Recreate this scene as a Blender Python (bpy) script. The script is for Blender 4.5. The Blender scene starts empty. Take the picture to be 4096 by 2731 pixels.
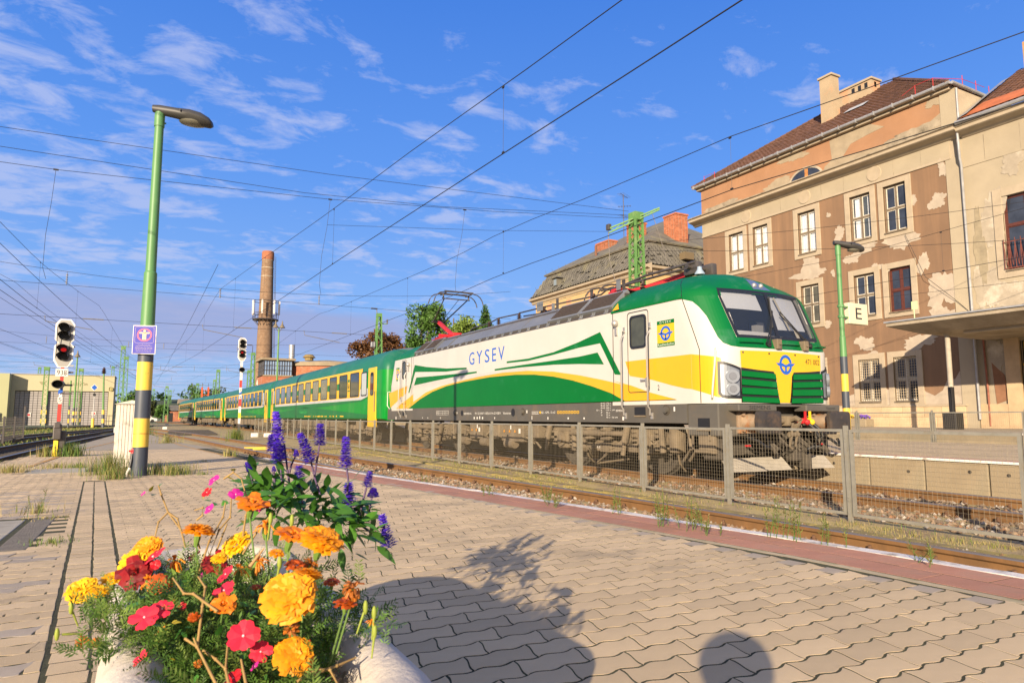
import bpy, bmesh, math, random
import numpy as np
from mathutils import Vector, Matrix
SC = bpy.context.scene
COL = SC.collection
rng = random.Random(7)
R = math.radians
# ---------------------------------------------------------------- camera, sky, sun, exposure
cam_data = bpy.data.cameras.new('camera')
cam = bpy.data.objects.new('camera', cam_data)
COL.objects.link(cam)
cam.location = (0, 0, 1.12)
cam.rotation_euler = (R(90 + 6.3), 0, R(-28.2))
cam_data.lens = 24.0
cam_data.sensor_width = 36.0
cam_data.clip_start = 0.05
cam_data.clip_end = 6000
cam_data.dof.use_dof = True
cam_data.dof.focus_distance = 11.0
cam_data.dof.aperture_fstop = 13.0
SC.camera = cam
SUN_AZ, SUN_EL = 45.5, 15.8          # light travels towards this azimuth (from +Y towards +X)
world = bpy.data.worlds.new('World')
SC.world = world
world.use_nodes = True
wn, wl = world.node_tree.nodes, world.node_tree.links
for n in list(wn): wn.remove(n)
def WN(t, **k):
 n = wn.new(t)
 for a, v in k.items(): setattr(n, a, v)
 return n
def wmath(op, a, b=None):
 n = WN('ShaderNodeMath', operation=op)
 for i, v in enumerate((a, b)):
  if v is None: continue
  if isinstance(v, (int, float)): n.inputs[i].default_value = v
  else: wl.new(v, n.inputs[i])
 return n.outputs[0]
tc = WN('ShaderNodeTexCoord')
sky = WN('ShaderNodeTexSky', sky_type='NISHITA')
sky.sun_disc = False
sky.sun_elevation = R(SUN_EL)
sky.sun_rotation = R(180 + SUN_AZ)
sky.air_density = 1.0
sky.dust_density = 0.25
sky.ozone_density = 2.2
sep = WN('ShaderNodeSeparateXYZ')
wl.new(tc.outputs['Generated'], sep.inputs[0])
zc = wmath('MAXIMUM', sep.outputs[2], 0.0)
# clear-air gradient of this sky, deep blue overhead and paler at the horizon, mixed with the physical sky (sun side)
grad = WN('ShaderNodeValToRGB'); K = 8.7
E_ = grad.color_ramp.elements
for i, (p_, c_) in enumerate(((0.0, (.36, .54, .85)), (.07, (.30, .50, .92)), (.17, (.22, .45, .97)), (.34, (.115, .335, .95)), (.56, (.056, .23, .83)), (1.0, (.04, .17, .64)))):
 e_ = E_[i] if i < 2 else E_.new(p_)
 e_.position = p_; e_.color = (*c_, 1)
wl.new(zc, grad.inputs[0])
# whiter, warmer sky on the sun's own side (behind the camera)
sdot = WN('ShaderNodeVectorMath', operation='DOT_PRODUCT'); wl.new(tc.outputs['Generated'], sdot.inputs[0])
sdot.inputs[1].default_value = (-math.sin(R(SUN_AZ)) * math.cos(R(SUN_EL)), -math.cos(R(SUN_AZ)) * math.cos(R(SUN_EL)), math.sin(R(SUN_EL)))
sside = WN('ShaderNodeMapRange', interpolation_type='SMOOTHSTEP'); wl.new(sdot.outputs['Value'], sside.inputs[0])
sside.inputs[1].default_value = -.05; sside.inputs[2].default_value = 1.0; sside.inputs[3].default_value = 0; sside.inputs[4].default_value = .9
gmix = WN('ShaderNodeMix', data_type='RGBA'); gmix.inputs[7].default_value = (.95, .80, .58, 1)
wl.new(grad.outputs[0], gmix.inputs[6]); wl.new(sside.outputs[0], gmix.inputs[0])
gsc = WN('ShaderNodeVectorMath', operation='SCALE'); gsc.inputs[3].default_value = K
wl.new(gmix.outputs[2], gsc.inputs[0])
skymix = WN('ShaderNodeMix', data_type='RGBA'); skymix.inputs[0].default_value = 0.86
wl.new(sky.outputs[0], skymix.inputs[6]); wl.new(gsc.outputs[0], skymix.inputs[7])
den = wmath('ADD', zc, 0.10)
px_ = wmath('DIVIDE', sep.outputs[0], den)
py_ = wmath('DIVIDE', sep.outputs[1], den)
comb = WN('ShaderNodeCombineXYZ')
wl.new(px_, comb.inputs[0]); wl.new(py_, comb.inputs[1])
mp = WN('ShaderNodeMapping')
mp.inputs['Rotation'].default_value = (0, 0, R(38))
mp.inputs['Scale'].default_value = (0.85, 1.2, 1.0)
wl.new(comb.outputs[0], mp.inputs[0])
big = WN('ShaderNodeTexNoise'); big.inputs['Scale'].default_value = 1.5; big.inputs['Detail'].default_value = 3.0
fine = WN('ShaderNodeTexNoise'); fine.inputs['Scale'].default_value = 6.5; fine.inputs['Detail'].default_value = 9.0
fine.inputs['Roughness'].default_value = 0.62; fine.inputs['Distortion'].default_value = 0.35
wl.new(comb.outputs[0], big.inputs[0]); wl.new(mp.outputs[0], fine.inputs[0])
# more cloud towards the west (left), clear blue towards the east (right)
dirx = wmath('MULTIPLY', sep.outputs[0], -0.20)
cover = wmath('ADD', wmath('MULTIPLY', big.outputs[0], 0.75), dirx)
dens = wmath('ADD', wmath('MULTIPLY', fine.outputs[0], 1.0), cover)
ramp = WN('ShaderNodeValToRGB')
ramp.color_ramp.elements[0].position = 0.84; ramp.color_ramp.elements[0].color = (0, 0, 0, 1)
ramp.color_ramp.elements[1].position = 1.46; ramp.color_ramp.elements[1].color = (1, 1, 1, 1)
wl.new(dens, ramp.inputs[0])
# low grey-violet bank above the horizon
bank_c = WN('ShaderNodeCombineXYZ')
wl.new(wmath('MULTIPLY', sep.outputs[0], 1.6), bank_c.inputs[0]); wl.new(wmath('MULTIPLY', sep.outputs[1], 1.6), bank_c.inputs[1])
wl.new(wmath('MULTIPLY', sep.outputs[2], 9.0), bank_c.inputs[2])
bank = WN('ShaderNodeTexNoise'); bank.inputs['Scale'].default_value = 1.5; bank.inputs['Detail'].default_value = 6.0; bank.inputs['Roughness'].default_value = 0.55
wl.new(bank_c.outputs[0], bank.inputs[0])
band = WN('ShaderNodeMapRange', interpolation_type='SMOOTHSTEP')
wl.new(wmath('ABSOLUTE', wmath('SUBTRACT', sep.outputs[2], 0.115)), band.inputs[0])
band.inputs[1].default_value = 0.075; band.inputs[2].default_value = 0.0; band.inputs[3].default_value = 0.0; band.inputs[4].default_value = 1.0
bdir = wmath('SUBTRACT', wmath('ADD', bank.outputs[0], wmath('MULTIPLY', band.outputs[0], 0.62)), wmath('MULTIPLY', wmath('MAXIMUM', sep.outputs[0], 0.0), 0.55))
bramp = WN('ShaderNodeMapRange', interpolation_type='SMOOTHSTEP')
wl.new(bdir, bramp.inputs[0])
bramp.inputs[1].default_value = 0.62; bramp.inputs[2].default_value = 0.98; bramp.inputs[3].default_value = 0.0; bramp.inputs[4].default_value = 0.85
mix1 = WN('ShaderNodeMix', data_type='RGBA'); mix1.inputs[7].default_value = (4.9, 5.4, 7.7, 1)
wl.new(skymix.outputs[2], mix1.inputs[6]); wl.new(wmath('MULTIPLY', ramp.outputs[0], 0.58), mix1.inputs[0])
mix2 = WN('ShaderNodeMix', data_type='RGBA'); mix2.inputs[7].default_value = (3.2, 3.7, 6.1, 1)
wl.new(mix1.outputs[2], mix2.inputs[6]); wl.new(bramp.outputs[0], mix2.inputs[0])
bg = WN('ShaderNodeBackground'); bg.inputs['Strength'].default_value = 0.06
wl.new(mix2.outputs[2], bg.inputs['Color'])
wout = WN('ShaderNodeOutputWorld'); wl.new(bg.outputs[0], wout.inputs[0])
sun_data = bpy.data.lights.new('sun', 'SUN')
sun_data.energy = 5.0; sun_data.angle = R(0.5); sun_data.color = (1.0, 0.82, 0.60)
sun = bpy.data.objects.new('sun', sun_data); COL.objects.link(sun)
_d = Vector((math.sin(R(SUN_AZ)) * math.cos(R(SUN_EL)), math.cos(R(SUN_AZ)) * math.cos(R(SUN_EL)), -math.sin(R(SUN_EL))))
sun.rotation_euler = _d.to_track_quat('-Z', 'Y').to_euler()
sun.location = (-40, -40, 30)
vs = SC.view_settings
vs.view_transform = 'Standard'; vs.look = 'None'; vs.exposure = 0.94; vs.gamma = 1.0; vs.use_curve_mapping = False
SC.render.engine = 'CYCLES'
SC.cycles.max_bounces = 6; SC.cycles.diffuse_bounces = 3; SC.cycles.transparent_max_bounces = 12
# ---------------------------------------------------------------- helpers
def lin(c):
 if isinstance(c, str):
  c = [int(c[i:i + 2], 16) / 255 for i in (0, 2, 4)]
  return tuple(x / 12.92 if x <= .04045 else ((x + .055) / 1.055) ** 2.4 for x in c)
 return tuple(c)
MATS = {}
def mat(name, col, rough=.6, metal=0., var=0., vs_=3., bump=0., bs=60., dirt=None, rnd=0., coat=0., streak=None, emit=None, fleck=None, trans=0., island=0, spec=None):
 """procedural Principled material: noise variation, bump, a second dirt layer, vertical streaks, per-object random"""
 if name in MATS: return MATS[name]
 m = bpy.data.materials.new(name); MATS[name] = m
 m.use_nodes = True
 nt = m.node_tree; nd, lk = nt.nodes, nt.links
 b = nd['Principled BSDF']
 c = lin(col)
 b.inputs['Roughness'].default_value = rough; b.inputs['Metallic'].default_value = metal
 if coat: b.inputs['Coat Weight'].default_value = coat; b.inputs['Coat Roughness'].default_value = .15
 if spec is not None: b.inputs['Specular IOR Level'].default_value = spec
 tcn = nd.new('ShaderNodeTexCoord')
 src = None
 def noise(scale, detail=5, rough_=.6, vec=None):
  n = nd.new('ShaderNodeTexNoise'); n.inputs['Scale'].default_value = scale
  n.inputs['Detail'].default_value = detail; n.inputs['Roughness'].default_value = rough_
  lk.new(vec or tcn.outputs['Object'], n.inputs['Vector']); return n.outputs[0]
 def mix(a, bcol, fac):
  x = nd.new('ShaderNodeMix'); x.data_type = 'RGBA'
  if isinstance(a, tuple): x.inputs[6].default_value = (*a, 1)
  else: lk.new(a, x.inputs[6])
  if isinstance(bcol, tuple): x.inputs[7].default_value = (*bcol, 1)
  else: lk.new(bcol, x.inputs[7])
  lk.new(fac, x.inputs[0]); return x.outputs[2]
 def rng_(v, a, b_, c0=0., c1=1.):
  x = nd.new('ShaderNodeMapRange'); x.inputs[1].default_value = a; x.inputs[2].default_value = b_
  x.inputs[3].default_value = c0; x.inputs[4].default_value = c1
  lk.new(v, x.inputs[0]); return x.outputs[0]
 cur = c
 if var:
  cur = mix(tuple(x * (1 - var) for x in c), tuple(min(1, x * (1 + var)) for x in c), rng_(noise(vs_), .3, .7))
 if fleck:
  fc, fs, fa = fleck
  cur = mix(cur, lin(fc), rng_(noise(fs, 2, .5), .62, .70, 0, fa))
 if dirt:
  dc, ds, d0, d1 = dirt
  cur = mix(cur, lin(dc), rng_(noise(ds, 8, .65), d0, d1))
 if streak:
  sc_, sx, sz, amt = streak
  mpn = nd.new('ShaderNodeMapping'); mpn.inputs['Scale'].default_value = (sx, sx, sz)
  lk.new(tcn.outputs['Object'], mpn.inputs[0])
  cur = mix(cur, lin(sc_), rng_(noise(1., 6, .6, mpn.outputs[0]), .48, .75, 0, amt))
 if rnd:
  oi = nd.new('ShaderNodeObjectInfo')
  h = nd.new('ShaderNodeHueSaturation')
  lk.new(rng_(oi.outputs['Random'], 0, 1, 1 - rnd, 1 + rnd), h.inputs['Value'])
  if isinstance(cur, tuple): h.inputs['Color'].default_value = (*cur, 1)
  else: lk.new(cur, h.inputs['Color'])
  cur = h.outputs[0]
 if island:
  ge = nd.new('ShaderNodeNewGeometry'); h = nd.new('ShaderNodeHueSaturation')
  lk.new(rng_(ge.outputs['Random Per Island'], 0, 1, 1 - island, 1 + island), h.inputs['Value'])
  if isinstance(cur, tuple): h.inputs['Color'].default_value = (*cur, 1)
  else: lk.new(cur, h.inputs['Color'])
  cur = h.outputs[0]
 if isinstance(cur, tuple): b.inputs['Base Color'].default_value = (*cur, 1)
 else: lk.new(cur, b.inputs['Base Color'])
 if bump:
  bn = nd.new('ShaderNodeBump'); bn.inputs['Strength'].default_value = min(1, bump); bn.inputs['Distance'].default_value = .02 * max(1, bump)
  lk.new(noise(bs, 6), bn.inputs['Height']); lk.new(bn.outputs[0], b.inputs['Normal'])
 if emit:
  b.inputs['Emission Color'].default_value = (*lin(emit[0]), 1); b.inputs['Emission Strength'].default_value = emit[1]
 if trans:   # thin leaf or petal: some light passes through
  tr = nd.new('ShaderNodeBsdfTranslucent'); ms = nd.new('ShaderNodeMixShader'); ms.inputs[0].default_value = trans
  if isinstance(cur, tuple): tr.inputs[0].default_value = (*cur, 1)
  else: lk.new(cur, tr.inputs[0])
  out = nd['Material Output']
  lk.new(b.outputs[0], ms.inputs[1]); lk.new(tr.outputs[0], ms.inputs[2]); lk.new(ms.outputs[0], out.inputs[0])
 return m
def glass_mat(name, tint, alpha, rough=.03):
 m = bpy.data.materials.new(name); m.use_nodes = True; MATS[name] = m
 nd, lk = m.node_tree.nodes, m.node_tree.links
 b = nd['Principled BSDF']; b.inputs['Base Color'].default_value = (*tint, 1); b.inputs['Roughness'].default_value = rough
 b.inputs['IOR'].default_value = 1.5
 t = nd.new('ShaderNodeBsdfTransparent'); ms = nd.new('ShaderNodeMixShader'); ms.inputs[0].default_value = alpha
 lk.new(t.outputs[0], ms.inputs[1]); lk.new(b.outputs[0], ms.inputs[2]); lk.new(ms.outputs[0], nd['Material Output'].inputs[0])
 return m
def wloc(o):
 v = Vector((0, 0, 0))
 while o is not None:
  v += o.location; o = o.parent
 return v
def V(*a): return Vector(a)
class MB:
 def __init__(s): s.v = []; s.f = []; s.m = []; s.mi = 0
 def add(s, vs_, fs):
  o = len(s.v); s.v += [tuple(x) for x in vs_]; s.f += [tuple(i + o for i in f) for f in fs]; s.m += [s.mi] * len(fs); return s
 def box(s, a, b):
  x0, y0, z0 = a; x1, y1, z1 = b
  if x0 > x1: x0, x1 = x1, x0
  if y0 > y1: y0, y1 = y1, y0
  if z0 > z1: z0, z1 = z1, z0
  return s.add([(x0, y0, z0), (x1, y0, z0), (x1, y1, z0), (x0, y1, z0), (x0, y0, z1), (x1, y0, z1), (x1, y1, z1), (x0, y1, z1)],
                     [(0, 3, 2, 1), (4, 5, 6, 7), (0, 1, 5, 4), (1, 2, 6, 5), (2, 3, 7, 6), (3, 0, 4, 7)])
 def cbox(s, a, b, c=.02):
  """box with all edges chamfered by c"""
  x0, y0, z0 = a; x1, y1, z1 = b
  bm = bmesh.new(); bmesh.ops.create_cube(bm, size=1)
  for v in bm.verts: v.co = Vector(((x0 + x1) / 2 + v.co.x * (x1 - x0), (y0 + y1) / 2 + v.co.y * (y1 - y0), (z0 + z1) / 2 + v.co.z * (z1 - z0)))
  bmesh.ops.bevel(bm, geom=bm.edges[:], offset=c, segments=2, affect='EDGES', profile=.5)
  bm.verts.index_update()
  s.add([v.co for v in bm.verts], [[v.index for v in f.verts] for f in bm.faces]); bm.free(); return s
 def beam(s, a, b, w, h, up=(0, 0, 1)):
  a, b = Vector(a), Vector(b); d = (b - a)
  if d.length < 1e-6: return s
  d.normalize(); u = Vector(up)
  if abs(d.dot(u)) > .98: u = Vector((0, 1, 0))
  x = d.cross(u).normalized() * w / 2; y = x.cross(d).normalized() * h / 2
  vs_ = [a - x - y, a + x - y, a + x + y, a - x + y, b - x - y, b + x - y, b + x + y, b - x + y]
  return s.add(vs_, [(0, 3, 2, 1), (4, 5, 6, 7), (0, 1, 5, 4), (1, 2, 6, 5), (2, 3, 7, 6), (3, 0, 4, 7)])
 def cyl(s, a, b, r0, r1=None, n=12, cap=True):
  r1 = r0 if r1 is None else r1
  a, b = Vector(a), Vector(b); d = (b - a).normalized()
  u = Vector((0, 0, 1)) if abs(d.z) < .9 else Vector((1, 0, 0))
  x = d.cross(u).normalized(); y = d.cross(x)
  vs_ = []
  for i in range(n):
   t = 2 * math.pi * i / n; e = x * math.cos(t) + y * math.sin(t)
   vs_ += [a + e * r0, b + e * r1]
  fs = [(2 * i, 2 * i + 1, (2 * i + 3) % (2 * n), (2 * i + 2) % (2 * n)) for i in range(n)]
  if cap: fs += [tuple(2 * i for i in range(n)), tuple(2 * i + 1 for i in reversed(range(n)))]
  return s.add(vs_, fs)
 def tube(s, pts, r, n=6, r1=None, cap=True):
  P = [Vector(p) for p in pts]; k = len(P); rings = []
  for i, p in enumerate(P):
   d = (P[min(i + 1, k - 1)] - P[max(i - 1, 0)])
   d = d.normalized() if d.length > 1e-9 else Vector((0, 0, 1))
   u = Vector((0, 0, 1)) if abs(d.z) < .9 else Vector((1, 0, 0))
   x = d.cross(u).normalized(); y = d.cross(x)
   rr = r if r1 is None else r + (r1 - r) * i / max(1, k - 1)
   rings.append([p + (x * math.cos(2 * math.pi * j / n) + y * math.sin(2 * math.pi * j / n)) * rr for j in range(n)])
  vs_ = [q for ring in rings for q in ring]
  fs = [(i * n + j, (i + 1) * n + j, (i + 1) * n + (j + 1) % n, i * n + (j + 1) % n) for i in range(k - 1) for j in range(n)]
  if cap: fs += [tuple(range(n)), tuple((k - 1) * n + j for j in reversed(range(n)))]
  return s.add(vs_, fs)
 def lathe(s, prof, c=(0, 0, 0), n=16, sx=1, sy=1):
  c = Vector(c); k = len(prof)
  vs_ = [c + Vector((r * math.cos(2 * math.pi * j / n) * sx, r * math.sin(2 * math.pi * j / n) * sy, z)) for r, z in prof for j in range(n)]
  fs = [(i * n + j, i * n + (j + 1) % n, (i + 1) * n + (j + 1) % n, (i + 1) * n + j) for i in range(k - 1) for j in range(n)]
  fs += [tuple(reversed(range(n))), tuple((k - 1) * n + j for j in range(n))]
  return s.add(vs_, fs)
 def prism(s, poly, fn, t0, t1):
  """extrude 2D poly between offsets t0 and t1; fn(u,v,t) -> xyz"""
  n = len(poly)
  vs_ = [fn(u, v, t0) for u, v in poly] + [fn(u, v, t1) for u, v in poly]
  fs = [tuple(range(n)), tuple(n + i for i in reversed(range(n)))] + [(i, n + i, n + (i + 1) % n, (i + 1) % n) for i in range(n)]
  return s.add(vs_, fs)
 def sphere(s, c, r, n=10, m=6, sc=(1, 1, 1)):
  prof = [(max(1e-4, r * math.sin(math.pi * i / m)) , -r * math.cos(math.pi * i / m)) for i in range(m + 1)]
  c = Vector(c)
  vs_ = [c + Vector((a * math.cos(2 * math.pi * j / n) * sc[0], a * math.sin(2 * math.pi * j / n) * sc[1], z * sc[2])) for a, z in prof for j in range(n)]
  fs = [(i * n + j, i * n + (j + 1) % n, (i + 1) * n + (j + 1) % n, (i + 1) * n + j) for i in range(m) for j in range(n)]
  return s.add(vs_, fs)
 def mesh(s, name, mats, origin=(0, 0, 0), smooth=None, fix=True):
  me = bpy.data.meshes.new(name); o = Vector(origin)
  me.from_pydata([(x - o.x, y - o.y, z - o.z) for x, y, z in s.v], [], s.f)
  for m in (mats if isinstance(mats, (list, tuple)) else [mats]): me.materials.append(m)
  if any(s.m): me.polygons.foreach_set('material_index', s.m)
  if fix:
   bm = bmesh.new(); bm.from_mesh(me); bmesh.ops.recalc_face_normals(bm, faces=bm.faces[:]); bm.to_mesh(me); bm.free()
  if smooth is not None:
   me.polygons.foreach_set('use_smooth', [True] * len(me.polygons)); me.set_sharp_from_angle(angle=R(smooth))
  me.update(); return me
 def build(s, name, mats, parent=None, smooth=None, origin=None, fix=True):
  o0 = wloc(parent) if parent is not None else Vector((0, 0, 0))
  me = s.mesh(name, mats, o0 if origin is None else o0 + Vector(origin), smooth, fix)
  ob = bpy.data.objects.new(name, me); COL.objects.link(ob)
  if parent is not None: ob.parent = parent
  if origin is not None: ob.location = Vector(origin)
  return ob
def tag(o, label=None, cat=None, group=None, kind=None):
 if label: o['label'] = label
 if cat: o['category'] = cat
 if group: o['group'] = group
 if kind: o['kind'] = kind
 return o
def thing(name, label, cat, loc=(0, 0, 0), group=None):
 o = bpy.data.objects.new(name, None); o.empty_display_size = .2; COL.objects.link(o); o.location = loc
 return tag(o, label, cat, group)
def inst(name, me, parent=None, loc=(0, 0, 0), rot=(0, 0, 0), sc=(1, 1, 1)):
 """object sharing mesh data; loc is a world position when the parent is unrotated"""
 o = bpy.data.objects.new(name, me); COL.objects.link(o)
 if parent is not None: o.parent = parent; o.location = Vector(loc) - wloc(parent)
 else: o.location = loc
 o.rotation_euler = rot; o.scale = sc if isinstance(sc, (tuple, list)) else (sc, sc, sc)
 return o
def copy_tree(o, parent=None):
 c = o.copy(); COL.objects.link(c)
 if parent is not None: c.parent = parent
 for ch in list(o.children): copy_tree(ch, c)
 return c
_TXT = {}
def text_geo(txt, size=1.0, spacing=1.0):
 """flat triangles of a line of lettering, baseline at y=0, starting at x=0"""
 key = (txt, spacing)
 if key not in _TXT:
  cu = bpy.data.curves.new('lettering', 'FONT'); cu.body = txt; cu.size = 1; cu.space_character = spacing; cu.resolution_u = 3
  ob = bpy.data.objects.new('lettering', cu); COL.objects.link(ob)
  dg = bpy.context.evaluated_depsgraph_get(); me = ob.evaluated_get(dg).to_mesh()
  _TXT[key] = ([tuple(v.co) for v in me.vertices], [tuple(p.vertices) for p in me.polygons])
  ob.evaluated_get(dg).to_mesh_clear(); bpy.data.objects.remove(ob); bpy.data.curves.remove(cu)
 return _TXT[key]
def put_text(mb, txt, fn, u0, u1, v0, v1, spacing=1.0):
 """fit lettering into the rectangle u0..u1, v0..v1 of a surface fn(u,v)->xyz (u1<u0 mirrors the axis)"""
 vs_, fs = text_geo(txt, 1, spacing)
 if not vs_: return
 xs = [v[0] for v in vs_]; ys = [v[1] for v in vs_]
 xa, xb, ya, yb = min(xs), max(xs), min(ys), max(ys)
 mb.add([fn(u0 + (x - xa) / (xb - xa) * (u1 - u0), v0 + (y - ya) / (yb - ya) * (v1 - v0)) for x, y, _ in vs_], fs)
def lerp_table(tab):
 xs = [t[0] for t in tab]; ys = [t[1] for t in tab]
 return lambda x: float(np.interp(x, xs, ys))
def clip_cell(poly, u0, u1, v0, v1):
 for ax, lim, less in ((0, u0, False), (0, u1, True), (1, v0, False), (1, v1, True)):
  out = []
  n = len(poly)
  for i in range(n):
   p, q = poly[i], poly[(i + 1) % n]
   ip = (p[ax] <= lim) if less else (p[ax] >= lim); iq = (q[ax] <= lim) if less else (q[ax] >= lim)
   if ip: out.append(p)
   if ip != iq:
    t = (lim - p[ax]) / (q[ax] - p[ax]); out.append((p[0] + (q[0] - p[0]) * t, p[1] + (q[1] - p[1]) * t))
  poly = out
  if len(poly) < 3: return []
 return poly
def area2(p): return sum(p[i][0] * p[(i + 1) % len(p)][1] - p[(i + 1) % len(p)][0] * p[i][1] for i in range(len(p)))
from mathutils.geometry import tessellate_polygon
def decal(mb, poly, fn, du, dv):
 """lay a 2D polygon on a curved surface fn(u,v): triangulate, cut by a grid, map"""
 tris = tessellate_polygon([[Vector((u, v, 0)) for u, v in poly]])
 us = [p[0] for p in poly]; vs_ = [p[1] for p in poly]
 for t in tris:
  T = [poly[i] if not hasattr(i, '__len__') else i for i in t]
  if abs(area2(T)) < 1e-9: continue
  tu = [p[0] for p in T]; tv = [p[1] for p in T]
  for iu in range(int(math.floor(min(tu) / du)), int(math.ceil(max(tu) / du))):
   for iv in range(int(math.floor(min(tv) / dv)), int(math.ceil(max(tv) / dv))):
    c = clip_cell(T, iu * du, (iu + 1) * du, iv * dv, (iv + 1) * dv)
    if len(c) >= 3 and abs(area2(c)) > 1e-8: mb.add([fn(u, v) for u, v in c], [tuple(range(len(c)))])
def ring_poly(outer, inner):
 """closed band between two rings of equal vertex count as quads"""
 return [(outer[i], outer[(i + 1) % len(outer)], inner[(i + 1) % len(outer)], inner[i]) for i in range(len(outer))]
def rrect(x0, x1, y0, y1, r, n=4):
 out = []
 for cx, cy, a0 in ((x1 - r, y1 - r, 0), (x0 + r, y1 - r, 90), (x0 + r, y0 + r, 180), (x1 - r, y0 + r, 270)):
  for i in range(n + 1):
   a = R(a0 + 90 * i / n); out.append((cx + r * math.cos(a), cy + r * math.sin(a)))
 return out
# ================================================================ ground, platforms, tracks
M_grav = mat('ballast_ground', (.30, .22, .125), .95, var=.35, vs_=9, bump=.8, bs=45, dirt=((.42, .33, .14), 1.3, .42, .60))
M_yard = mat('yard_ground', (.17, .14, .075), .95, var=.3, vs_=.6, bump=.6, bs=8, dirt=((.13, .15, .045), .12, .42, .58))
M_moss = mat('joint_soil', (.050, .050, .020), .98, var=.6, vs_=14, bump=.8, bs=120)
M_pav = mat('paver_concrete', (.56, .425, .255), .9, var=.10, vs_=2.2, bump=.5, bs=420, rnd=.12, fleck=((.62, .55, .44), 330, .55), dirt=((.24, .20, .145), 2.4, .56, .80))
M_pavs = mat('paver_concrete_run', (.56, .425, .255), .9, var=.10, vs_=2.2, bump=.5, bs=420, island=.12, fleck=((.62, .55, .44), 330, .55), dirt=((.24, .20, .145), 2.4, .56, .80))
M_pavg = mat('paver_grey', (.40, .335, .26), .9, var=.12, vs_=3, bump=.5, bs=420, rnd=.12, fleck=((.45, .42, .4), 330, .5))
M_pavb = mat('paver_bluegrey', (.42, .41, .41), .9, var=.12, vs_=4, bump=.5, bs=420, rnd=.1, fleck=((.5, .5, .5), 330, .5))
M_red = mat('red_slab', (.42, .195, .125), .9, var=.14, vs_=5, bump=.4, bs=300, rnd=.10, dirt=((.30, .19, .13), 3.5, .52, .75), fleck=((.6, .42, .34), 90, .4))
M_white = mat('white_edge_paint', (.66, .62, .57), .8, var=.06, vs_=6, bump=.3, bs=60, dirt=((.33, .29, .24), 9, .54, .66))
M_conc = mat('old_concrete', (.27, .215, .14), .92, var=.14, vs_=1.5, bump=.5, bs=50, dirt=((.22, .19, .13), 1.1, .5, .75))
M_concd = mat('dark_concrete', (.20, .175, .13), .95, var=.25, vs_=3, bump=.6, bs=30)
M_rail = mat('rusty_rail_side', (.165, .083, .028), .75, var=.18, vs_=3, bump=.15, bs=40, streak=((.07, .04, .018), 5, .6, .55))
M_railtop = mat('rail_running_surface', (.26, .235, .22), .32, .75)
M_clip = mat('rail_clip_rust', (.10, .05, .025), .8, var=.3, vs_=30)
M_orange = mat('orange_line', (.55, .27, .03), .85, var=.15, vs_=4, dirt=((.33, .26, .17), 5, .44, .60))
XE = lerp_table([(-3, 3.60), (2.45, 3.57), (5.2, 3.33), (9.4, 2.88), (12.9, 2.62), (15.1, 2.40), (18.5, 2.22), (22.6, 2.05), (30, 1.6), (40, .95), (50, .25), (62, -.6)])
XL = lerp_table([(-3, -2.6), (15, -2.5), (24, -2.35), (33, -2.1), (45, -1.6), (62, -.8)])
def pz(y): return max(.05, .4 - .0115 * (y - 2.4))
TC1 = lerp_table([(-8, 5.42), (3, 5.42), (7.4, 5.32), (15.7, 4.66), (17.8, 4.52), (22.6, 4.2), (26.9, 3.98), (30, 3.75), (40.6, 3.12), (55, 2.0), (70, .6), (95, -2.2), (140, -8)])
TC2 = lerp_table([(-12, 9.89), (27, 9.89), (40, 9.86), (54, 9.73), (81.7, 9.09), (109, 7.74), (137, 6.77), (190, 3.5)])
ys = [-400, -60, -20, 0, 20, 60, 150, 600, 3000]
g = MB(); g.add([(-3000, -400, -.22), (3000, -400, -.22), (3000, 4000, -.22), (-3000, 4000, -.22)], [(0, 1, 2, 3)])
tag(g.build('ground', M_yard), 'yard ground of dirt and thin grass', kind='structure')
# ballast bed under the two tracks
g = MB()
Y0 = [-6 + 2.0 * i for i in range(74)]
pts = []
for y in Y0: pts += [(TC1(y) - 1.9, y, -.20), (TC1(y) - 1.2, y, -.145), (TC2(y) + 1.5, y, -.14), (TC2(y) + 1.75, y, -.2)]
g.add(pts, [(4 * i + k, 4 * i + k + 1, 4 * i + k + 5, 4 * i + k + 4) for i in range(len(Y0) - 1) for k in range(3)])
tag(g.build('ballast_bed', M_grav), 'brown gravel bed under the tracks', kind='structure')
# ---- near platform
plat = MB(); top = []
YP = [-3 + 1.0 * i for i in range(66)]
for y in YP: top += [(XL(y), y, pz(y) - .0008), (XE(y) - .06, y, pz(y) - .0008), (XE(y) - .06, y, -.25), (XL(y), y, -.25)]
fs = []
for i in range(len(YP) - 1):
 fs += [(4 * i, 4 * i + 1, 4 * i + 5, 4 * i + 4), (4 * i + 1, 4 * i + 2, 4 * i + 6, 4 * i + 5), (4 * i + 3, 4 * i, 4 * i + 4, 4 * i + 7)]
fs += [(0, 3, 2, 1), tuple(4 * (len(YP) - 1) + k for k in range(4))]
plat.add(top, fs)
platform = plat.build('platform', M_moss)
tag(platform, 'paved station platform in front of the planter', kind='structure')
LP, WP = .2195, .1085
def paver_outline(n):
 """wavy paver: long edges carry two waves, short edges an S curve"""
 L, W, gp = LP / 2, WP / 2, .0026
 def long_(x): return .0082 * math.sin(4 * math.pi * x / LP + .5)
 def short_(y): return .016 * math.sin(math.pi * y / WP) * .9
 out = []
 for i in range(n): x = -L + 2 * L * i / n; out.append((x + short_(-W), -W + long_(x + short_(-W))))
 for i in range(n // 2): y = -W + 2 * W * i / (n // 2); out.append((L + short_(y), y + long_(L + short_(-W)) * (1 if True else 0)))
 for i in range(n): x = L - 2 * L * i / n; out.append((x + short_(W), W + long_(x + short_(W))))
 for i in range(n // 2): y = W - 2 * W * i / (n // 2); out.append((-L + short_(y), y + long_(-L + short_(W))))
 return out
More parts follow.
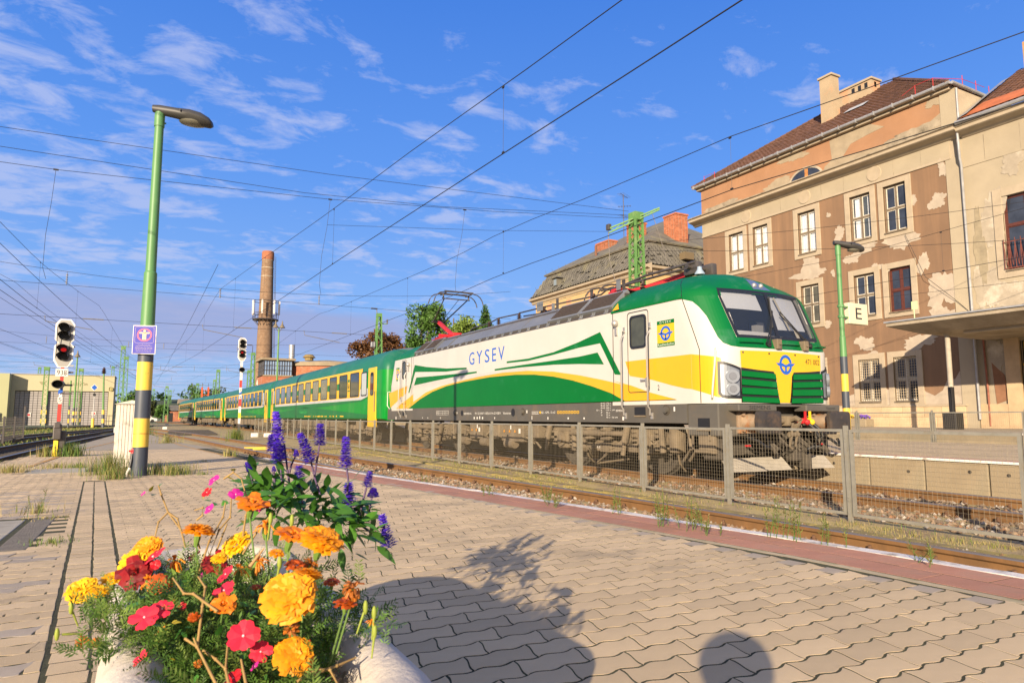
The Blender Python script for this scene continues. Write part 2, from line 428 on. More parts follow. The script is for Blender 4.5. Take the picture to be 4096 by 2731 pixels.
def shrink(poly, d):
 cx = sum(p[0] for p in poly) / len(poly); n = len(poly); out = []
 for i in range(n):
  (xa, ya), (xb, yb) = poly[i - 1], poly[(i + 1) % n]
  dx, dy = xb - xa, yb - ya; l = math.hypot(dx, dy) or 1
  out.append((poly[i][0] - dy / l * d, poly[i][1] + dx / l * d))
 return out
def block_mesh(outline, h=.03, bev=.0016, drop=.0006, gap=.0044):
 a = shrink(outline, gap); b = shrink(outline, gap + bev); n = len(a)
 v = [(x, y, -h) for x, y in a] + [(x, y, -drop) for x, y in a] + [(x, y, 0) for x, y in b]
 f = [(i, (i + 1) % n, n + (i + 1) % n, n + i) for i in range(n)] + [(n + i, n + (i + 1) % n, 2 * n + (i + 1) % n, 2 * n + i) for i in range(n)] + [tuple(range(2 * n, 3 * n))]
 return v, f
def rect(w, h): return [(-w / 2, -h / 2), (w / 2, -h / 2), (w / 2, h / 2), (-w / 2, h / 2)]
TH = .052
def grid_to_world(a, b): return 2.955 + a * math.cos(TH) - b * math.sin(TH), 2.0 + a * math.sin(TH) + b * math.cos(TH)
cells = []   # (a, b, half?)
strip_a = -3.03
for j in range(-14, 215):
 b = j * WP; off = 0 if j % 2 else LP / 2
 for i in range(0, 28):
  a = -LP / 2 - i * LP - off
  x, y = grid_to_world(a, b)
  if x < XL(y) + .1 or y > 23 or y < .2 or x - .11 > XE(y) - .63: continue
  if x + .10 > XE(y) - .60:
   w1 = XE(y) - .59 - (x - LP / 2)
   if .03 < w1 < LP and abs(y - 2.5) > .9 and y > 3.4: cells.append((a - LP / 2 + w1 / 2 - .006, b, w1 + .012))
   continue
  if abs(a - strip_a) < .118 + LP / 2 and .9 < y < 10.3:
   w1, w2 = strip_a - .118 - (a - LP / 2), a + LP / 2 - strip_a - .118
   if w1 > .02: cells.append((a - LP / 2 + w1 / 2 - .006, b, w1 + .012))
   if w2 > .02: cells.append((a + LP / 2 - w2 / 2 + .006, b, w2 + .012))
   continue
  if x < -.52 and 4.75 < y < 6.45: continue
  if -1.55 < x < -.55 and 12.35 < y < 13.7: continue
  cells.append((a, b, LP))
 if off: cells.append((-LP / 4, b, LP / 2))
def in_view(x, y):
 az = math.degrees(math.atan2(x, y)) - 28.2
 return -38.5 < az < 38.5 and math.hypot(x, y) > 1.2
pv, pf = block_mesh(paver_outline(12))
me_p = MB().add(pv, pf).mesh('paver', M_pav, fix=False)
me_pg = MB().add(pv, pf).mesh('paver_grey', M_pavg, fix=False)
me_half = MB().add(*block_mesh(rect(LP / 2, WP))).mesh('half_paver', M_pavb, fix=False)
me_sq = MB().add(*block_mesh(rect(.105, .105), gap=.004)).mesh('square_paver', M_pav, fix=False)
cells = [(a, b, w, *grid_to_world(a, b)) for a, b, w in cells]
cells.sort(key=lambda c: (0 if in_view(c[3], c[4]) else 1, math.hypot(c[3], c[4])))
lv, lf = block_mesh(paver_outline(8), .02)
hv, hf = block_mesh(rect(LP / 2, WP), .02)
run = MB()
n_ind = 0
for a, b, w, x, y in cells:
 z = pz(y) + rng.uniform(-.0002, .0009); rot = TH + rng.uniform(-.012, .012)
 tilt = rng.uniform(-.005, .005)
 full = abs(w - LP) < 1e-6; half = abs(a + LP / 4) < 1e-6
 grey = a < -3.1 and rng.random() < .35 and y < 9
 if n_ind < 230 and in_view(x, y) and (full or half):
  o = inst('paver', (me_pg if grey else me_p) if full else me_half, platform, (x, y, z), (-.0115 + rng.uniform(-.004, .004), tilt, rot)); n_ind += 1
 elif not full and not half:
  vv, ff = block_mesh(rect(w, WP), .02); c, s_ = math.cos(rot), math.sin(rot)
  run.add([(x + u * c - v * s_, y + u * s_ + v * c, z + q - .0115 * (u * s_ + v * c)) for u, v, q in vv], ff)
 else:
  vv, ff = (lv, lf) if full else (hv, hf); c, s_ = math.cos(rot), math.sin(rot)
  run.mi = 1 if (grey or half) else 0
  run.add([(x + u * c - v * s_, y + u * s_ + v * c, z + q - .0115 * (u * s_ + v * c) + tilt * u) for u, v, q in vv], ff); run.mi = 0
# double row of square pavers between two mossy joints
for j in range(84):
 for k in (-1, 1):
  a = strip_a + k * .055 + rng.uniform(-.002, .002); b = -1.0 + j * .112 + (0.0 if k > 0 else .03)
  x, y = grid_to_world(a, b)
  if y < 1.0 or y > 10.3: continue
  if n_ind < 298 and y > 2.6:
   inst('square_paver', me_sq, platform, (x, y, pz(y) + rng.uniform(0, .001)), (-.0115, rng.uniform(-.006, .006), TH + rng.uniform(-.03, .03))); n_ind += 1
  else:
   vv, ff = block_mesh(rect(.105, .108), gap=.004); run.add([(x + u, y + v, pz(y) + q) for u, v, q in vv], ff)
o = run.build('paver_field', [M_pavs, M_pavg], platform, fix=False); o['kind'] = 'stuff'
# far pavement beyond the separate pavers
M_farpav = mat('far_paving', (.36, .30, .21), .92, var=.14, vs_=1.2, bump=.3, bs=60, dirt=((.22, .19, .12), .7, .5, .75))
f = MB(); p = []
for y in [22.9 + 1.0 * i for i in range(39)]: p += [(XL(y) + .02, y, pz(y) + .003), (XE(y) - .08, y, pz(y) + .003)]
f.add(p, [(2 * i, 2 * i + 1, 2 * i + 3, 2 * i + 2) for i in range(38)]); f.build('far_paving', M_farpav, platform)
# cream mortar strip, red slabs and white edge stones follow the bent platform edge
def edge_pt(y, d):
 s_ = (XE(y + .4) - XE(y - .4)) / .8; l = math.hypot(1, s_)
 return XE(y) - d / l, y + d * s_ / l, math.atan2(-s_, 1)
M_cream = mat('cream_border_paver', (.43, .35, .22), .9, var=.1, vs_=4, bump=.4, bs=200, rnd=.08, dirt=((.20, .19, .06), 6, .55, .72))
me_cb = MB().add(*block_mesh(rect(.062, .42), .03)).mesh('border_paver', M_cream, fix=False)
me_rs = MB().add(*block_mesh(rect(.205, .40), .03, gap=.004)).mesh('red_slab', M_red, fix=False)
for i in range(33):
 x, y, r = edge_pt(.3 + i * .42, .555); inst('border_paver', me_cb, platform, (x, y, pz(y) + .0004), (-.0115, 0, r))
for k in range(2):
 for i in range(33):
  x, y, r = edge_pt(.3 + i * .405 + k * .19, .205 + k * .21)
  if y < 13.3: inst('red_slab', me_rs, platform, (x, y, pz(y) + rng.uniform(0, .001)), (-.0115, rng.uniform(-.003, .003), r))
for i in range(16):
 y0 = -.4 + i * 1.0
 if y0 > 14.6: break
 e = MB(); n = 7; p = []
 for q in range(n):
  y = y0 + .004 + .992 * q / (n - 1); w = .105 + rng.uniform(-.006, .006); zt = pz(y) + .002 + rng.uniform(-.003, .003); x1 = XE(y)
  p += [(x1 - w, y, zt), (x1 - .012, y, zt), (x1, y, zt - .014), (x1, y, zt - .13), (x1 - w, y, zt - .13)]
 e.add(p, [(5 * a_ + c_, 5 * a_ + (c_ + 1) % 5, 5 * a_ + 5 + (c_ + 1) % 5, 5 * a_ + 5 + c_) for a_ in range(n - 1) for c_ in range(5)] + [(4, 3, 2, 1, 0), tuple(5 * (n - 1) + c_ for c_ in range(5))])
 e.build('edge_stone', M_white, platform)
# concrete slabs set into the left of the platform
M_slab = mat('slab_concrete', (.38, .345, .27), .9, var=.08, vs_=3, bump=.4, bs=160, dirt=((.22, .19, .14), 2, .55, .8))
for (x0, x1, y0, y1, m) in ((-2.0, -.735, 4.8, 5.55, M_slab), (-2.0, -.735, 5.56, 6.32, M_slab), (-.70, -.55, 4.8, 6.42, mat('asphalt_patch', (.19, .165, .13), .95, var=.2, vs_=20, bump=.9, bs=90)), (-1.52, -.75, 12.4, 13.6, M_slab)):
 b = MB().cbox((x0, y0, -.03), (x1, y1, .0), .006)
 b.v = [(x, y, z + pz(y) + .002) for x, y, z in b.v]; b.build('concrete_slab', m, platform)
# worn orange safety lines
def ribbon(tab, w, m, name, lift=.007):
 b = MB(); p = []
 for x, y in tab: p += [(x - w / 2, y, pz(y) + lift), (x + w / 2, y, pz(y) + lift)]
 b.add(p, [(2 * i, 2 * i + 1, 2 * i + 3, 2 * i + 2) for i in range(len(tab) - 1)]); return b.build(name, m, platform)
def dense(t, n=30):
 f = lerp_table([(y, x) for x, y in t]); a, b = t[0][1], t[-1][1]
 return [(f(a + (b - a) * i / n), a + (b - a) * i / n) for i in range(n + 1)]
ribbon(dense([(1.84, 15.0), (1.70, 17.8), (1.45, 22), (1.22, 27), (1.1, 33), (.9, 42), (.5, 55)]), .09, M_orange, 'safety_line')
ribbon(dense([(-1.70, 14.2), (-1.68, 18.2), (-1.68, 23.2), (-1.3, 30), (-.9, 38)]), .09, M_orange, 'safety_line')
# ---- tracks
def rail_profile():
 return [(-.07, -.172), (.07, -.172), (.07, -.16), (.012, -.145), (.009, -.06), (.034, -.042), (.036, -.010), (.030, 0.0), (-.030, 0.0), (-.036, -.010), (-.034, -.042), (-.009, -.06), (-.012, -.145), (-.07, -.16)]
def make_track(name, label, tc, y0, y1, sleeper_y0, sleeper_y1, zt=0., step=2.0, sl_mat=None, pitch=.6):
 t = thing(name, label, 'railway track', (tc((y0 + y1) / 2), (y0 + y1) / 2, zt - .17))
 t['kind'] = 'thing'
 prof = rail_profile(); n = len(prof)
 for s_ in (-.75, .75):
  b = MB(); N_ = int((y1 - y0) / step) + 1; v = []
  for i in range(N_):
   y = y0 + i * step; sl = (tc(y + .5) - tc(y - .5)); l = math.hypot(1, sl)
   for u, z in prof: v.append((tc(y) + (s_ + u) / l, y - (s_ + u) * sl / l, z + zt))
  f, mi = [], []
  for i in range(N_ - 1):
   for k in range(n):
    f.append((i * n + k, i * n + (k + 1) % n, (i + 1) * n + (k + 1) % n, (i + 1) * n + k)); mi.append(1 if k in (6, 7, 8) else 0)
  b.add(v, f); b.m = mi
  b.build('rail', [M_rail, M_railtop], t, smooth=None)
 me_s = MB().add([(-1.25, -.12, -.02), (1.25, -.12, -.02), (1.25, .12, -.02), (-1.25, .12, -.02), (-1.23, -.09, .09), (1.23, -.09, .09), (1.23, .09, .09), (-1.23, .09, .09)],
     [(0, 3, 2, 1), (4, 5, 6, 7), (0, 1, 5, 4), (1, 2, 6, 5), (2, 3, 7, 6), (3, 0, 4, 7)]).mesh('sleeper', sl_mat or M_concd, fix=False)
 c = MB()   # rail fastening: base plate, clips and bolts on both sides of one rail
 c.box((-.17, -.075, -.005), (.17, .075, .012))
 for k in (-1, 1):
  c.box((k * .065, -.05, .012), (k * .125, .05, .04)); c.cyl((k * .095, 0, .03), (k * .095, 0, .095), .017, n=6); c.cyl((k * .095, 0, .05), (k * .095, 0, .066), .032, n=6)
  c.beam((k * .13, -.04, .035), (k * .06, .03, .05), .02, .02)
 me_c = c.mesh('rail_clip', M_clip)
 y = sleeper_y0
 while y < sleeper_y1:
  sl = math.atan2(-(tc(y + .5) - tc(y - .5)), 1)
  inst('sleeper', me_s, t, (tc(y), y, zt - .255), (0, 0, sl))
  if y < 26:
   for s_ in (-.75, .75): inst('rail_clip', me_c, t, (tc(y) + s_, y, zt - .165), (0, 0, sl))
  y += pitch
 return t
M_sleep = mat('concrete_sleeper', (.33, .275, .19), .92, var=.2, vs_=4, bump=.5, bs=40, dirt=((.17, .13, .08), 3, .5, .7))
M_wood = mat('wooden_sleeper', (.085, .065, .045), .95, var=.3, vs_=8, bump=.6, bs=30)
make_track('near_track', 'rusty brown railway track running right along the white platform edge', TC1, -6, 96, 1.2, 50, sl_mat=M_sleep)
make_track('train_track', 'railway track carrying the green and white locomotive and coaches', TC2, -10, 190, 1.0, 27, sl_mat=M_wood)
TL1 = lerp_table([(5, -4.35), (15, -4.3), (24, -4.2), (33, -3.9), (45, -3.2), (55, -2.45), (70, -1.6), (110, .5)])
TL2 = lerp_table([(20, -8.6), (40, -7.0), (52, -5.9), (70, -3.6), (80, -2.2), (110, .5)])
M_dk = mat('dark_yard_sleeper', (.06, .05, .04), .95, var=.3, vs_=8)
make_track('platform_side_track', 'dark track passing just behind the striped signal post', TL1, 6, 110, 8, 60, sl_mat=M_dk)
make_track('depot_track', 'dark track between the wire fence and the depot gates', TL2, 20, 108, 24, 70, sl_mat=M_dk)
TL3 = lerp_table([(30, -20), (60, -14), (85, -9.5), (120, -3)])
make_track('gate_track', 'far dark track in the grass before the depot gates', TL3, 34, 118, 40, 60, sl_mat=M_dk)
TC3 = lerp_table([(-10, 21.6), (200, 21.6)])
make_track('station_track', 'track hidden between the island platform and the station building', TC3, 0, 70, 2, 30, zt=.05, sl_mat=M_wood)
# loose ballast stones, one scattered mass
def stones(n, xf, y0, y1, z, s0, s1, seed):
 r = random.Random(seed); b = MB()
 base = [(1, 0, 0), (-1, 0, 0), (0, 1, 0), (0, -1, 0), (0, 0, 1), (0, 0, -1)]
 fc = [(0, 2, 4), (2, 1, 4), (1, 3, 4), (3, 0, 4), (2, 0, 5), (1, 2, 5), (3, 1, 5), (0, 3, 5)]
 for _ in range(n):
  y = y0 + (y1 - y0) * r.random() ** 1.7; x = xf(y, r); s_ = r.uniform(s0, s1); a = r.uniform(0, 6.3); c, sn = math.cos(a), math.sin(a)
  q = [(px * s_ * r.uniform(.6, 1.2) + r.uniform(-.3, .3) * s_, py * s_ * r.uniform(.6, 1.2) + r.uniform(-.3, .3) * s_, pz_ * s_ * r.uniform(.5, .9)) for px, py, pz_ in base]
  b.mi = r.choice((0, 0, 0, 1, 2))
  b.add([(x + u * c - v * sn, y + u * sn + v * c, z + w) for u, v, w in q], fc)
 return b
M_st = [mat('ballast_brown', (.20, .14, .09), .95, var=.3, vs_=20, island=.35), mat('ballast_grey', (.29, .255, .215), .95, var=.2, vs_=20, island=.3), mat('ballast_rust', (.19, .10, .05), .95, var=.3, vs_=20, island=.3)]
b = stones(6500, lambda y, r: r.uniform(TC1(y) - .66, TC1(y) + 1.5), .8, 26, -.135, .022, .045, 3)
c = stones(6500, lambda y, r: r.uniform(7.9, 11.3), 2.0, 22, -.13, .025, .05, 4)
o_ = len(b.v); b.v += c.v; b.f += [tuple(i + o_ for i in f) for f in c.f]; b.m += c.m
tag(b.build('ballast_stones', M_st, fix=False), 'loose brown and grey ballast stones between the rails', kind='stuff')
# low lichen-yellow concrete strip beside the fence
M_lich = mat('lichen_concrete', (.27, .21, .06), .95, var=.25, vs_=6, bump=.6, bs=50, dirt=((.17, .13, .08), 3.2, .48, .62))
b = MB()
y = .5
while y < 24:
 b.cbox((6.78 + rng.uniform(-.01, .01), y, -.2), (7.0 + rng.uniform(-.01, .01), y + .97, -.112 + rng.uniform(-.01, .006)), .012); y += 1.0
tag(b.build('cable_duct', M_lich), 'lichen-yellow concrete duct lids at the foot of the fence', 'cable duct')
# ---- island platform behind the train
isl = MB()
isl.box((11.72, -8, -.25), (19.4, 60, .36))
island = isl.build('island_platform', M_conc); tag(island, 'island platform behind the locomotive', kind='structure')
me_w = MB(); me_w.cbox((-.06, .012, -.62), (.06, .988, -.012), .012)
me_w = me_w.mesh('wall_panel', M_conc)
me_hole = MB().cyl((-.064, 0, 0), (-.04, 0, 0), .028, n=10).mesh('lifting_hole', mat('hole_dark', (.03, .025, .02), .95))
M_isl = mat('island_paving', (.50, .38, .225), .92, var=.12, vs_=1.5, bump=.4, bs=70, dirt=((.23, .19, .12), 1.5, .5, .75))
for i in range(28):
 y = -1 + i * 1.0
 w = inst('wall_panel', me_w, island, (11.70, y, .42), (0, 0, 0))
 for k in (.28, .72):
  if rng.random() < .75: inst('lifting_hole', me_hole, w, (0, 0, 0)).location = (0, k, -.2 + rng.uniform(-.03, .03))
 MB().cbox((11.60, y + .003, .40), (11.74, y + .997, .44), .006).build('edge_stone', M_white, island)
MB().box((11.741, -1, .36), (12.19, 27, .428)).build('red_border', M_red, island)
MB().box((12.191, -8, .36), (19.38, 60, .424)).build('island_paving', M_isl, island)
# ---- station-side platform
b = MB(); b.box((24.0, -6, -.25), (34.6, 80, .60))
sp = b.build('station_platform', M_conc); tag(sp, 'higher platform at the foot of the station building', kind='structure')
MB().box((23.95, -6, .55), (24.25, 70, .615)).build('platform_edge', M_white, sp)
MB().box((24.26, -6, .58), (34.5, 80, .609)).build('station_paving', mat('station_paving', (.40, .33, .235), .9, var=.1, vs_=1.2, bump=.3, bs=60, dirt=((.27, .22, .15), 1.0, .5, .7)), sp)
# ---- wire mesh fences
M_galv = mat('galvanised_steel', (.27, .255, .21), .55, .35, var=.15, vs_=8, dirt=((.22, .17, .10), 5, .55, .75))
M_wire = mat('fence_wire', (.20, .17, .12), .6, .3, var=.2, vs_=20)
def fence_panel_mesh(w, z0, z1, dx, dz, r, fr=.034):
 f = MB()
 f.box((-.018, 0, z0), (.018, w, z0 + fr)); f.box((-.018, 0, z1 - fr), (.018, w, z1)); f.box((-.018, 0, z0 + fr), (.018, fr, z1 - fr)); f.box((-.018, w - fr, z0 + fr), (.018, w, z1 - fr))
 m = MB(); k = int((w - 2 * fr) / dx); q = int((z1 - z0 - 2 * fr) / dz)
 for i in range(1, k): y = fr + (w - 2 * fr) * i / k; m.cyl((-.003, y, z0 + fr), (-.003, y, z1 - fr), r, n=4, cap=False)
 for i in range(1, q): z = z0 + fr + (z1 - z0 - 2 * fr) * i / q; m.cyl((.003, fr, z), (.003, w - fr, z), r, n=4, cap=False)
 return f.mesh('fence_panel', M_galv), m.mesh('wire_mesh', M_wire)
def make_fence(name, label, x, ylist, z0, z1, dx=.05, dz=.05, r=.00135, post_top=.05, tilt=.0):
 t = thing(name, label, 'fence', (x, ylist[0], z0 - .12))
 pw = ylist[1] - ylist[0]
 pm = MB(); pm.box((-.022, -.022, -.12), (.022, .022, z1 - z0 + post_top))
 for zz in (.18, .22, z1 - z0 - .14, z1 - z0 - .1): pm.cyl((-.03, 0, zz), (.03, 0, zz), .008, n=6)
 pme = pm.mesh('post', M_galv); fm, wm = fence_panel_mesh(pw - .09, 0, z1 - z0, dx, dz, r)
 for i, y in enumerate(ylist):
  inst('post', pme, t, (x, y, z0), (0, rng.uniform(-.012, .012), 0))
  if i < len(ylist) - 1:
   p_ = inst('panel', fm, t, (x, y + .045, z0 + rng.uniform(-.008, .008)), (rng.uniform(-.003, .003), 0, 0))
   w_ = inst('wire_mesh', wm, p_, (0, 0, 0)); w_.location = (0, 0, 0)
 return t
make_fence('wire_fence', 'galvanised wire-mesh fence in front of the locomotive and near rail', 7.62, [-.35 + 1.955 * i for i in range(30)], -.07, .965)
make_fence('wire_fence', 'wire-mesh fence behind the island platform, before the station building', 20.4, [7.1 + 2.42 * i for i in range(10)], .26, 1.27, .05, .05, .0016)
# ================================================================ locomotive
# ---- locomotive shell as a surface of (u, z): u > 0 along the side, u = 0..-LCO round the corner, then across the front
XC, YF_END, YR_END = 9.89, 8.33, 26.05
_tb = lambda t: (lambda x, a=[q[0] for q in t], b=[q[1] for q in t]: float(np.interp(x, a, b)))
yfz = _tb([(1.0, 8.33), (2.30, 8.33), (2.36, 8.36), (2.49, 8.40), (3.36, 8.67), (3.42, 8.71), (3.55, 8.85), (3.66, 9.0), (3.76, 9.2), (3.85, 9.46), (3.92, 9.85), (3.955, 10.6)])
bowz = _tb([(1.0, .03), (2.3, .03), (2.49, .045), (3.40, .15), (3.66, .22), (3.955, .2)])
wz = _tb([(1.0, 1.51), (3.25, 1.51), (3.33, 1.485), (3.42, 1.42), (3.55, 1.27), (3.66, 1.08), (3.76, .86), (3.85, .61), (3.92, .34), (3.955, .05)])
LCO = .86
def LS(u, z, off=0.):
 w = wz(z) + off; yf = yfz(z) - off; a = .47 * w / 1.51; b = .64; bo = bowz(z)
 if u >= 0: return (XC - w, yf + bo + b + u, z)
 if u > -LCO:
  t = -u / LCO * math.pi / 2
  return (XC - w + a * (1 - math.cos(t)), yf + bo + b * (1 - math.sin(t)), z)
 f = (-u - LCO) / 1.04            # 0 at the near corner, 1 at the middle, 2 at the far corner
 if f <= 2:
  g = abs(1 - f)
  return (XC - (w - a) * (1 - f), yf + bo * g * g, z)
 x, y, z = LS(-(2 * (LCO + 1.04) + u), z, off)
 return (2 * XC - x, y, z)
L_ARCH_Y = [(23.75,1.419),(23.02,1.645),(21.79,1.944),(20.44,2.106),(19.12,2.19),(17.75,2.256),(16.16,2.294),(14.78,2.263),(13.57,2.171),(12.51,2.03),(11.57,1.874),(10.89,1.746),(11.29,1.856),(10.67,1.727),(10.1,1.573),(9.4,1.421)]
L_ARCH_G = [(23.52,1.416),(22.39,1.72),(21.21,1.947),(20.01,2.089),(18.64,2.168),(16.93,2.214),(15.45,2.201),(14.47,2.151),(13.58,2.058),(12.77,1.93),(12.03,1.773),(11.35,1.604),(10.89,1.434)]
L_F1 = [(22.93,2.95),(21.82,2.811),(20.03,2.647),(18.48,2.578),(18.48,2.532),(20.03,2.546),(21.82,2.641),(22.86,2.698),(23.44,1.982),(23.55,1.985)]
L_F2 = [(22.74,2.497),(20.89,2.458),(19.12,2.431),(17.77,2.422),(17.77,2.378),(19.22,2.35),(20.88,2.303),(22.98,2.229)]
L_F3 = [(15.92,2.577),(14.78,2.566),(13.57,2.625),(12.5,2.762),(11.7,2.896),(11.0,1.955),(11.21,1.976),(11.71,2.658),(12.5,2.635),(13.57,2.565),(14.78,2.509),(15.92,2.53)]
L_F4 = [(16.63,2.418),(15.11,2.429),(13.57,2.43),(12.5,2.438),(11.8,2.472),(11.58,2.206),(12.51,2.277),(13.57,2.332),(15.11,2.37),(16.63,2.373)]
L_CAB_Y = [(10.86,2.208),(9.18,2.082),(9.13,1.614),(9.53,1.686),(10.09,1.817),(10.72,1.915)]
L_RC_Y1 = [(25.74,2.033),(24.71,2.141),(23.69,2.235),(23.78,1.974),(24.69,1.724),(25.55,1.472)]
L_RC_Y2 = [(24.89,1.431),(24.39,1.586),(23.54,1.783),(23.04,1.915),(23.02,1.645),(23.82,1.419)]
M_lw = mat('loco_white', (.50, .475, .425), .32, var=.04, vs_=1.2, coat=.3, dirt=((.50, .46, .40), 1.4, .56, .82), streak=((.48, .44, .38), 2.2, .25, .22))
M_lg = mat('loco_green', (.0, .12, .018), .42, var=.06, vs_=1.5, spec=.22, dirt=((.02, .16, .06), 2.5, .58, .85))
M_lgr = mat('loco_roof_green', (.001, .115, .026), .45, var=.08, vs_=1.2, spec=.22, dirt=((.05, .16, .10), 2.0, .52, .80))
M_ly = mat('loco_yellow', (.66, .33, .002), .35, var=.04, vs_=2, coat=.3)
M_ly2 = mat('loco_front_yellow', (.66, .39, .003), .4, var=.04, vs_=2, coat=.2, fleck=((.45, .28, .02), 60, .5))
M_frame = mat('loco_frame_grey', (.085, .078, .066), .55, var=.12, vs_=1.5, dirt=((.13, .10, .068), 2.0, .52, .8))
M_roofp = mat('roof_panel_grey', (.17, .18, .19), .45, .25, var=.12, vs_=1.5, rnd=.18, dirt=((.22, .20, .17), 2, .55, .8))
M_louv = mat('roof_grille_brown', (.075, .058, .05), .6, .2, var=.1, vs_=3)
M_dust = mat('bogie_dust_brown', (.155, .12, .078), .9, var=.22, vs_=3.5, dirt=((.075, .06, .045), 4, .52, .72))
M_dust2 = mat('running_gear_dark', (.06, .05, .038), .9, var=.3, vs_=5)
M_blk = mat('rubber_black', (.013, .013, .014), .5)
M_seal = mat('window_seal_black', (.012, .013, .016), .45)
M_steel = mat('brushed_steel', (.42, .40, .37), .4, .6)
M_blue = mat('livery_blue', (.016, .10, .46), .4)
M_wlet = mat('white_lettering', (.62, .60, .55), .6)
M_ylet = mat('yellow_lettering', (.72, .42, .02), .6)
M_dlet = mat('dark_lettering', (.02, .02, .022), .6)
M_redm = mat('pantograph_red', (.42, .018, .022), .5, var=.15, vs_=8)
M_dm = mat('dark_metal', (.085, .075, .07), .5, .4, var=.2, vs_=6)
M_insul = mat('insulator_brown', (.045, .026, .02), .35)
M_cabin = mat('cab_interior', (.16, .17, .19), .8)
M_blind = mat('cab_blind', (.44, .46, .50), .8)
G_wind = glass_mat('windscreen_glass', (.05, .07, .12), .30, .02)
G_dark = mat('dark_glass', (.018, .026, .034), .06, var=.2, vs_=2)
G_lamp = glass_mat('lamp_glass', (.6, .62, .65), .35, .05)
loco = thing('electric_locomotive', 'green, white and yellow electric locomotive at the head of the train, pantograph raised', 'locomotive', (XC, 17.19, 0))
XS = 8.38
def SD(off): return lambda y, z: (XS - off, y, z)
WS_OUT = [(-.83, 3.41), (-1.2, 3.405), (-1.9, 3.395), (-2.6, 3.405), (-2.97, 3.41), (-2.99, 2.50), (-2.6, 2.487), (-1.9, 2.482), (-1.2, 2.482), (-.91, 2.48)]
def in_poly(p, poly):
 x, y = p; c = False; n = len(poly)
 for i in range(n):
  x0, y0 = poly[i]; x1, y1 = poly[(i + 1) % n]
  if (y0 > y) != (y1 > y) and x < (x1 - x0) * (y - y0) / (y1 - y0) + x0: c = not c
 return c
WS_IN = [(-.89, 3.36), (-1.9, 3.345), (-2.91, 3.36), (-2.92, 2.55), (-1.9, 2.53), (-.97, 2.53)]
def shell(mirror, hole):
 us = [2.9, 2.3, 1.8, 1.2, .6, .2, 0.0] + [-LCO * i / 14 for i in range(1, 15)]
 k = 44 if hole else 12
 us += [-LCO - 2.08 * i / k for i in range(1, k + 1)] + [-LCO - 2.08 - LCO * i / 8 for i in range(1, 9)] + [-3.8 - q for q in (.6, 1.8, 2.9)]
 zs = [1.35, 1.6, 2.0, 2.30, 2.36, 2.42] + [2.49 + .05 * i for i in range(1, 16)] + [3.25, 3.29, 3.33, 3.37, 3.42, 3.48, 3.55, 3.61, 3.66, 3.71, 3.76, 3.81, 3.85, 3.89, 3.92, 3.94, 3.955]
 b = MB(); n = len(us)
 for z in zs:
  for u in us:
   x, y, zz = LS(u, z); y = min(y, 11.3)
   if mirror: y = 8.33 + 26.05 - y
   b.v.append((x, y, zz))
 for i in range(len(zs) - 1):
  for j in range(n - 1):
   zc, uc = (zs[i] + zs[i + 1]) / 2, (us[j] + us[j + 1]) / 2
   if hole and in_poly((uc, zc), WS_IN): continue
   b.f.append((i * n + j, i * n + j + 1, (i + 1) * n + j + 1, (i + 1) * n + j)); b.m.append(1 if zc > 3.25 else 0)
 t = (len(zs) - 1) * n
 b.f.append(tuple(t + j for j in range(n))); b.m.append(1)
 b.f += [tuple(i * n for i in range(len(zs))) + tuple(i * n + n - 1 for i in reversed(range(len(zs))))]; b.m.append(1)
 return b
cabf = shell(False, True).build('front_cab_shell', [M_lw, M_lgr], loco, smooth=38)
cabr = shell(True, False).build('rear_cab_shell', [M_lw, M_lgr], loco, smooth=38)
b = MB(); b.box((XS, 11.3, 1.43), (2 * XC - XS, 23.1, 3.25)); b.build('machine_room_body', M_lw, loco)
# grey frame band below the paint
b = MB(); b.box((XS + .002, 9.15, 1.01), (2 * XC - XS - .002, 25.9, 1.43))
fr = b.build('frame_band', M_frame, loco)
b = MB(); b.box((XS + .02, 11.3, 3.25), (2 * XC - XS - .02, 23.1, 3.30)); b.box((8.75, 11.3, 3.25), (11.03, 23.1, 3.70)); b.build('roof_base', M_dm, loco)
# --- livery on the visible side
def flat(name, poly, m, off=.003):
 b = MB(); tris = tessellate_polygon([[Vector((y, z, 0)) for y, z in poly]])
 b.add([(XS - off, y, z) for y, z in poly], [tuple(t) for t in tris]); return b.build(name, m, loco)
flat('livery_arch', L_ARCH_Y + [(9.4, 1.432), (23.75, 1.432)], M_ly, .0025)
flat('livery_arch', L_ARCH_G, M_lg, .0045)
for P in (L_F1, L_F2, L_F3, L_F4): flat('livery_feather', P, M_lg, .003)
flat('livery_band', [(10.86, 2.21), (9.0, 2.21), (9.0, 1.60), (9.18, 1.622), (9.53, 1.69), (10.09, 1.82), (10.73, 1.92)], M_ly, .003)
flat('livery_band', [(10.9, 1.432), (10.9, 1.75), (10.67, 1.727), (10.1, 1.573), (9.4, 1.432)], M_ly, .0035)
flat('livery_band', L_RC_Y1, M_ly, .003); flat('livery_band', L_RC_Y2, M_ly, .0035)
def surf(name, poly, m, off=.004, du=.06, dv=.06, parent=None):
 b = MB(); decal(b, poly, lambda u, z: LS(u, z, off), du, dv); return b.build(name, m, parent or loco, smooth=60)
surf('livery_band', [(.0, 2.21), (-.52, 2.12), (-.52, 1.46), (-.45, 1.45), (-.18, 1.545), (.0, 1.60)], M_ly)
gl = [(.05, 3.262), (-.10, 3.235), (-.20, 3.20), (-.32, 3.15), (-.395, 3.04), (-.464, 2.872), (-.497, 2.665), (-.525, 2.479), (-.585, 2.376), (-.712, 2.318), (-.90, 2.303), (-.905, 2.485), (-.835, 3.262)]
surf('green_surround', gl, M_lgr); surf('green_surround', [(-3.8 - u, z) for u, z in reversed(gl)], M_lgr)
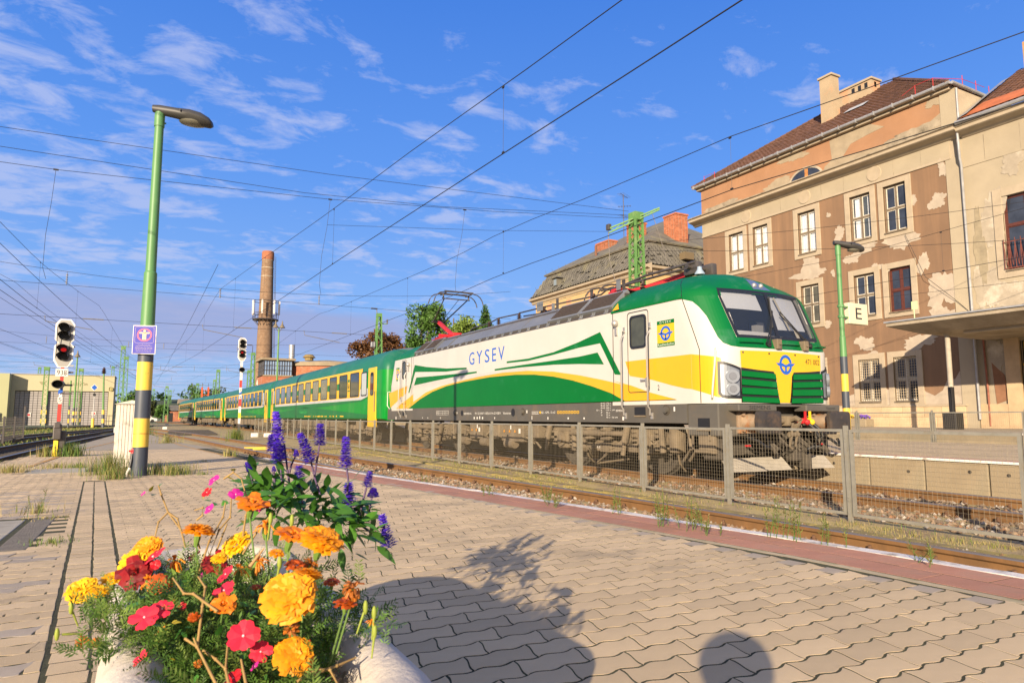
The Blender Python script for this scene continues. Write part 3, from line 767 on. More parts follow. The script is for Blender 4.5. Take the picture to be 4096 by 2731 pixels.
surf('green_surround', [(-.90, 2.303), (-1.9, 2.303), (-2.90, 2.303), (-2.895, 2.485), (-1.9, 2.485), (-.905, 2.485)], M_lgr)
b = MB()   # thin black edge line between the roof green and white on the side
b.tube([LS(-.16, z, .004) for z in np.linspace(1.36, 3.30, 20)], .007, 5); b.tube([LS(-.16 - .0, z, .004) for z in (3.3, 3.38, 3.46, 3.55, 3.66, 3.78)], .006, 5)
b.beam((XS - .004, 11.25, 1.43), (XS - .004, 11.25, 3.25), .012, .008, (1, 0, 0)); b.beam((XS - .004, 23.25, 1.43), (XS - .004, 23.25, 3.25), .012, .008, (1, 0, 0))
b.build('body_seam', M_seal, loco)
MB().box((XS - .015, 9.2, 3.225), (XS + .01, 11.3, 3.255)).build('rain_gutter', M_lg, loco)
# --- windscreen: frame, glass, interior
ws_o = WS_OUT
def poly_resample(poly, n):
 P = [Vector(p).to_2d() if len(p) > 2 else Vector(p) for p in poly]; L = [0]
 for i in range(len(P)): L.append(L[-1] + (P[(i + 1) % len(P)] - P[i]).length)
 out = []
 for k in range(n):
  t = L[-1] * k / n
  for i in range(len(P)):
   if L[i + 1] >= t: q = (t - L[i]) / max(1e-9, L[i + 1] - L[i]); p = P[i].lerp(P[(i + 1) % len(P)], q); out.append((p.x, p.y)); break
 return out
ctr = Vector((-1.9, 2.95))
def scale_in(p, d):
 v = Vector(p); return (v.x + (d if v.x < -1.9 else -d) * min(1, abs(v.x + 1.9) / .5), v.y + (d if v.y < 2.95 else -d) * min(1, abs(v.y - 2.95) / .2))
oo = poly_resample(ws_o, 96); ii = [scale_in(p, .055) for p in oo]
b = MB(); n = 96
b.add([LS(u, z, .008) for u, z in oo] + [LS(u, z, .008) for u, z in ii] + [LS(u, z, -.05) for u, z in ii], [(i, (i + 1) % n, n + (i + 1) % n, n + i) for i in range(n)] + [(n + i, n + (i + 1) % n, 2 * n + (i + 1) % n, 2 * n + i) for i in range(n)])
decal(b, [(-1.945, 2.53), (-1.855, 2.53), (-1.86, 3.36), (-1.94, 3.36)], lambda u, z: LS(u, z, .009), .05, .05)
wf = b.build('windscreen_frame', M_seal, loco, smooth=50)
for sgn in (0, 1):
 p = [(-1.86, 3.35), (-1.86, 2.53), (-1.5, 2.528), (-.95, 2.528), (-.875, 3.36), (-1.4, 3.352)]
 if sgn: p = [(-3.8 - u, z) for u, z in reversed(p)]
 surf('windscreen_glass', p, G_wind, .0, .08, .08)
# driver's cab behind the glass
b = MB(); b.box((8.55, 9.62, 1.6), (11.23, 9.66, 3.45)); b.build('cab_back_wall', M_cabin, loco)
b = MB(); b.box((8.75, 8.62, 2.0), (11.03, 9.2, 2.50)); b.cbox((8.95, 8.68, 2.5), (9.7, 9.05, 2.62), .03); b.box((9.72, 8.74, 2.5), (9.9, 8.85, 2.78)); b.build('driver_desk', mat('desk_grey', (.22, .22, .22), .7), loco)
b = MB(); b.cbox((9.15, 9.3, 2.2), (9.65, 9.42, 3.05), .05); b.cbox((10.2, 9.3, 2.2), (10.65, 9.42, 2.95), .05); b.build('driver_seat', mat('seat_dark', (.03, .032, .04), .8), loco)
# roller blinds lowered inside: half on the near pane, full on the far pane
for nm, p in (('sun_blind', [(-.90, 3.345), (-1.70, 3.335), (-1.76, 3.02), (-.925, 3.03)]), ('sun_blind', [(-1.98, 3.335), (-2.86, 3.345), (-2.88, 2.70), (-2.02, 2.68)])):
 surf(nm, p, M_blind, -.06, .08, .08)
surf('cab_panel', [(-1.0, 2.55), (-1.0, 2.62), (-1.75, 2.61), (-1.80, 2.545)], mat('desk_top_pale', (.40, .40, .40), .8), -.06, .08, .08)
# roof headlamp window above the windscreen
rv = [(-1.66, 3.43), (-2.14, 3.43), (-2.08, 3.60), (-2.02, 3.69), (-1.78, 3.69), (-1.72, 3.60)]
hlw = surf('top_headlight', rv, mat('top_lamp_glass', (.10, .12, .16), .08, coat=.5), .009, .04, .03)
b = MB(); 
for u in (-1.80, -2.0): b.sphere(LS(u, 3.53, .0), .05, 10, 6)
b.build('lamp', M_steel, hlw, smooth=60)
# wipers
for P in (((-1.925, 3.02), (-1.70, 2.60), (-1.57, 2.38)), ((-2.12, 3.02), (-2.40, 2.66), (-2.64, 2.40))):
 b = MB(); pts = [Vector(LS(u, z, .055)) for u, z in P]; b.tube([LS(P[0][0], P[0][1], .03), pts[1], LS(P[2][0], P[2][1], .05)], .012, 6); b.tube([LS(P[0][0] + .03, P[0][1] - .05, .03), LS(P[1][0] + .035, P[1][1], .05), LS(P[2][0] + .05, P[2][1] + .02, .05)], .01, 6)
 u0, z0 = P[0]; du = .10 if u0 > -2 else -.04
 b.beam(LS(u0 - (.03 if u0 > -2 else -.05), z0 + .27, .022), LS(u0 + (.12 if u0 > -2 else -.12), z0 - .33, .022), .022, .03)
 b.cyl(LS(P[2][0], P[2][1], -.0), LS(P[2][0], P[2][1], .07), .045, n=10)
 b.tube([LS(P[2][0], P[2][1], .06), LS((P[1][0] + P[2][0]) / 2, (P[1][1] + P[2][1]) / 2, .06)], .026, 8)
 b.build('wiper', M_blk, loco, smooth=40)
for u0, u1 in ((-.92, -1.47), (-1.88, -2.36), (-2.78, -3.15)):
 b = MB(); b.tube([LS(u0, 2.385, .0), LS(u0 - .02, 2.40, .05), LS((u0 + u1) / 2, 2.405, .055), LS(u1 + .02, 2.405, .05), LS(u1, 2.39, .0)], .014, 8); b.build('grab_rail', M_lgr, loco, smooth=40)
for u in (-1.78, -2.49):
 b = MB(); x, y, z = LS(u, 2.40, .0); b.cbox((x - .06, y - .10, z - .10), (x + .06, y + .03, z + .08), .012); b.cyl((x, y - .12, z), (x, y - .09, z), .03, n=10); b.build('socket_box', M_dust, loco)
# --- front end below the windscreen
YP_ = [(-.893, 2.245), (-1.9, 2.262), (-2.907, 2.245), (-2.897, 1.955), (-2.55, 1.925), (-2.15, 1.905), (-2.10, 1.83), (-2.06, 1.55), (-2.02, 1.365), (-1.78, 1.365), (-1.74, 1.55), (-1.70, 1.83), (-1.65, 1.905), (-1.25, 1.925), (-.903, 1.955)]
fp = surf('front_panel', YP_, M_ly2, .014, .08, .08)
b = MB()
for u in (-.95, -1.55, -2.2, -2.85): b.cyl(LS(u, 2.215, .0), LS(u, 2.215, .025), .016, n=8)
b.build('panel_bolt', M_dlet, fp)
for sgn in (0, 1):
 q = [(-.903, 1.95), (-1.25, 1.92), (-1.655, 1.90), (-1.70, 1.83), (-1.74, 1.55), (-1.785, 1.362), (-.885, 1.362)]
 if sgn: q = [(-3.8 - u, z) for u, z in reversed(q)]
 back = surf('grille_back', q, M_blk, .004, .1, .1)
 for k, (za, zb) in enumerate(((1.365, 1.465), (1.495, 1.62), (1.65, 1.765), (1.795, 1.905))):
  b = MB(); uo = -.90
  def inner(z): return -1.775 + (z - 1.362) * .085 / .19 * .55 if z < 1.55 else -1.735 + (z - 1.55) * .12
  N_ = 10
  for side in (0,):
   v = []
   for i in range(N_ + 1):
    f_ = i / N_; sag = -.035 * f_ * (1 if k > 1 else .5)
    for z, of in ((za, .004), (za + .012, .034), (zb - .01, .03), (zb, .01)):
     u = uo + (inner(z) + .012 - uo) * f_
     if sgn: u = -3.8 - u
     v.append(LS(u, z + sag, of))
   b.add(v, [(4 * i + c, 4 * i + c + 1, 4 * i + c + 5, 4 * i + c + 4) for i in range(N_) for c in range(3)])
  b.build('louvre', M_lg, loco)
# emblem: a wheel with wings, drawn as ring segments
def emblem(fn, cu, cv, w, h, m, parent, off_name='emblem'):
 """fn(u,v)->xyz with u to the viewer's right; w,h full size"""
 b = MB(); W, H = w / 2, h / 2
 def E(x, y): return fn(cu + x * W, cv + y * H)
 def seg(r0x, r0y, r1x, r1y, a0, a1, n=20):
  v = []
  for i in range(n + 1):
   a = R(a0 + (a1 - a0) * i / n); v += [E(r0x * math.cos(a), r0y * math.sin(a)), E(r1x * math.cos(a), r1y * math.sin(a))]
  b.add(v, [(2 * i, 2 * i + 1, 2 * i + 3, 2 * i + 2) for i in range(n)])
 seg(.66, 1.0, .43, .68, 12, 180, 26); seg(.66, 1.0, .43, .68, 190, 350, 26)
 b.add([E(*p) for p in ((-1, .14), (-.72, -.14), (-.5, -.14), (-.62, .14))], [(0, 1, 2, 3)])
 b.add([E(*p) for p in ((-.62, .14), (-.3, .14), (-.08, -.02), (0, .02), (.0, -.35), (-.18, -.22), (-.5, -.14))], [(0, 1, 2, 3, 4, 5, 6)])
 b.add([E(*p) for p in ((.62, .14), (.3, .14), (.08, -.02), (0, .02), (.0, -.35), (.18, -.22), (.5, -.14))], [(0, 1, 2, 3, 4, 5, 6)])
 b.add([E(*p) for p in ((1, .14), (.72, -.14), (.5, -.14), (.62, .14))], [(0, 1, 2, 3)])
 b.add([E(*p) for p in ((-.1, -.28), (.1, -.28), (.10, -.82), (-.1, -.82))], [(0, 1, 2, 3)])
 return b.build(off_name, m, parent)
emblem(lambda u, v: LS(-u, v, .018), 1.95, 2.035, .48, .35, M_blue, loco)
b = MB(); put_text(b, '471 002', lambda u, v: LS(-u, v, .018), 2.47, 2.86, 2.06, 2.155); b.build('running_number', M_dlet, loco)
# headlight clusters at the corners
for sgn in (0, 1):
 q = [(-.445, 2.055), (-.55, 2.05), (-.895, 1.945), (-.885, 1.43), (-.60, 1.43), (-.50, 1.45), (-.445, 1.51)]
 q2 = [(-.49, 2.005), (-.56, 2.0), (-.86, 1.91), (-.85, 1.475), (-.60, 1.475), (-.52, 1.49), (-.49, 1.53)]
 if sgn: q = [(-3.8 - u, z) for u, z in reversed(q)]; q2 = [(-3.8 - u, z) for u, z in reversed(q2)]
 hl = surf('headlight', q, M_seal, .012, .05, .1)
 surf('reflector', q2, mat('lamp_silver', (.20, .22, .25), .3, .3), .018, .05, .1, hl)
 for (u, z, r) in ((-.70, 1.80, .12), (-.70, 1.585, .11)):
  uu = -3.8 - u if sgn else u
  c0, c1 = Vector(LS(uu, z, .015)), Vector(LS(uu, z, .055)); 
  b = MB(); b.cyl(c0, c1, r, r * .93, 20); o = b.build('lamp', mat('lamp_lens', (.26, .28, .31), .12, .4, coat=.6), hl, smooth=40)
  b = MB(); b.cyl(c1 - (c1 - c0) * .05, c1 + (c1 - c0) * .15, r * .55, r * .5, 16); b.build('lamp', mat('lamp_core', (.25, .26, .28), .15, .6), hl, smooth=40)
# --- side fittings: cab doors, rails, lamps, logos
def door(y0, y1, z0, z1, wy0, wy1, wz0, wz1, hnd):
 d = MB(); o = rrect(y0, y1, z0, z1, .07); i_ = rrect(y0 + .016, y1 - .016, z0 + .016, z1 - .016, .06); n = len(o)
 d.add([(XS - .007, *p) for p in o] + [(XS - .007, *p) for p in i_], ring_poly(range(n), range(n, 2 * n)))
 dr = d.build('cab_door', M_seal, loco)
 w = MB(); o = rrect(wy0, wy1, wz0, wz1, .09); i_ = rrect(wy0 + .045, wy1 - .045, wz0 + .045, wz1 - .045, .06)
 w.add([(XS - .022, *p) for p in o] + [(XS - .022, *p) for p in i_] + [(XS, *p) for p in o] + [(XS, *p) for p in i_], ring_poly(range(n), range(n, 2 * n)) + ring_poly(range(2 * n, 3 * n), range(n)) + ring_poly(range(n, 2 * n), range(3 * n, 4 * n)))
 w.build('window_frame', M_seal, dr)
 w = MB(); w.add([(XS - .010, *p) for p in i_], [tuple(range(n))]); w.build('window_glass', mat('door_glass', (.055, .06, .045), .07, var=.3, vs_=3), dr)
 h = MB(); h.box((XS - .04, hnd, 1.80), (XS - .005, hnd + .20, 1.835)); h.box((XS - .05, hnd - .03, 1.70), (XS - .005, hnd + .03, 1.86)); h.build('door_handle', M_steel, dr)
 return dr
door(10.125, 10.775, 1.585, 3.17, 10.19, 10.69, 2.44, 3.09, 10.17)
door(23.79, 24.29, 1.585, 3.2, 23.87, 24.2, 2.50, 3.155, 24.2)
for y in (10.87, 10.075, 23.72, 24.36):
 b = MB(); b.tube([(XS - .0, y, 2.82), (XS - .05, y, 2.80), (XS - .055, y, 2.72), (XS - .10, y, 2.62), (XS - .10, y, 1.32), (XS - .055, y, 1.26), (XS - .055, y, 1.16), (XS, y, 1.15)], .017, 8)
 b.box((XS - .02, y - .03, 2.78), (XS, y + .03, 2.9)); b.box((XS - .02, y - .03, 1.08), (XS, y + .03, 1.2)); b.build('handrail', M_steel, loco, smooth=40)
b = MB(); b.tube([LS(-.42, 2.27, .0), LS(-.42, 2.255, .07), LS(-.40, 2.0, .075), LS(-.36, 1.6, .075), LS(-.345, 1.45, .07), LS(-.345, 1.42, .0)], .018, 8); b.build('handrail', M_lw, loco, smooth=40)
b = MB(); b.tube([(XS + .05, 25.75, 2.1), (XS - .04, 25.8, 2.08), (XS - .05, 25.8, 1.55), (XS + .02, 25.7, 1.42)], .018, 8); b.build('handrail', M_lw, loco, smooth=40)
for y in (11.12, 23.5):
 b = MB(); b.sphere((XS - .05, y, 3.0), .075, 12, 8, (.9, .9, 1)); b.box((XS - .035, y - .03, 2.76), (XS, y + .04, 2.93)); b.build('side_lamp', M_steel, loco, smooth=50)
def logo(y0, y1, z0, z1):
 """y0 is the viewer's left (larger Y)"""
 t = (z1 - z0)
 p = MB(); p.box((XS - .006, y1, z0 + .14 * t), (XS - .001, y0, z0 + .85 * t)); lg = p.build('logo_plate', M_ly2, loco)
 p = MB(); p.box((XS - .006, y1, z0 + .85 * t), (XS - .001, y0, z1)); p.box((XS - .006, y1, z0), (XS - .001, y0, z0 + .14 * t)); p.build('logo_band', M_lg, lg)
 m_ = (y0 + y1) / 2; w = (y0 - y1)
 emblem(lambda u, v: (XS - .008, -u, v), -m_, z0 + .495 * t, w * .92, t * .57, M_blue, lg)
 p = MB(); put_text(p, 'GYSEV', SD(.009), m_ + w * .34, m_ - w * .34, z0 + .89 * t, z0 + .965 * t, 1.3); put_text(p, 'Raaberbahn', SD(.009), m_ + w * .46, m_ - w * .46, z0 + .03 * t, z0 + .115 * t); p.build('lettering', M_wlet, lg)
logo(9.88, 9.41, 2.41, 2.89); logo(24.93, 24.58, 2.46, 2.965)
b = MB(); 
for k, ch in enumerate('GYSEV'):
 yc = [18.12, 17.60, 17.10, 16.66, 16.23][k]; w = [.36, .38, .30, .24, .36][k]
 put_text(b, ch, SD(.004), yc + w / 2, yc - w / 2, 2.635, 3.0)
b.build('name_lettering', M_blue, loco)
b = MB()
def T(s, y0, y1, z0, z1):
 b = MB(); put_text(b, s, SD(.006), y0, y1, z0, z1); b.build('lettering', M_wlet, loco)
T('SIEMENS', 18.65, 18.12, 1.19, 1.245); T('91 55 0471 002-0 H-GYSEV', 17.87, 16.25, 1.19, 1.25); T('Vectron', 16.13, 15.68, 1.19, 1.25); T('KE - GPR - E mZ', 14.13, 13.5, 1.2, 1.25)
for k, (a, c) in enumerate((('R+E', '176 t'), ('R+E', '157 t'), ('P+E', '105 t'), ('R', '135 t (95 t)'), ('P', '95 t'), ('G', '72 t'), ('', '45 t / 56 kN'))):
 z = 1.385 - k * .048
 if a: T(a, 11.70, 11.70 - .045 * len(a), z, z + .03)
 T(c, 11.52, 11.52 - .032 * len(c), z, z + .03)
T('87 t', 11.86, 11.76, 1.24, 1.275)
T('SIEMENS', 11.19, 10.96, 1.225, 1.265)
def rectq(y0, y1, z0, z1): MB().add([(XS - .006, y0, z0), (XS - .006, y1, z0), (XS - .006, y1, z1), (XS - .006, y0, z1)], [(0, 1, 2, 3)]).build('marking', M_wlet, loco)
for y, z, w, h in ((17.95, 1.09, .07, .06), (17.75, 1.09, .07, .06), (17.58, 1.1, .06, .08), (17.4, 1.09, .07, .06), (16.63, 1.09, .04, .05), (14.6, 1.1, .03, .09), (13.85, 1.09, .04, .06), (12.98, 1.09, .05, .04), (12.35, 1.09, .05, .04), (20.5, 1.09, .04, .05), (21.6, 1.09, .05, .04), (22.1, 1.09, .05, .04), (19.17, 1.24, .04, .06), (14.86, 1.25, .05, .07), (10.98, 1.09, .05, .07), (9.48, 1.26, .04, .08), (24.9, 1.08, .08, .1)): rectq(y, y - w, z - h / 2, z + h / 2)
for z in (1.19, 1.25, 1.31): rectq(20.82, 19.82, z - .004, z + .004)
for y in (20.82, 20.6, 20.3, 20.1, 19.82): rectq(y, y - .012, 1.19, 1.31)
for z in (1.19, 1.245): rectq(14.6, 14.26, z - .004, z + .004)
T('REV.STOP.05.11.2022', 14.58, 14.28, 1.203, 1.232); T('H', 20.78, 20.66, 1.2, 1.3)
for k in range(8):
 b = MB()
 y = 13.42 - k * .115
 o = rrect(y - .1, y, 1.195, 1.255, .015, 2); i_ = rrect(y - .09, y - .01, 1.205, 1.245, .01, 2); n = len(o)
 b.add([(XS - .006, *p) for p in o] + [(XS - .006, *p) for p in i_], ring_poly(range(n), range(n, 2 * n)))
 put_text(b, ('D', 'ep', 'ep', 'ep', 'ep', 'o', 'NBÜ', 'ep')[k], SD(.006), y - .025, y - .075, 1.21, 1.24); b.build('symbol', M_ylet, loco)
b = MB()
put_text(b, 'K', SD(.006), 14.2, 14.17, 1.215, 1.24); b.add([(XS - .006, 14.19 + .05 * math.cos(a), 1.228 + .035 * math.sin(a)) for a in (0, 1.571, 3.142, 4.712)], [(0, 1, 2, 3)])
b.build('symbol', M_ylet, loco)
b = MB(); put_text(b, '2', SD(.006), 9.90, 9.85, 1.61, 1.71); b.build('cab_number', M_dlet, loco)
flat('warning_triangle', [(11.20, 3.27), (10.98, 3.275), (11.00, 3.40)], M_ly, .05)
# jacking holes and sockets in the frame band
for y, r in ((18.79, .085), (15.57, .10)):
 MB().cyl((XS - .004, y, 1.235), (XS + .0, y, 1.235), r, n=18).build('access_hole', M_blk, loco)
for y in (19.29, 15.05, 9.68, 24.59):
 b = MB(); b.cyl((XS - .006, y, 1.245), (XS, y, 1.245), .10, n=18); o = b.build('charging_socket', M_dust2, loco)
 b = MB(); b.cyl((XS - .05, y - .01, 1.245), (XS - .006, y - .01, 1.245), .06, n=14); b.cyl((XS - .06, y - .01, 1.245), (XS - .05, y - .01, 1.245), .04, n=12); b.build('socket_cap', M_frame, o)
for y0, y1 in ((10.27, 10.60), (23.95, 24.16)):
 b = MB(); b.box((XS - .003, y0, 1.135), (XS + .004, y1, 1.31)); st = b.build('door_step', M_blk, loco)
 MB().box((XS - .02, y0, 1.12), (XS + .02, y1, 1.15)).build('tread', M_dust, st)
# --- sloping roof hatches and the bracket strip beneath them
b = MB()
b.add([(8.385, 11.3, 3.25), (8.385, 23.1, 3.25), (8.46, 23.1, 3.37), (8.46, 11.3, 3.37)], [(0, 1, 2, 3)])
b.build('cable_gutter', mat('gutter_dark', (.05, .042, .032), .8), loco)  # the groove strip itself is dark grey-brown
y = 11.5; b = MB(); b.add([(8.375, -.09, 3.262), (8.375, .09, 3.262), (8.445, .03, 3.36), (8.445, -.03, 3.36), (8.40, 0, 3.26)], [(0, 1, 2, 3), (0, 1, 4)]); b.box((8.37, -.012, 3.27), (8.40, .012, 3.34)); me_gb = b.mesh('gutter_bracket', M_roofp)
while y < 23.1: inst('gutter_bracket', me_gb, loco, (0, y, 0)); y += .47
for y0, y1, k in ((11.33, 12.55, 1), (12.6, 13.88, 1), (13.93, 15.2, 0), (15.23, 18.88, 0), (18.92, 19.95, 0), (20.1, 21.15, 0), (21.2, 22.2, 1), (22.25, 23.1, 1)):
 b = MB(); A, B_ = (8.43, 3.36), (8.86, 3.76); off = .04 if k else .0
 dx, dz = (B_[1] - A[1]), -(B_[0] - A[0]); l = math.hypot(dx, dz); nx, nz = -dx / l, -dz / l
 def Q(t, y, o): return (A[0] + (B_[0] - A[0]) * t + nx * o, y, A[1] + (B_[1] - A[1]) * t + nz * o)
 b.add([Q(0, y0, off), Q(0, y1, off), Q(1, y1, off), Q(1, y0, off), Q(0, y0, -.05), Q(0, y1, -.05), Q(1, y1, -.05), Q(1, y0, -.05)], [(0, 1, 2, 3), (0, 4, 5, 1), (3, 2, 6, 7), (0, 3, 7, 4), (1, 5, 6, 2)])
 if not k: b.add([Q(1, y0, 0), Q(1, y1, 0), (9.3, y1, 3.78), (9.3, y0, 3.78)], [(0, 1, 2, 3)])
 else: b.add([Q(1, y0, off), Q(1, y1, off), (9.2, y1, 3.76), (9.2, y0, 3.76)], [(0, 1, 2, 3)])
 h = b.build('roof_hatch', M_roofp, loco)
 if k:
  g_ = MB(); nl = 9
  g_.add([Q(.12, y0 + .07, off + .004), Q(.12, y1 - .07, off + .004), Q(.88, y1 - .07, off + .004), Q(.88, y0 + .07, off + .004)], [(0, 1, 2, 3)])
  for i in range(nl):
   t = .14 + .72 * i / (nl - 1); g_.beam(Q(t, y0 + .07, off + .012), Q(t, y1 - .07, off + .012), .012, .016)
  g_.build('grille', M_louv, h)
# --- roof equipment
def insulator(x, y, z, h, r=.07):
 b = MB(); b.cyl((x, y, z), (x, y, z + h), r * .45, n=10)
 k = max(3, int(h / .055))
 for i in range(k): zz = z + h * (i + .5) / k; b.cyl((x, y, zz - .012), (x, y, zz + .014), r * 1.15, r * .6, 12)
 b.cyl((x, y, z + h), (x, y, z + h + .05), r * .6, n=10); return b.build('insulator', M_insul, loco, smooth=30)
for y, h in ((11.45, .24), (12.35, .26), (13.3, .26), (15.6, .27), (17.0, .28), (18.3, .30), (18.95, .28)): insulator(9.35, y, 3.74, h)
b = MB()
for P in ([(9.35, 11.45, 4.05), (9.35, 12.0, 4.06), (9.35, 12.8, 4.05), (9.35, 13.0, 3.98), (9.35, 13.6, 4.0), (9.35, 15.6, 4.06), (9.35, 17.0, 4.08)], [(9.35, 17.0, 4.06), (9.35, 18.3, 4.1), (9.35, 18.95, 4.02), (9.35, 20.2, 4.0), (9.35, 20.5, 3.88), (9.5, 22.2, 3.9)], [(9.5, 15.2, 3.98), (9.5, 16.2, 3.96), (9.5, 17.0, 4.0)]): b.tube(P, .021, 7)
for y in (12.1, 13.35, 14.9, 15.7): b.box((9.32, y - .05, 3.75), (9.34, y + .05, 4.18 if y < 15 else 4.22)); 
b.build('roof_busbar', M_dm, loco, smooth=40)
b = MB()
for y in (12.2, 14.95, 15.6, 15.75): b.box((9.25, y - .07, 3.95), (9.27, y + .07, 4.2)) if y != 14.95 else b.box((9.2, y - .03, 3.75), (9.26, y + .03, 4.05))
b.cbox((9.6, 13.6, 3.74), (10.6, 15.0, 3.86), .03); b.cbox((9.7, 16.2, 3.74), (10.3, 17.6, 3.95), .04); b.build('roof_box', M_roofp, loco)
# raised pantograph at the rear
pan = MB(); pan.cbox((9.25, 22.75, 3.92), (10.5, 23.25, 4.0), .02); pan.cbox((9.3, 22.3, 3.9), (9.5, 23.7, 3.97), .02); pan.cbox((10.25, 22.3, 3.9), (10.45, 23.7, 3.97), .02)
pan.cyl((9.3, 22.95, 4.06), (10.45, 22.95, 4.06), .06, n=10); pan.beam((9.87, 22.95, 4.08), (9.87, 24.42, 4.76), .10, .12); pan.cbox((9.7, 22.6, 4.0), (10.05, 22.9, 4.16), .02)
pg = pan.build('pantograph', M_redm, loco, smooth=35)
b = MB(); KN = Vector((9.87, 24.42, 4.76)); HD = Vector((9.87, 22.75, 5.40))
b.cyl(KN - Vector((.28, 0, 0)), KN + Vector((.28, 0, 0)), .04, n=10)
for s_ in (-1, 1): b.tube([KN + Vector((s_ * .22, 0, 0)), HD + Vector((s_ * .46, 0, 0))], .026, 8, .02)
b.tube([KN + Vector((0, .05, -.06)), Vector((9.87, 23.3, 4.02))], .016, 6); b.tube([KN + Vector((.1, .02, 0)), HD + Vector((.1, 0, -.02))], .010, 6)
b.cyl(HD - Vector((.55, 0, 0)), HD + Vector((.55, 0, 0)), .022, n=8)
b.build('pantograph_arm', M_dm, pg, smooth=40)
b = MB()
for dy in (-.27, .27):
 arc = [(-.98, -.30), (-.93, -.14), (-.85, -.02), (-.74, .06), (-.55, .10), (0, .115), (.55, .10), (.74, .06), (.85, -.02), (.93, -.14), (.98, -.30)]
 b.tube([(9.87 + x, HD.y + dy, HD.z + .10 + z) for x, z in arc], .02, 7)
 b.beam((9.3, HD.y + dy, HD.z + .235), (10.44, HD.y + dy, HD.z + .235), .035, .03)
for s_ in (-.5, .5): b.beam((9.87 + s_, HD.y - .27, HD.z + .17), (9.87 + s_, HD.y + .27, HD.z + .17), .03, .04); b.cyl((9.87 + s_, HD.y, HD.z), (9.87 + s_, HD.y, HD.z + .17), .03, n=8)
b.build('collector_head', M_dm, pg, smooth=40)
# folded pantograph over the front cab
b = MB(); b.cbox((9.35, 10.2, 3.93), (9.5, 12.6, 4.0), .02); b.cbox((10.25, 10.2, 3.93), (10.4, 12.6, 4.0), .02); b.beam((9.87, 11.9, 4.06), (9.87, 9.75, 4.16), .12, .10); b.cbox((9.3, 11.6, 3.95), (10.45, 11.95, 4.10), .03); b.cbox((9.32, 11.9, 3.72), (9.42, 12.05, 4.05), .01)
b.v = [(x, y + .62, z - .07) for x, y, z in b.v]
pf_ = b.build('pantograph', M_redm, loco, smooth=35)
b = MB()
for s_ in (-1, 1): b.tube([(9.87 + s_ * .2, 9.65, 4.22), (9.87 + s_ * .45, 11.9, 4.15)], .028, 8)
b.cyl((9.5, 9.65, 4.2), (10.25, 9.65, 4.2), .05, n=10); b.cbox((9.6, 9.45, 4.05), (9.75, 9.85, 4.30), .03); b.cbox((10.0, 9.45, 4.05), (10.15, 9.85, 4.30), .03); b.tube([(9.6, 9.5, 4.28), (9.55, 11.0, 4.27), (9.5, 12.2, 4.12)], .03, 8)
for dy in (-.25, .25):
 arc = [(-.98, -.24), (-.93, -.12), (-.85, -.02), (-.74, .05), (-.55, .09), (0, .10), (.55, .09), (.74, .05), (.85, -.02), (.93, -.12), (.98, -.24)]
 b.tube([(9.87 + x, 12.15 + dy, 4.12 + z) for x, z in arc], .02, 7)
for s_ in (-.5, .5): b.beam((9.87 + s_, 11.9, 4.15), (9.87 + s_, 12.4, 4.15), .03, .04)
b.v = [(x, y + .62, z - .07) for x, y, z in b.v]
b.build('pantograph_arm', M_dm, pf_, smooth=40)
b = MB(); b.lathe([(.10, 0), (.10, .03), (.05, .10), (.045, .16)], (9.6, 10.0, 3.93), 14); b.build('antenna', mat('antenna_blue', (.25, .32, .40), .5), loco, smooth=40)
# --- headstock, buffers, coupling, plough
b = MB()
b.cbox((XS + .02, 8.42, .80), (XS + .72, 9.15, 1.34), .02); b.cbox((2 * XC - XS - .72, 8.42, .80), (2 * XC - XS - .02, 9.15, 1.34), .02); b.box((XS + .7, 8.62, .80), (2 * XC - XS - .7, 9.1, 1.30))
b.cbox((8.62, 8.18, 1.215), (9.52, 8.45, 1.335), .02); b.cbox((10.26, 8.18, 1.215), (11.16, 8.45, 1.335), .02); b.box((9.5, 8.3, 1.30), (10.3, 8.45, 1.335))
hs_ = b.build('headstock', M_frame, loco)
b = MB(); b.box((XS + .24, 8.70, .88), (XS + .25, 8.42, .9)); b.box((XS + .016, 8.62, .90), (XS + .021, 8.90, 1.10)); b.build('step_recess', M_blk, hs_)
MB().box((XS + .0, 8.60, .885), (XS + .03, 8.92, .905)).build('step_tread', M_dust, hs_)
b = MB(); put_text(b, 'SIEMENS', lambda u, v: (u, 8.177, v), 8.86, 9.36, 1.245, 1.31); put_text(b, 'Vectron', lambda u, v: (u, 8.177, v), 10.78, 11.02, 1.25, 1.30); b.build('maker_lettering', M_dlet, hs_)
M_buf = mat('buffer_plate_dark', (.035, .03, .028), .6, var=.3, vs_=5, dirt=((.11, .07, .04), 4, .5, .75))
M_grease = mat('buffer_sleeve_greasy', (.30, .22, .15), .5, .2, var=.2, vs_=6, dirt=((.34, .13, .04), 5, .52, .66))
for x in (9.015, 10.765):
 b = MB(); b.cyl((x, 8.45, 1.03), (x, 8.12, 1.03), .17, .12, 18); b.cyl((x, 8.14, 1.03), (x, 7.98, 1.03), .105, n=16); b.cbox((x - .21, 8.36, .84), (x + .21, 8.44, 1.22), .02)
 for sx in (-.15, .15):
  for sz in (-.13, .13): b.cyl((x + sx, 8.30, 1.03 + sz), (x + sx, 8.37, 1.03 + sz), .03, n=8)
 bu = b.build('buffer', M_grease, loco, smooth=40)
 p_ = MB(); poly = rrect(x - .275, x + .275, .855, 1.215, .06, 5); p_.prism(poly, lambda u, v, t: (u, t, v), 7.90, 7.96); n = len(poly)
 p_.add([(u, 7.90, v) for u, v in poly] + [(x + (u - x) * .7, 7.885, 1.035 + (v - 1.035) * .7) for u, v in poly], ring_poly(range(n), range(n, 2 * n)) + [tuple(range(n, 2 * n))]); p_.build('buffer_plate', M_buf, bu, smooth=30)
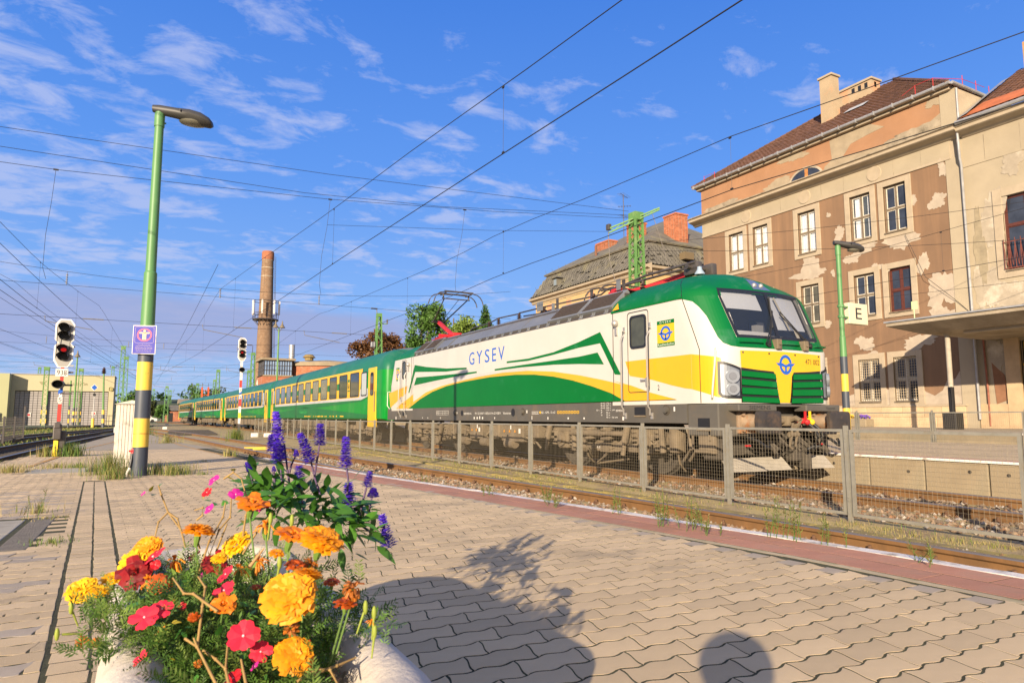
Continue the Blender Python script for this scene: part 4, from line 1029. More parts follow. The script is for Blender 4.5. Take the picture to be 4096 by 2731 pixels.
b = MB(); b.cbox((9.80, 8.2, .96), (9.98, 8.6, 1.14), .03); b.tube([(9.89, 8.25, 1.06), (9.89, 8.1, 1.10), (9.89, 8.02, 1.06), (9.89, 8.04, .98), (9.89, 8.14, .95)], .05, 8); b.cyl((9.7, 8.3, 1.05), (10.1, 8.3, 1.05), .05, n=10)
for s_ in (-.07, .07): b.tube([(9.89 + s_, 8.12, 1.02), (9.89 + s_, 8.16, .80), (9.89 + s_, 8.2, .62), (9.89 + s_ * .3, 8.2, .58)], .022, 7)
b.cyl((9.78, 8.17, .82), (10.0, 8.17, .82), .045, n=10); b.build('coupling_hook', M_dust, loco, smooth=40)
for x, m, nm in ((10.2, M_redm, 1), (10.32, mat('cock_yellow', (.72, .48, .02), .5), 1)):
 b = MB(); b.cbox((x - .05, 8.15, 1.0), (x + .05, 8.35, 1.10), .02); b.beam((x - .02, 8.15, 1.08), (x - .03, 8.14, 1.22), .03, .03); b.sphere((x, 8.13, 1.03), .055, 8, 6); b.build('air_cock', m, loco, smooth=40)
 b = MB(); b.tube([(x + .02, 8.12, 1.0), (x + .06, 8.02, .90), (x + .10, 8.0, .78), (x + .06, 8.05, .62), (x - .04, 8.12, .56)], .028, 8); b.build('air_hose', M_blk, loco, smooth=40)
for x, m in ((9.02, M_redm), (10.85, M_redm)):
 b = MB(); b.cbox((x - .05, 8.36, .62), (x + .05, 8.42, .65), .01); b.build('hose_holder', m, loco)
 b = MB(); b.tube([(x, 8.4, .78), (x + .05, 8.2, .72), (x + .18, 8.16, .62), (x + .35, 8.22, .60), (x + .42, 8.35, .72)], .026, 8); b.build('air_hose', M_blk, loco, smooth=40)
b = MB(); b.cbox((8.5, 8.55, .40), (8.66, 8.9, .82), .02); b.cbox((11.12, 8.55, .40), (11.28, 8.9, .82), .02); b.box((8.5, 8.86, .45), (11.28, 8.92, .80)); b.build('cow_catcher_frame', M_dust2, loco)
for x0, x1, dy in ((8.62, 9.35, .0), (9.35, 10.0, .02), (10.45, 11.1, .0)):
 b = MB(); b.add([(x0, 8.62 + dy, .42), (x1, 8.52 + dy, .42), (x1 + .08, 8.36 + dy, .20), (x0 + .04, 8.46 + dy, .20)], [(0, 1, 2, 3)]); b.add([(x0, 8.64 + dy, .42), (x1, 8.54 + dy, .42), (x1 + .08, 8.38 + dy, .20), (x0 + .04, 8.48 + dy, .20)], [(0, 1, 2, 3)]); b.build('rail_guard', mat('pale_scraped_steel', (.30, .27, .22), .7, var=.15, vs_=6), loco)
b = MB()
for k in range(14):
 x = rng.uniform(9.3, 10.9); b.tube([(x, 8.6, rng.uniform(.7, .95)), (x + rng.uniform(-.15, .15), 8.3, rng.uniform(.5, .7)), (x + rng.uniform(-.3, .3), 8.5, rng.uniform(.4, .7))], rng.choice((.018, .025, .035)), 6)
b.cbox((10.1, 8.35, .35), (10.3, 8.55, .8), .02); b.cbox((10.38, 8.3, .2), (10.5, 8.5, .5), .02); b.build('front_pipework', M_dust2, loco, smooth=40)
# --- bogies
def wheel_mesh(r=.625):
 b = MB(); prof = [(.05, -.08), (.16, -.08), (.18, -.03), (r - .16, -.01), (r - .09, -.06), (r, -.065), (r + .005, .03), (r + .03, .05), (r + .03, .075), (.1, .075)]
 n = 28; v = []
 for rr, w in prof:
  for j in range(n): a = 2 * math.pi * j / n; v.append((w, rr * math.cos(a), rr * math.sin(a)))
 b.add(v, [(i * n + j, i * n + (j + 1) % n, (i + 1) * n + (j + 1) % n, (i + 1) * n + j) for i in range(len(prof) - 1) for j in range(n)]); b.add([(-.08, .05 * math.cos(a), .05 * math.sin(a)) for a in np.linspace(0, 6.28, 12)[:-1]], [tuple(range(11))])
 return b.mesh('wheel', M_dust2, smooth=30)
me_wh = wheel_mesh()
def coil(b, x, y, z0, z1, r=.11, wr=.024, turns=4):
 n = turns * 12; b.tube([(x + r * math.cos(2 * math.pi * turns * i / n), y + r * math.sin(2 * math.pi * turns * i / n), z0 + (z1 - z0) * i / n) for i in range(n + 1)], wr, 6)
def bogie(yc, wb=3.0, detail=True, xs=8.72, parent=loco, fx=0):
 b = MB(); y0, y1 = yc - wb / 2, yc + wb / 2
 poly = [(y0 - .55, .80), (y0 - .35, .90), (y0 + .5, .88), (yc - .75, .66), (yc - .55, .56), (yc + .55, .56), (yc + .75, .66), (y1 - .5, .88), (y1 + .35, .90), (y1 + .55, .80), (y1 + .5, .72), (y1 - .4, .70), (yc + .85, .46), (yc + .6, .40), (yc - .6, .40), (yc - .85, .46), (y0 + .4, .70), (y0 - .5, .72)]
 for x0 in (xs, 2 * XC - xs - .16): b.prism(poly, lambda u, v, t, x0=x0: (x0 + t, u, v), 0, .16)
 b.box((xs + .1, y0 - .55, .62), (2 * XC - xs - .1, y0 - .42, .8)); b.box((xs + .1, y1 + .42, .62), (2 * XC - xs - .1, y1 + .55, .8)); b.box((xs + .1, yc - .35, .42), (2 * XC - xs - .1, yc + .35, .62))
 bg_ = b.build('bogie', M_dust, parent)
 for ya in (y0, y1):
  for x, s_ in ((9.14, 1), (10.64, -1)):
   w = inst('wheel', me_wh, bg_, (x, ya, .625)); w.scale = (s_, 1, 1)
  MB().cyl((9.14, ya, .625), (10.64, ya, .625), .09, n=10).build('axle', M_dust2, bg_)
  for x in (xs - .03, ):
   a = MB(); a.cbox((x, ya - .22, .40), (x + .3, ya + .22, .80), .05); a.cyl((x - .05, ya, .62), (x + .02, ya, .62), .17, n=16); a.cyl((x - .09, ya, .62), (x - .04, ya, .62), .10, n=12); a.build('axle_box', M_dust, bg_, smooth=30)
   c = MB()
   for dy in (-.36, .36): c = MB(); coil(c, x + .1, ya + dy, .52, .86, .10, .022, 4); c.cyl((x + .1, ya + dy, .48), (x + .1, ya + dy, .53), .13, n=12); c.build('coil_spring', M_dust, bg_, smooth=40)
   d = MB(); d.cyl((x - .06, ya + .62, .35), (x - .06, ya + .52, .70), .05, n=10); d.cyl((x - .06, ya + .55, .62), (x - .06, ya + .44, .98), .075, n=10); d.cyl((x - .06, ya - .62, .45), (x - .06, ya - .56, .95), .06, n=10); d.build('damper', M_dust, bg_, smooth=40)
   s_ = MB(); s_.cbox((x - .02, ya - .95, .45), (x + .22, ya - .72, .92), .04); s_.tube([(x + .1, ya - .83, .48), (x + .2, ya - .78, .25), (x + .42, ya - .68, .10)], .022, 6); s_.build('sand_box', M_dust, bg_, smooth=30)
 for dy in (-.3, .3): c = MB(); coil(c, xs - .02, yc + dy, .62, 1.0, .15, .032, 4); c.build('coil_spring', M_dust, bg_, smooth=40)
 c = MB(); c.cyl((xs - .12, yc - 1.0, .78), (xs - .12, yc + .1, .78), .055, n=10); c.cyl((xs - .12, yc - .2, .78), (xs - .12, yc + .9, .78), .075, n=10); c.build('yaw_damper', M_dust, bg_, smooth=40)
 c = MB(); r = random.Random(int(yc * 10))
 for _ in range(16):
  y = yc + r.uniform(-2.1, 2.1); z = r.uniform(.3, .9); c.tube([(xs + .02, y, z), (xs - .06, y + r.uniform(-.2, .2), z + r.uniform(-.15, .1)), (xs + .05, y + r.uniform(-.5, .5), z + r.uniform(-.25, .2)), (xs + .2, y + r.uniform(-.6, .6), z + r.uniform(-.2, .2))], r.uniform(.010, .024), 5)
 for _ in range(10):
  y = yc + r.uniform(-2.1, 2.1); z = r.uniform(.28, .85); l = r.uniform(.06, .2); c.cbox((xs - .05, y - l, z - l * .5), (xs + .12, y + l, z + l * .5), .015)
 for _ in range(5):
  y = yc + r.uniform(-1.9, 1.9); c.cyl((xs - .02, y, r.uniform(.35, .8)), (xs + .2, y + r.uniform(-.3, .3), r.uniform(.2, .8)), r.uniform(.04, .09), n=9)
 c.build('pipework', M_dust, bg_, smooth=35)
 return bg_
bogie(12.2); bogie(22.0)
# wheel-arch shapes under the frame band: dark underframe and equipment boxes
b = MB(); b.box((8.6, 9.3, .98), (11.2, 25.8, 1.02)); b.box((9.0, 15.0, .5), (10.8, 19.6, 1.0)); b.build('underframe', M_dust2, loco)
for y0, y1, z0 in ((15.35, 16.55, .48), (17.75, 18.6, .50), (16.7, 17.2, .55), (14.6, 15.0, .6), (19.3, 19.8, .6)):
 b = MB(); b.cbox((8.55, y0, z0), (9.3, y1, .97), .025); b.box((8.53, y0 + .05, .90), (8.56, y1 - .05, .93))
 for y in (y0 + .08, y1 - .08): b.box((8.535, y - .02, z0 + .05), (8.555, y + .02, .9))
 eb = b.build('equipment_box', M_dust, loco)
 if y1 - y0 > .7:
  t = MB(); k = 3 if y1 - y0 > 1 else 2
  for i in range(k): y = y1 - .2 - i * .3; t.add([(8.53, y + .05, .72), (8.53, y - .05, .72), (8.53, y, .80)], [(0, 1, 2)])
  t.build('hazard_sign', mat('sign_orange', (.60, .25, .02), .6), eb); t = MB(); t.box((8.528, y1 - .6, .80), (8.531, y1 - .54, .90)); t.box((8.528, y0 + .1, .70), (8.531, y0 + .2, .82)); t.build('sticker', M_wlet, eb)
b = MB(); r = random.Random(5)
for _ in range(26):
 y = r.uniform(14.2, 20.2); b.tube([(8.7, y, r.uniform(.7, .95)), (8.6, y + r.uniform(-.2, .2), r.uniform(.45, .8)), (8.75, y + r.uniform(-.5, .5), r.uniform(.35, .8))], r.uniform(.012, .03), 6)
for y in (15.9, 17.4, 18.9): b.cyl((8.62, y, .42), (8.62, y + .45, .42), .12, n=12)
for y in (9.2, 9.35): b.tube([(8.6, y, .9), (8.55, y - .1, .55), (8.65, y + .2, .35)], .03, 6)
b.cbox((8.42, 8.9, .55), (8.62, 9.1, 1.0), .02); b.box((8.4, 8.62, .52), (8.72, 9.0, .55)); b.box((8.4, 8.62, .72), (8.42, 8.66, .9)); b.cbox((8.42, 8.55, .50), (8.5, 9.05, .84), .015); b.build('underfloor_pipework', M_dust, loco, smooth=35)
b = MB(); put_text(b, '3.00 m', lambda u, v: (8.715, u, v), 12.35, 12.05, .45, .50); put_text(b, '3.00 m', lambda u, v: (8.715, u, v), 22.15, 21.85, .45, .50); b.build('bogie_lettering', M_wlet, loco)
# ================================================================ coaches
M_cg = mat('coach_green', (.002, .19, .022), .35, var=.08, vs_=1.5, spec=.25, dirt=((.05, .20, .06), 1.5, .55, .85), streak=((.16, .24, .10), 2.5, .3, .25))
M_cdg = mat('coach_dark_green', (.003, .125, .032), .35, var=.08, vs_=1.5, spec=.25, streak=((.10, .18, .08), 2.5, .3, .25))
M_ctop = mat('coach_roof_green', (.012, .125, .075), .42, var=.10, vs_=.8, spec=.25, dirt=((.06, .15, .11), .9, .5, .8))
M_croof = mat('coach_roof_grey', (.13, .15, .16), .5, .2, var=.15, vs_=1.0)
M_cgrey = mat('coach_grey_stripe', (.40, .40, .40), .45, var=.06, vs_=2)
M_cw = mat('coach_window_curtained', (.12, .12, .105), .12, var=.35, vs_=1.3, coat=.6)  # grey-beige of windows with curtains behind the glass
CL = 27.3
def coach():
 t = thing('passenger_coach', 'green and yellow coach directly behind the locomotive', 'railway coach', (0, 0, 0), 'coaches of the green train')
 prof = [(1.30, .98), (1.40, 1.05), (1.415, 2.0), (1.41, 3.05), (1.39, 3.28), (1.33, 3.47), (1.22, 3.64), (1.02, 3.80), (.72, 3.93), (.35, 4.01), (.12, 4.03)]
 b = MB(); n = None
 for w, z in prof:
  ins = .0 if z < 3.3 else (z - 3.3) * .9
  rr = rrect(-w, w, ins, CL - ins, min(.34, w * .9), 5); n = len(rr); b.v += [(x, y, z) for x, y in rr]
 for i in range(len(prof) - 1):
  for j in range(n): b.f.append((i * n + j, i * n + (j + 1) % n, (i + 1) * n + (j + 1) % n, (i + 1) * n + j)); b.m.append(0 if i < 3 else (1 if i < 8 else 2))
 b.f.append(tuple(range(n))); b.m.append(0); b.f.append(tuple((len(prof) - 1) * n + j for j in range(n))); b.m.append(2)
 b.build('coach_body', [M_cg, M_ctop, M_croof], t, smooth=40)
 def fl(name, poly, m, off):
  q = MB(); tr = tessellate_polygon([[Vector((y, z, 0)) for y, z in poly]]); q.add([(-1.417 - off, y, z) for y, z in poly], [tuple(k) for k in tr]); return q.build(name, m, t)
 fl('window_band', [(25.3, 3.24), (3.0, 3.24), (3.5, 1.99), (25.1, 1.99)], M_ly2, .003)
 fl('grey_stripe', [(25.1, 1.99), (3.5, 1.99), (3.35, 2.35), (2.2, 2.35), (2.2, 2.0), (3.2, 1.87), (25.1, 1.84)], M_cgrey, .003)
 fl('livery_stripe', [(CL - .4, 1.84), (25.1, 1.84), (3.2, 1.87), (2.2, 2.0), (2.2, 1.93), (3.2, 1.80), (12, 1.63), (CL - .4, 1.66)], M_cdg, .003)
 fl('livery_wave', [(CL - .4, 1.06), (CL - .4, 1.30), (15, 1.70), (9, 1.48), (2.2, 1.22), (2.2, 1.06)], M_cdg, .003)
 q = MB(); put_text(q, 'RaaberCity', lambda u, v: (-1.425, u, v), 16.3, 14.4, 1.27, 1.52); q.build('lettering', mat('coach_lettering', (.05, .40, .09), .5), t)
 q = MB(); r = random.Random(3)
 for _ in range(40): y = r.uniform(6, 15); q.box((-1.423, y, 1.12), (-1.419, y + r.uniform(.05, .22), 1.17 + r.uniform(0, .02)))
 q.build('small_inscriptions', M_ylet, t)
 # windows
 def win(y0, y1, z0, z1, g, fw=.045, rad=.09):
  o = rrect(y0, y1, z0, z1, rad); i_ = rrect(y0 + fw, y1 - fw, z0 + fw, z1 - fw, rad * .7); k = len(o)
  f = MB(); f.add([(-1.432, *p) for p in o] + [(-1.432, *p) for p in i_] + [(-1.416, *p) for p in o] + [(-1.416, *p) for p in i_], ring_poly(range(k), range(k, 2 * k)) + ring_poly(range(2 * k, 3 * k), range(k)) + ring_poly(range(k, 2 * k), range(3 * k, 4 * k)))
  w = f.build('window', M_seal, t)
  p = MB(); p.add([(-1.423, *q_) for q_ in i_], [tuple(range(k))]); p.build('pane', g, w); return w
 for i in range(11):
  yc = 4.30 + 1.98 * i
  win(yc - .73, yc + .73, 2.02, 3.13, G_dark if i < 3 else M_cw)
  if i < 10: fl('livery_patch', [(yc + .77, 2.42), (yc + 1.21, 2.42), (yc + 1.21, 2.74), (yc + .77, 2.74)], M_cdg, .006)
 win(2.35, 3.2, 2.03, 3.08, mat('frosted_window', (.36, .40, .42), .2), .05); win(25.35, 25.95, 2.03, 3.08, MATS['frosted_window'], .05)
 q = MB(); q.box((-1.428, 5.10, 2.30), (-1.424, 5.45, 2.86)); lp = q.build('logo_plate', M_ly2, t)
 q = MB(); q.box((-1.431, 5.10, 2.74), (-1.427, 5.45, 2.86)); q.box((-1.431, 5.10, 2.30), (-1.427, 5.45, 2.36)); q.build('logo_band', M_cdg, lp)
 emblem(lambda u, v: (-1.432, -u, v), -5.275, 2.54, .28, .26, M_dlet, lp)
 for y0, y1 in ((1.0, 2.1), (26.05, 26.85)):
  d = MB(); d.cbox((-1.44, y0, .70), (-1.36, y1, 3.2), .02); dr = d.build('door', M_ly2, t)
  wy = (y0 + y1) / 2; k = rrect(wy - .24, wy + .24, 2.02, 3.0, .12)
  p = MB(); p.add([(-1.444, *q_) for q_ in k], [tuple(range(len(k)))]); p.build('door_window', M_seal, dr)
  k = rrect(wy - .20, wy + .20, 2.06, 2.96, .10); p = MB(); p.add([(-1.447, *q_) for q_ in k], [tuple(range(len(k)))]); p.build('pane', G_dark, dr)
  p = MB(); p.cyl((-1.46, y0 + .10, 1.35), (-1.46, y0 + .10, 2.2), .016, n=6); p.build('handrail', M_dm, dr)
 for y0 in (.0, CL):   # rubber gangway bellows
  s_ = -1 if y0 == 0 else 1
  MB().cbox((-.75, y0 - (.22 if s_ < 0 else 0), 1.0), (.75, y0 + (.22 if s_ > 0 else 0), 3.4), .05).build('gangway', M_blk, t)
 # running gear
 b = MB(); b.box((-1.15, 1.0, .9), (1.15, CL - 1, .99)); b.box((-1.30, 7.5, .42), (1.2, 19.5, .95)); b.build('underframe', M_dust2, t)
 r = random.Random(9)
 for k in range(6):
  y = 7.4 + k * 2.05; l = r.uniform(1.2, 1.9)
  MB().cbox((-1.36, y, r.uniform(.38, .5)), (-.9, y + l, .93), .03).build('equipment_box', M_dust, t)
 for yc in (4.1, CL - 4.1):
  b = MB(); poly = [(yc - 1.75, .62), (yc - 1.5, .72), (yc - .6, .62), (yc - .4, .52), (yc + .4, .52), (yc + .6, .62), (yc + 1.5, .72), (yc + 1.75, .62), (yc + 1.6, .5), (yc + .5, .38), (yc - .5, .38), (yc - 1.6, .5)]
  for x0 in (-1.12, .98): b.prism(poly, lambda u, v, q, x0=x0: (x0 + q, u, v), 0, .14)
  b.box((-1.0, yc - .3, .4), (1.0, yc + .3, .6))
  for ya in (yc - 1.25, yc + 1.25):
   b.cbox((-1.2, ya - .2, .32), (-1.0, ya + .2, .66), .04); b.cyl((-1.24, ya, .46), (-1.18, ya, .46), .12, n=12)
   for dy in (-.3, .3): b.cyl((-1.1, ya + dy, .45), (-1.1, ya + dy, .75), .09, n=8)
  for dy in (-.25, .25): b.cyl((-1.16, yc + dy, .5), (-1.16, yc + dy, .95), .13, n=10)
  for _ in range(9): y = yc + r.uniform(-1.6, 1.6); b.tube([(-1.15, y, .6), (-1.2, y + r.uniform(-.4, .4), .45), (-1.1, y + r.uniform(-.5, .5), .3)], .022, 5)
  bo = b.build('bogie', M_dust, t, smooth=30)
  for ya in (yc - 1.25, yc + 1.25):
   for s_ in (-1, 1):
    w = inst('wheel', me_wh, bo, (.75 * s_, ya, .46)); w.scale = (-s_, .74, .74)
 return t
proto = coach()
ends = [(TC2(26.6), 26.75), (9.75, 54.25), (9.14, 81.9), (7.80, 109.4), (6.85, 137.0)]
labs = ['green and yellow coach directly behind the locomotive', 'second green and yellow coach, crossed by the slim distant signal', 'third green and yellow coach behind the locomotive, with a short far neighbour', 'last and smallest green and yellow coach of the train']
for i in range(4):
 (x0, y0), (x1, y1) = ends[i], ends[i + 1]
 c = proto if i == 0 else copy_tree(proto)
 c.location = (x0, y0, 0); c.rotation_euler = (0, 0, math.atan2(-(x1 - x0), y1 - y0)); c['label'] = labs[i]
# ================================================================ buildings
M_plb = mat('brown_roughcast', (.185, .112, .066), .95, var=.10, vs_=.5, bump=.5, bs=30, streak=((.33, .19, .10), 1.6, .12, .5))
M_plo = mat('orange_roughcast', (.32, .170, .09), .95, var=.10, vs_=.7, bump=.5, bs=30, dirt=((.34, .19, .11), .5, .5, .8))
M_plc = mat('cream_plaster', (.34, .285, .20), .92, var=.08, vs_=.8, bump=.3, bs=20, streak=((.36, .31, .22), 1.4, .25, .45))
M_plg = mat('bare_plaster', (.33, .28, .21), .95, var=.12, vs_=2.5, bump=.4, bs=25, dirt=((.52, .46, .36), 1.2, .5, .7))
M_stone = mat('cream_stone_trim', (.36, .295, .21), .9, var=.10, vs_=2, bump=.3, bs=30, dirt=((.40, .33, .24), 1.2, .55, .8))
M_plinth = mat('plinth_stone', (.50, .365, .22), .9, var=.14, vs_=2, bump=.4, bs=20, rnd=.1)
M_dirtst = mat('weathered_cornice', (.30, .25, .18), .95, var=.25, vs_=1.5, bump=.4, bs=12, dirt=((.12, .10, .07), 1.6, .5, .66))
M_tile = mat('brown_roof_tile', (.105, .050, .030), .85, var=.2, vs_=2, bump=.3, bs=20, rnd=.2, island=.2)
M_tileo = mat('orange_roof_tile', (.42, .12, .04), .85, var=.2, vs_=2, rnd=.2, island=.2)
M_zinc = mat('zinc_gutter', (.36, .36, .36), .45, .4, var=.15, vs_=3)
M_wfr = mat('weathered_window_frame', (.16, .125, .085), .8, var=.3, vs_=8)
M_wfw = mat('white_window_frame', (.58, .54, .46), .7, var=.1, vs_=6, dirt=((.35, .30, .22), 7, .55, .7))
M_wfm = mat('red_window_frame', (.085, .022, .014), .6, var=.2, vs_=8)
M_glass = mat('window_glass_dark', (.030, .037, .055), .05, var=.4, vs_=1.2)
M_curt = mat('white_curtain', (.78, .79, .82), .9, var=.10, vs_=3)
M_grille = mat('window_grille', (.36, .29, .19), .7, var=.15, vs_=10)
def wall_open(b, X, y0, y1, z0, z1, ops, depth):
 """front face at x=X facing -X with recessed openings"""
 ysx = sorted({y0, y1} | {o[0] for o in ops} | {o[1] for o in ops}); zsx = sorted({z0, z1} | {o[2] for o in ops} | {o[3] for o in ops})
 for i in range(len(ysx) - 1):
  for j in range(len(zsx) - 1):
   yc, zc = (ysx[i] + ysx[i + 1]) / 2, (zsx[j] + zsx[j + 1]) / 2
   if any(o[0] < yc < o[1] and o[2] < zc < o[3] for o in ops): continue
   b.add([(X, ysx[i], zsx[j]), (X, ysx[i + 1], zsx[j]), (X, ysx[i + 1], zsx[j + 1]), (X, ysx[i], zsx[j + 1])], [(0, 3, 2, 1)])
 for a, c, d, e in ops:
  P = [(a, d), (c, d), (c, e), (a, e)]
  for k in range(4):
   p, q = P[k], P[(k + 1) % 4]; b.add([(X, *p), (X, *q), (X + depth, *q), (X + depth, *p)], [(0, 1, 2, 3)])
BX = 34.0
stn = thing('station_building', 'three-storey brown station building with flaking plaster and brown tiled roof', 'station building', (BX, 26.5, .6))
cols = [(31.35, 32.60), (29.34, 30.55), (25.87, 27.10), (22.44, 23.66), (20.48, 21.69)]
ops = []; WIN = []
for k, (a, c) in enumerate(cols):
 WIN.append((a, c, 10.72, 13.22, 'top', k)); 
 WIN.append((a, c, 6.52, 8.80, 'mid', k)); WIN.append((a, c, 1.92, 4.17, 'low', k))
ops = [w[:4] for w in WIN]
b = MB(); wall_open(b, BX, 18.25, 35.0, 1.65, 13.65, ops, .30)
b.add([(BX, 35, .5), (BX + 16, 35, .5), (BX + 16, 35, 17.2), (BX, 35, 17.2)], [(0, 1, 2, 3)]); b.add([(BX, 18.25, .5), (BX + 16, 18.25, .5), (BX + 16, 18.25, 17.2), (BX, 18.25, 17.2)], [(0, 1, 2, 3)])
b.build('wall', M_plb, stn, fix=False)
b = MB(); b.box((BX + .6, 18.4, 1.0), (BX + .7, 34.8, 13.5)); b.build('dark_interior', mat('room_dark', (.02, .02, .022), .9), stn)
# plinth courses as separate stones
y = 18.3; me_pl = {}
for row, (za, zb) in enumerate(((.6, 1.12), (1.13, 1.62))):
 y = 18.28
 while y < 34.9:
  l = rng.choice((.85, 1.1, 1.35)); y2 = min(34.98, y + l)
  MB().cbox((BX - .10, y + .006, za), (BX + .05, y2 - .006, zb), .015).build('plinth_stone', M_plinth, stn); y = y2
b = MB(); b.cbox((BX - .13, 18.2, 1.62), (BX + .05, 35.05, 1.72), .02); b.build('plinth_ledge', M_stone, stn)
# frieze, cornice, attic
b = MB(); b.box((BX - .02, 18.2, 13.65), (BX + .3, 35.02, 14.55)); fz = b.build('frieze', M_plc, stn)
for yc in np.arange(19.6, 35, 1.45): MB().box((BX - .026, yc - .008, 13.72), (BX - .018, yc + .008, 14.5)).build('frieze_joint', M_dirtst, fz)
MB().cbox((BX - .07, 18.15, 13.58), (BX + .1, 35.05, 13.70), .02).build('frieze_band', M_stone, stn)
for yc in (31.04, 26.54, 22.12):
 b = MB(); n = 24
 b.add([(BX - .06, yc + .40 * math.cos(a), 14.12 + .40 * math.sin(a)) for a in np.linspace(0, 6.283, n + 1)[:-1]] + [(BX - .06, yc + .32 * math.cos(a), 14.12 + .32 * math.sin(a)) for a in np.linspace(0, 6.283, n + 1)[:-1]] + [(BX - .02, yc + .42 * math.cos(a), 14.12 + .42 * math.sin(a)) for a in np.linspace(0, 6.283, n + 1)[:-1]],
          ring_poly(range(n), range(n, 2 * n)) + ring_poly(range(2 * n, 3 * n), range(n)) + [tuple(range(n, 2 * n))]); b.build('roundel', M_stone, stn)
b = MB(); prof = [(.02, 14.5), (-.12, 14.56), (-.2, 14.66), (-.55, 14.74), (-.62, 14.78), (-.62, 14.92), (-.70, 14.96), (-.70, 15.02), (.02, 15.12)]
v = [(BX + x, yy, z) for yy in (17.6, 35.75) for x, z in prof]; n = len(prof)
b.add(v, [(i, i + 1, n + i + 1, n + i) for i in range(n - 1)] + [tuple(range(n)), tuple(range(n, 2 * n))]); b.build('cornice', M_stone, stn)
b = MB(); b.add([(BX - .71, 17.55, 15.03), (BX - .71, 35.8, 15.03), (BX + .05, 35.8, 15.14), (BX + .05, 17.55, 15.14)], [(0, 1, 2, 3)]); b.box((BX - .73, 17.5, 14.97), (BX - .70, 35.82, 15.03)); b.build('cornice_flashing', M_dirtst, stn)
b = MB(); wall_open(b, BX, 18.25, 35.05, 15.05, 17.0, [(25.35, 27.45, 15.05, 15.1)], .2); b.build('attic_wall', M_plo, stn, fix=False)
# half-round attic window
b = MB(); n = 18; yc = 26.4; A = [(yc + 1.08 * math.cos(a), 15.1 + .70 * math.sin(a)) for a in np.linspace(0, math.pi, n)]
b.add([(BX - .015, *p) for p in A], [tuple(range(n))]); hw = b.build('lunette_window', M_glass, stn)
b = MB(); A2 = [(yc + 1.2 * math.cos(a), 15.1 + .82 * math.sin(a)) for a in np.linspace(0, math.pi, n)]
b.add([(BX - .03, *p) for p in A] + [(BX - .03, *p) for p in A2] + [(BX + .0, *p) for p in A2], [(i, i + 1, n + i + 1, n + i) for i in range(n - 1)] + [(n + i, n + i + 1, 2 * n + i + 1, 2 * n + i) for i in range(n - 1)])
b.build('lunette_frame', M_plg, hw); b = MB(); b.box((BX - .03, yc - .18, 15.1), (BX - .016, yc + .04, 15.78)); b.build('board', mat('orange_board', (.40, .17, .05), .8, var=.3, vs_=6), hw)
# pilaster at the right corner and eave moulding
b = MB(); b.box((BX - .04, 17.75, .6), (BX + .2, 18.42, 13.6)); b.build('corner_pilaster', M_plc, stn)
b = MB(); b.box((BX - .03, 17.72, 15.1), (BX + .2, 18.5, 17.05)); b.build('attic_pilaster', M_plc, stn)
b = MB(); b.cbox((BX - .22, 17.9, 17.0), (BX + .2, 35.3, 17.16), .03); b.box((BX - .44, 17.9, 17.165), (BX + .3, 35.3, 17.2)); b.box((BX + .0, 17.74, 13.0), (BX + 15, 18.24, 17.05)); b.build('eave_board', M_stone, stn)
b = MB(); b.tube([(BX - .42, 35.45, 17.24), (BX - .42, 17.75, 17.24)], .09, 8)
for y in np.arange(18.5, 35.4, 1.05): b.box((BX - .53, y - .02, 17.12), (BX - .2, y + .02, 17.34))
b.build('gutter', M_zinc, stn, smooth=40)
b = MB(); b.tube([(BX - .4, 17.65, 17.2), (BX + 3.5, 17.65, 17.15), (BX + 5, 17.65, 17.1)], .08, 8); b.build('gutter', M_zinc, stn, smooth=40)
# plaster patches where the roughcast has fallen off
def blob(yc, zc, ry, rz, seed, n=64, rough=.30):
 r = random.Random(seed); ph = [r.uniform(0, 6.28) for _ in range(5)]; out = []
 for i in range(n):
  a = 2 * math.pi * i / n; k = 1 + rough * sum(math.sin((j + 2) * a + ph[j]) / (j + 1.5) for j in range(5)) + rough * .22 * (math.sin(11 * a + ph[0]) + math.sin(17 * a + ph[1])) + r.uniform(-.05, .05); out.append((yc + ry * k * math.cos(a), zc + rz * k * math.sin(a)))
 return out
PN = [0]
def patch(poly, m, X=BX, off=.006, parent=None):
 PN[0] += 1; off += .0011 * (PN[0] % 23)
 b = MB(); tr = tessellate_polygon([[Vector((y, z, 0)) for y, z in poly]]); n = len(poly)
 b.add([(X - off, y, z) for y, z in poly] + [(X + .01, y, z) for y, z in poly], [tuple(t) for t in tr] + [(i, (i + 1) % n, n + (i + 1) % n, n + i) for i in range(n)]); return b.build('plaster_patch', m, parent or stn, fix=False)
M_patch = mat('bare_plaster_patch', (.37, .31, .24), .95, var=.10, vs_=1.5, bump=.3, bs=20, dirt=((.46, .39, .30), 2, .5, .75))
for i, (yc, zc, ry, rz) in enumerate(((26.4, 9.9, .5, .9), (26.5, 9.42, .95, .32), (24.4, 11.35, .33, .42), (23.0, 10.35, .85, .35), (23.7, 9.8, .45, .3), (20.9, 10.2, .75, .5), (20.15, 12.05, .2, .27), (18.95, 11.7, .45, .35), (19.85, 8.75, .3, .5), (21.75, 8.85, .2, .25), (18.9, 7.3, .75, .95), (18.95, 5.8, .7, .75), (23.2, 5.05, .55, .36), (22.75, 4.5, .22, .12), (20.3, 4.85, .8, .34), (22.3, 9.05, .3, .2), (25.4, 6.35, .25, .2), (18.6, 13.3, .2, .4), (25.0, 12.6, .12, .15), (24.9, 9.2, .12, .2))):
 patch(blob(yc, zc, ry, rz, i + 3), M_patch)
patch([(24.6, 1.73), (24.6, 2.2), (24.0, 2.35), (23.9, 1.73)], M_patch); patch([(22.3, 1.73), (22.3, 2.6), (21.9, 2.5), (21.8, 1.73)], M_patch)
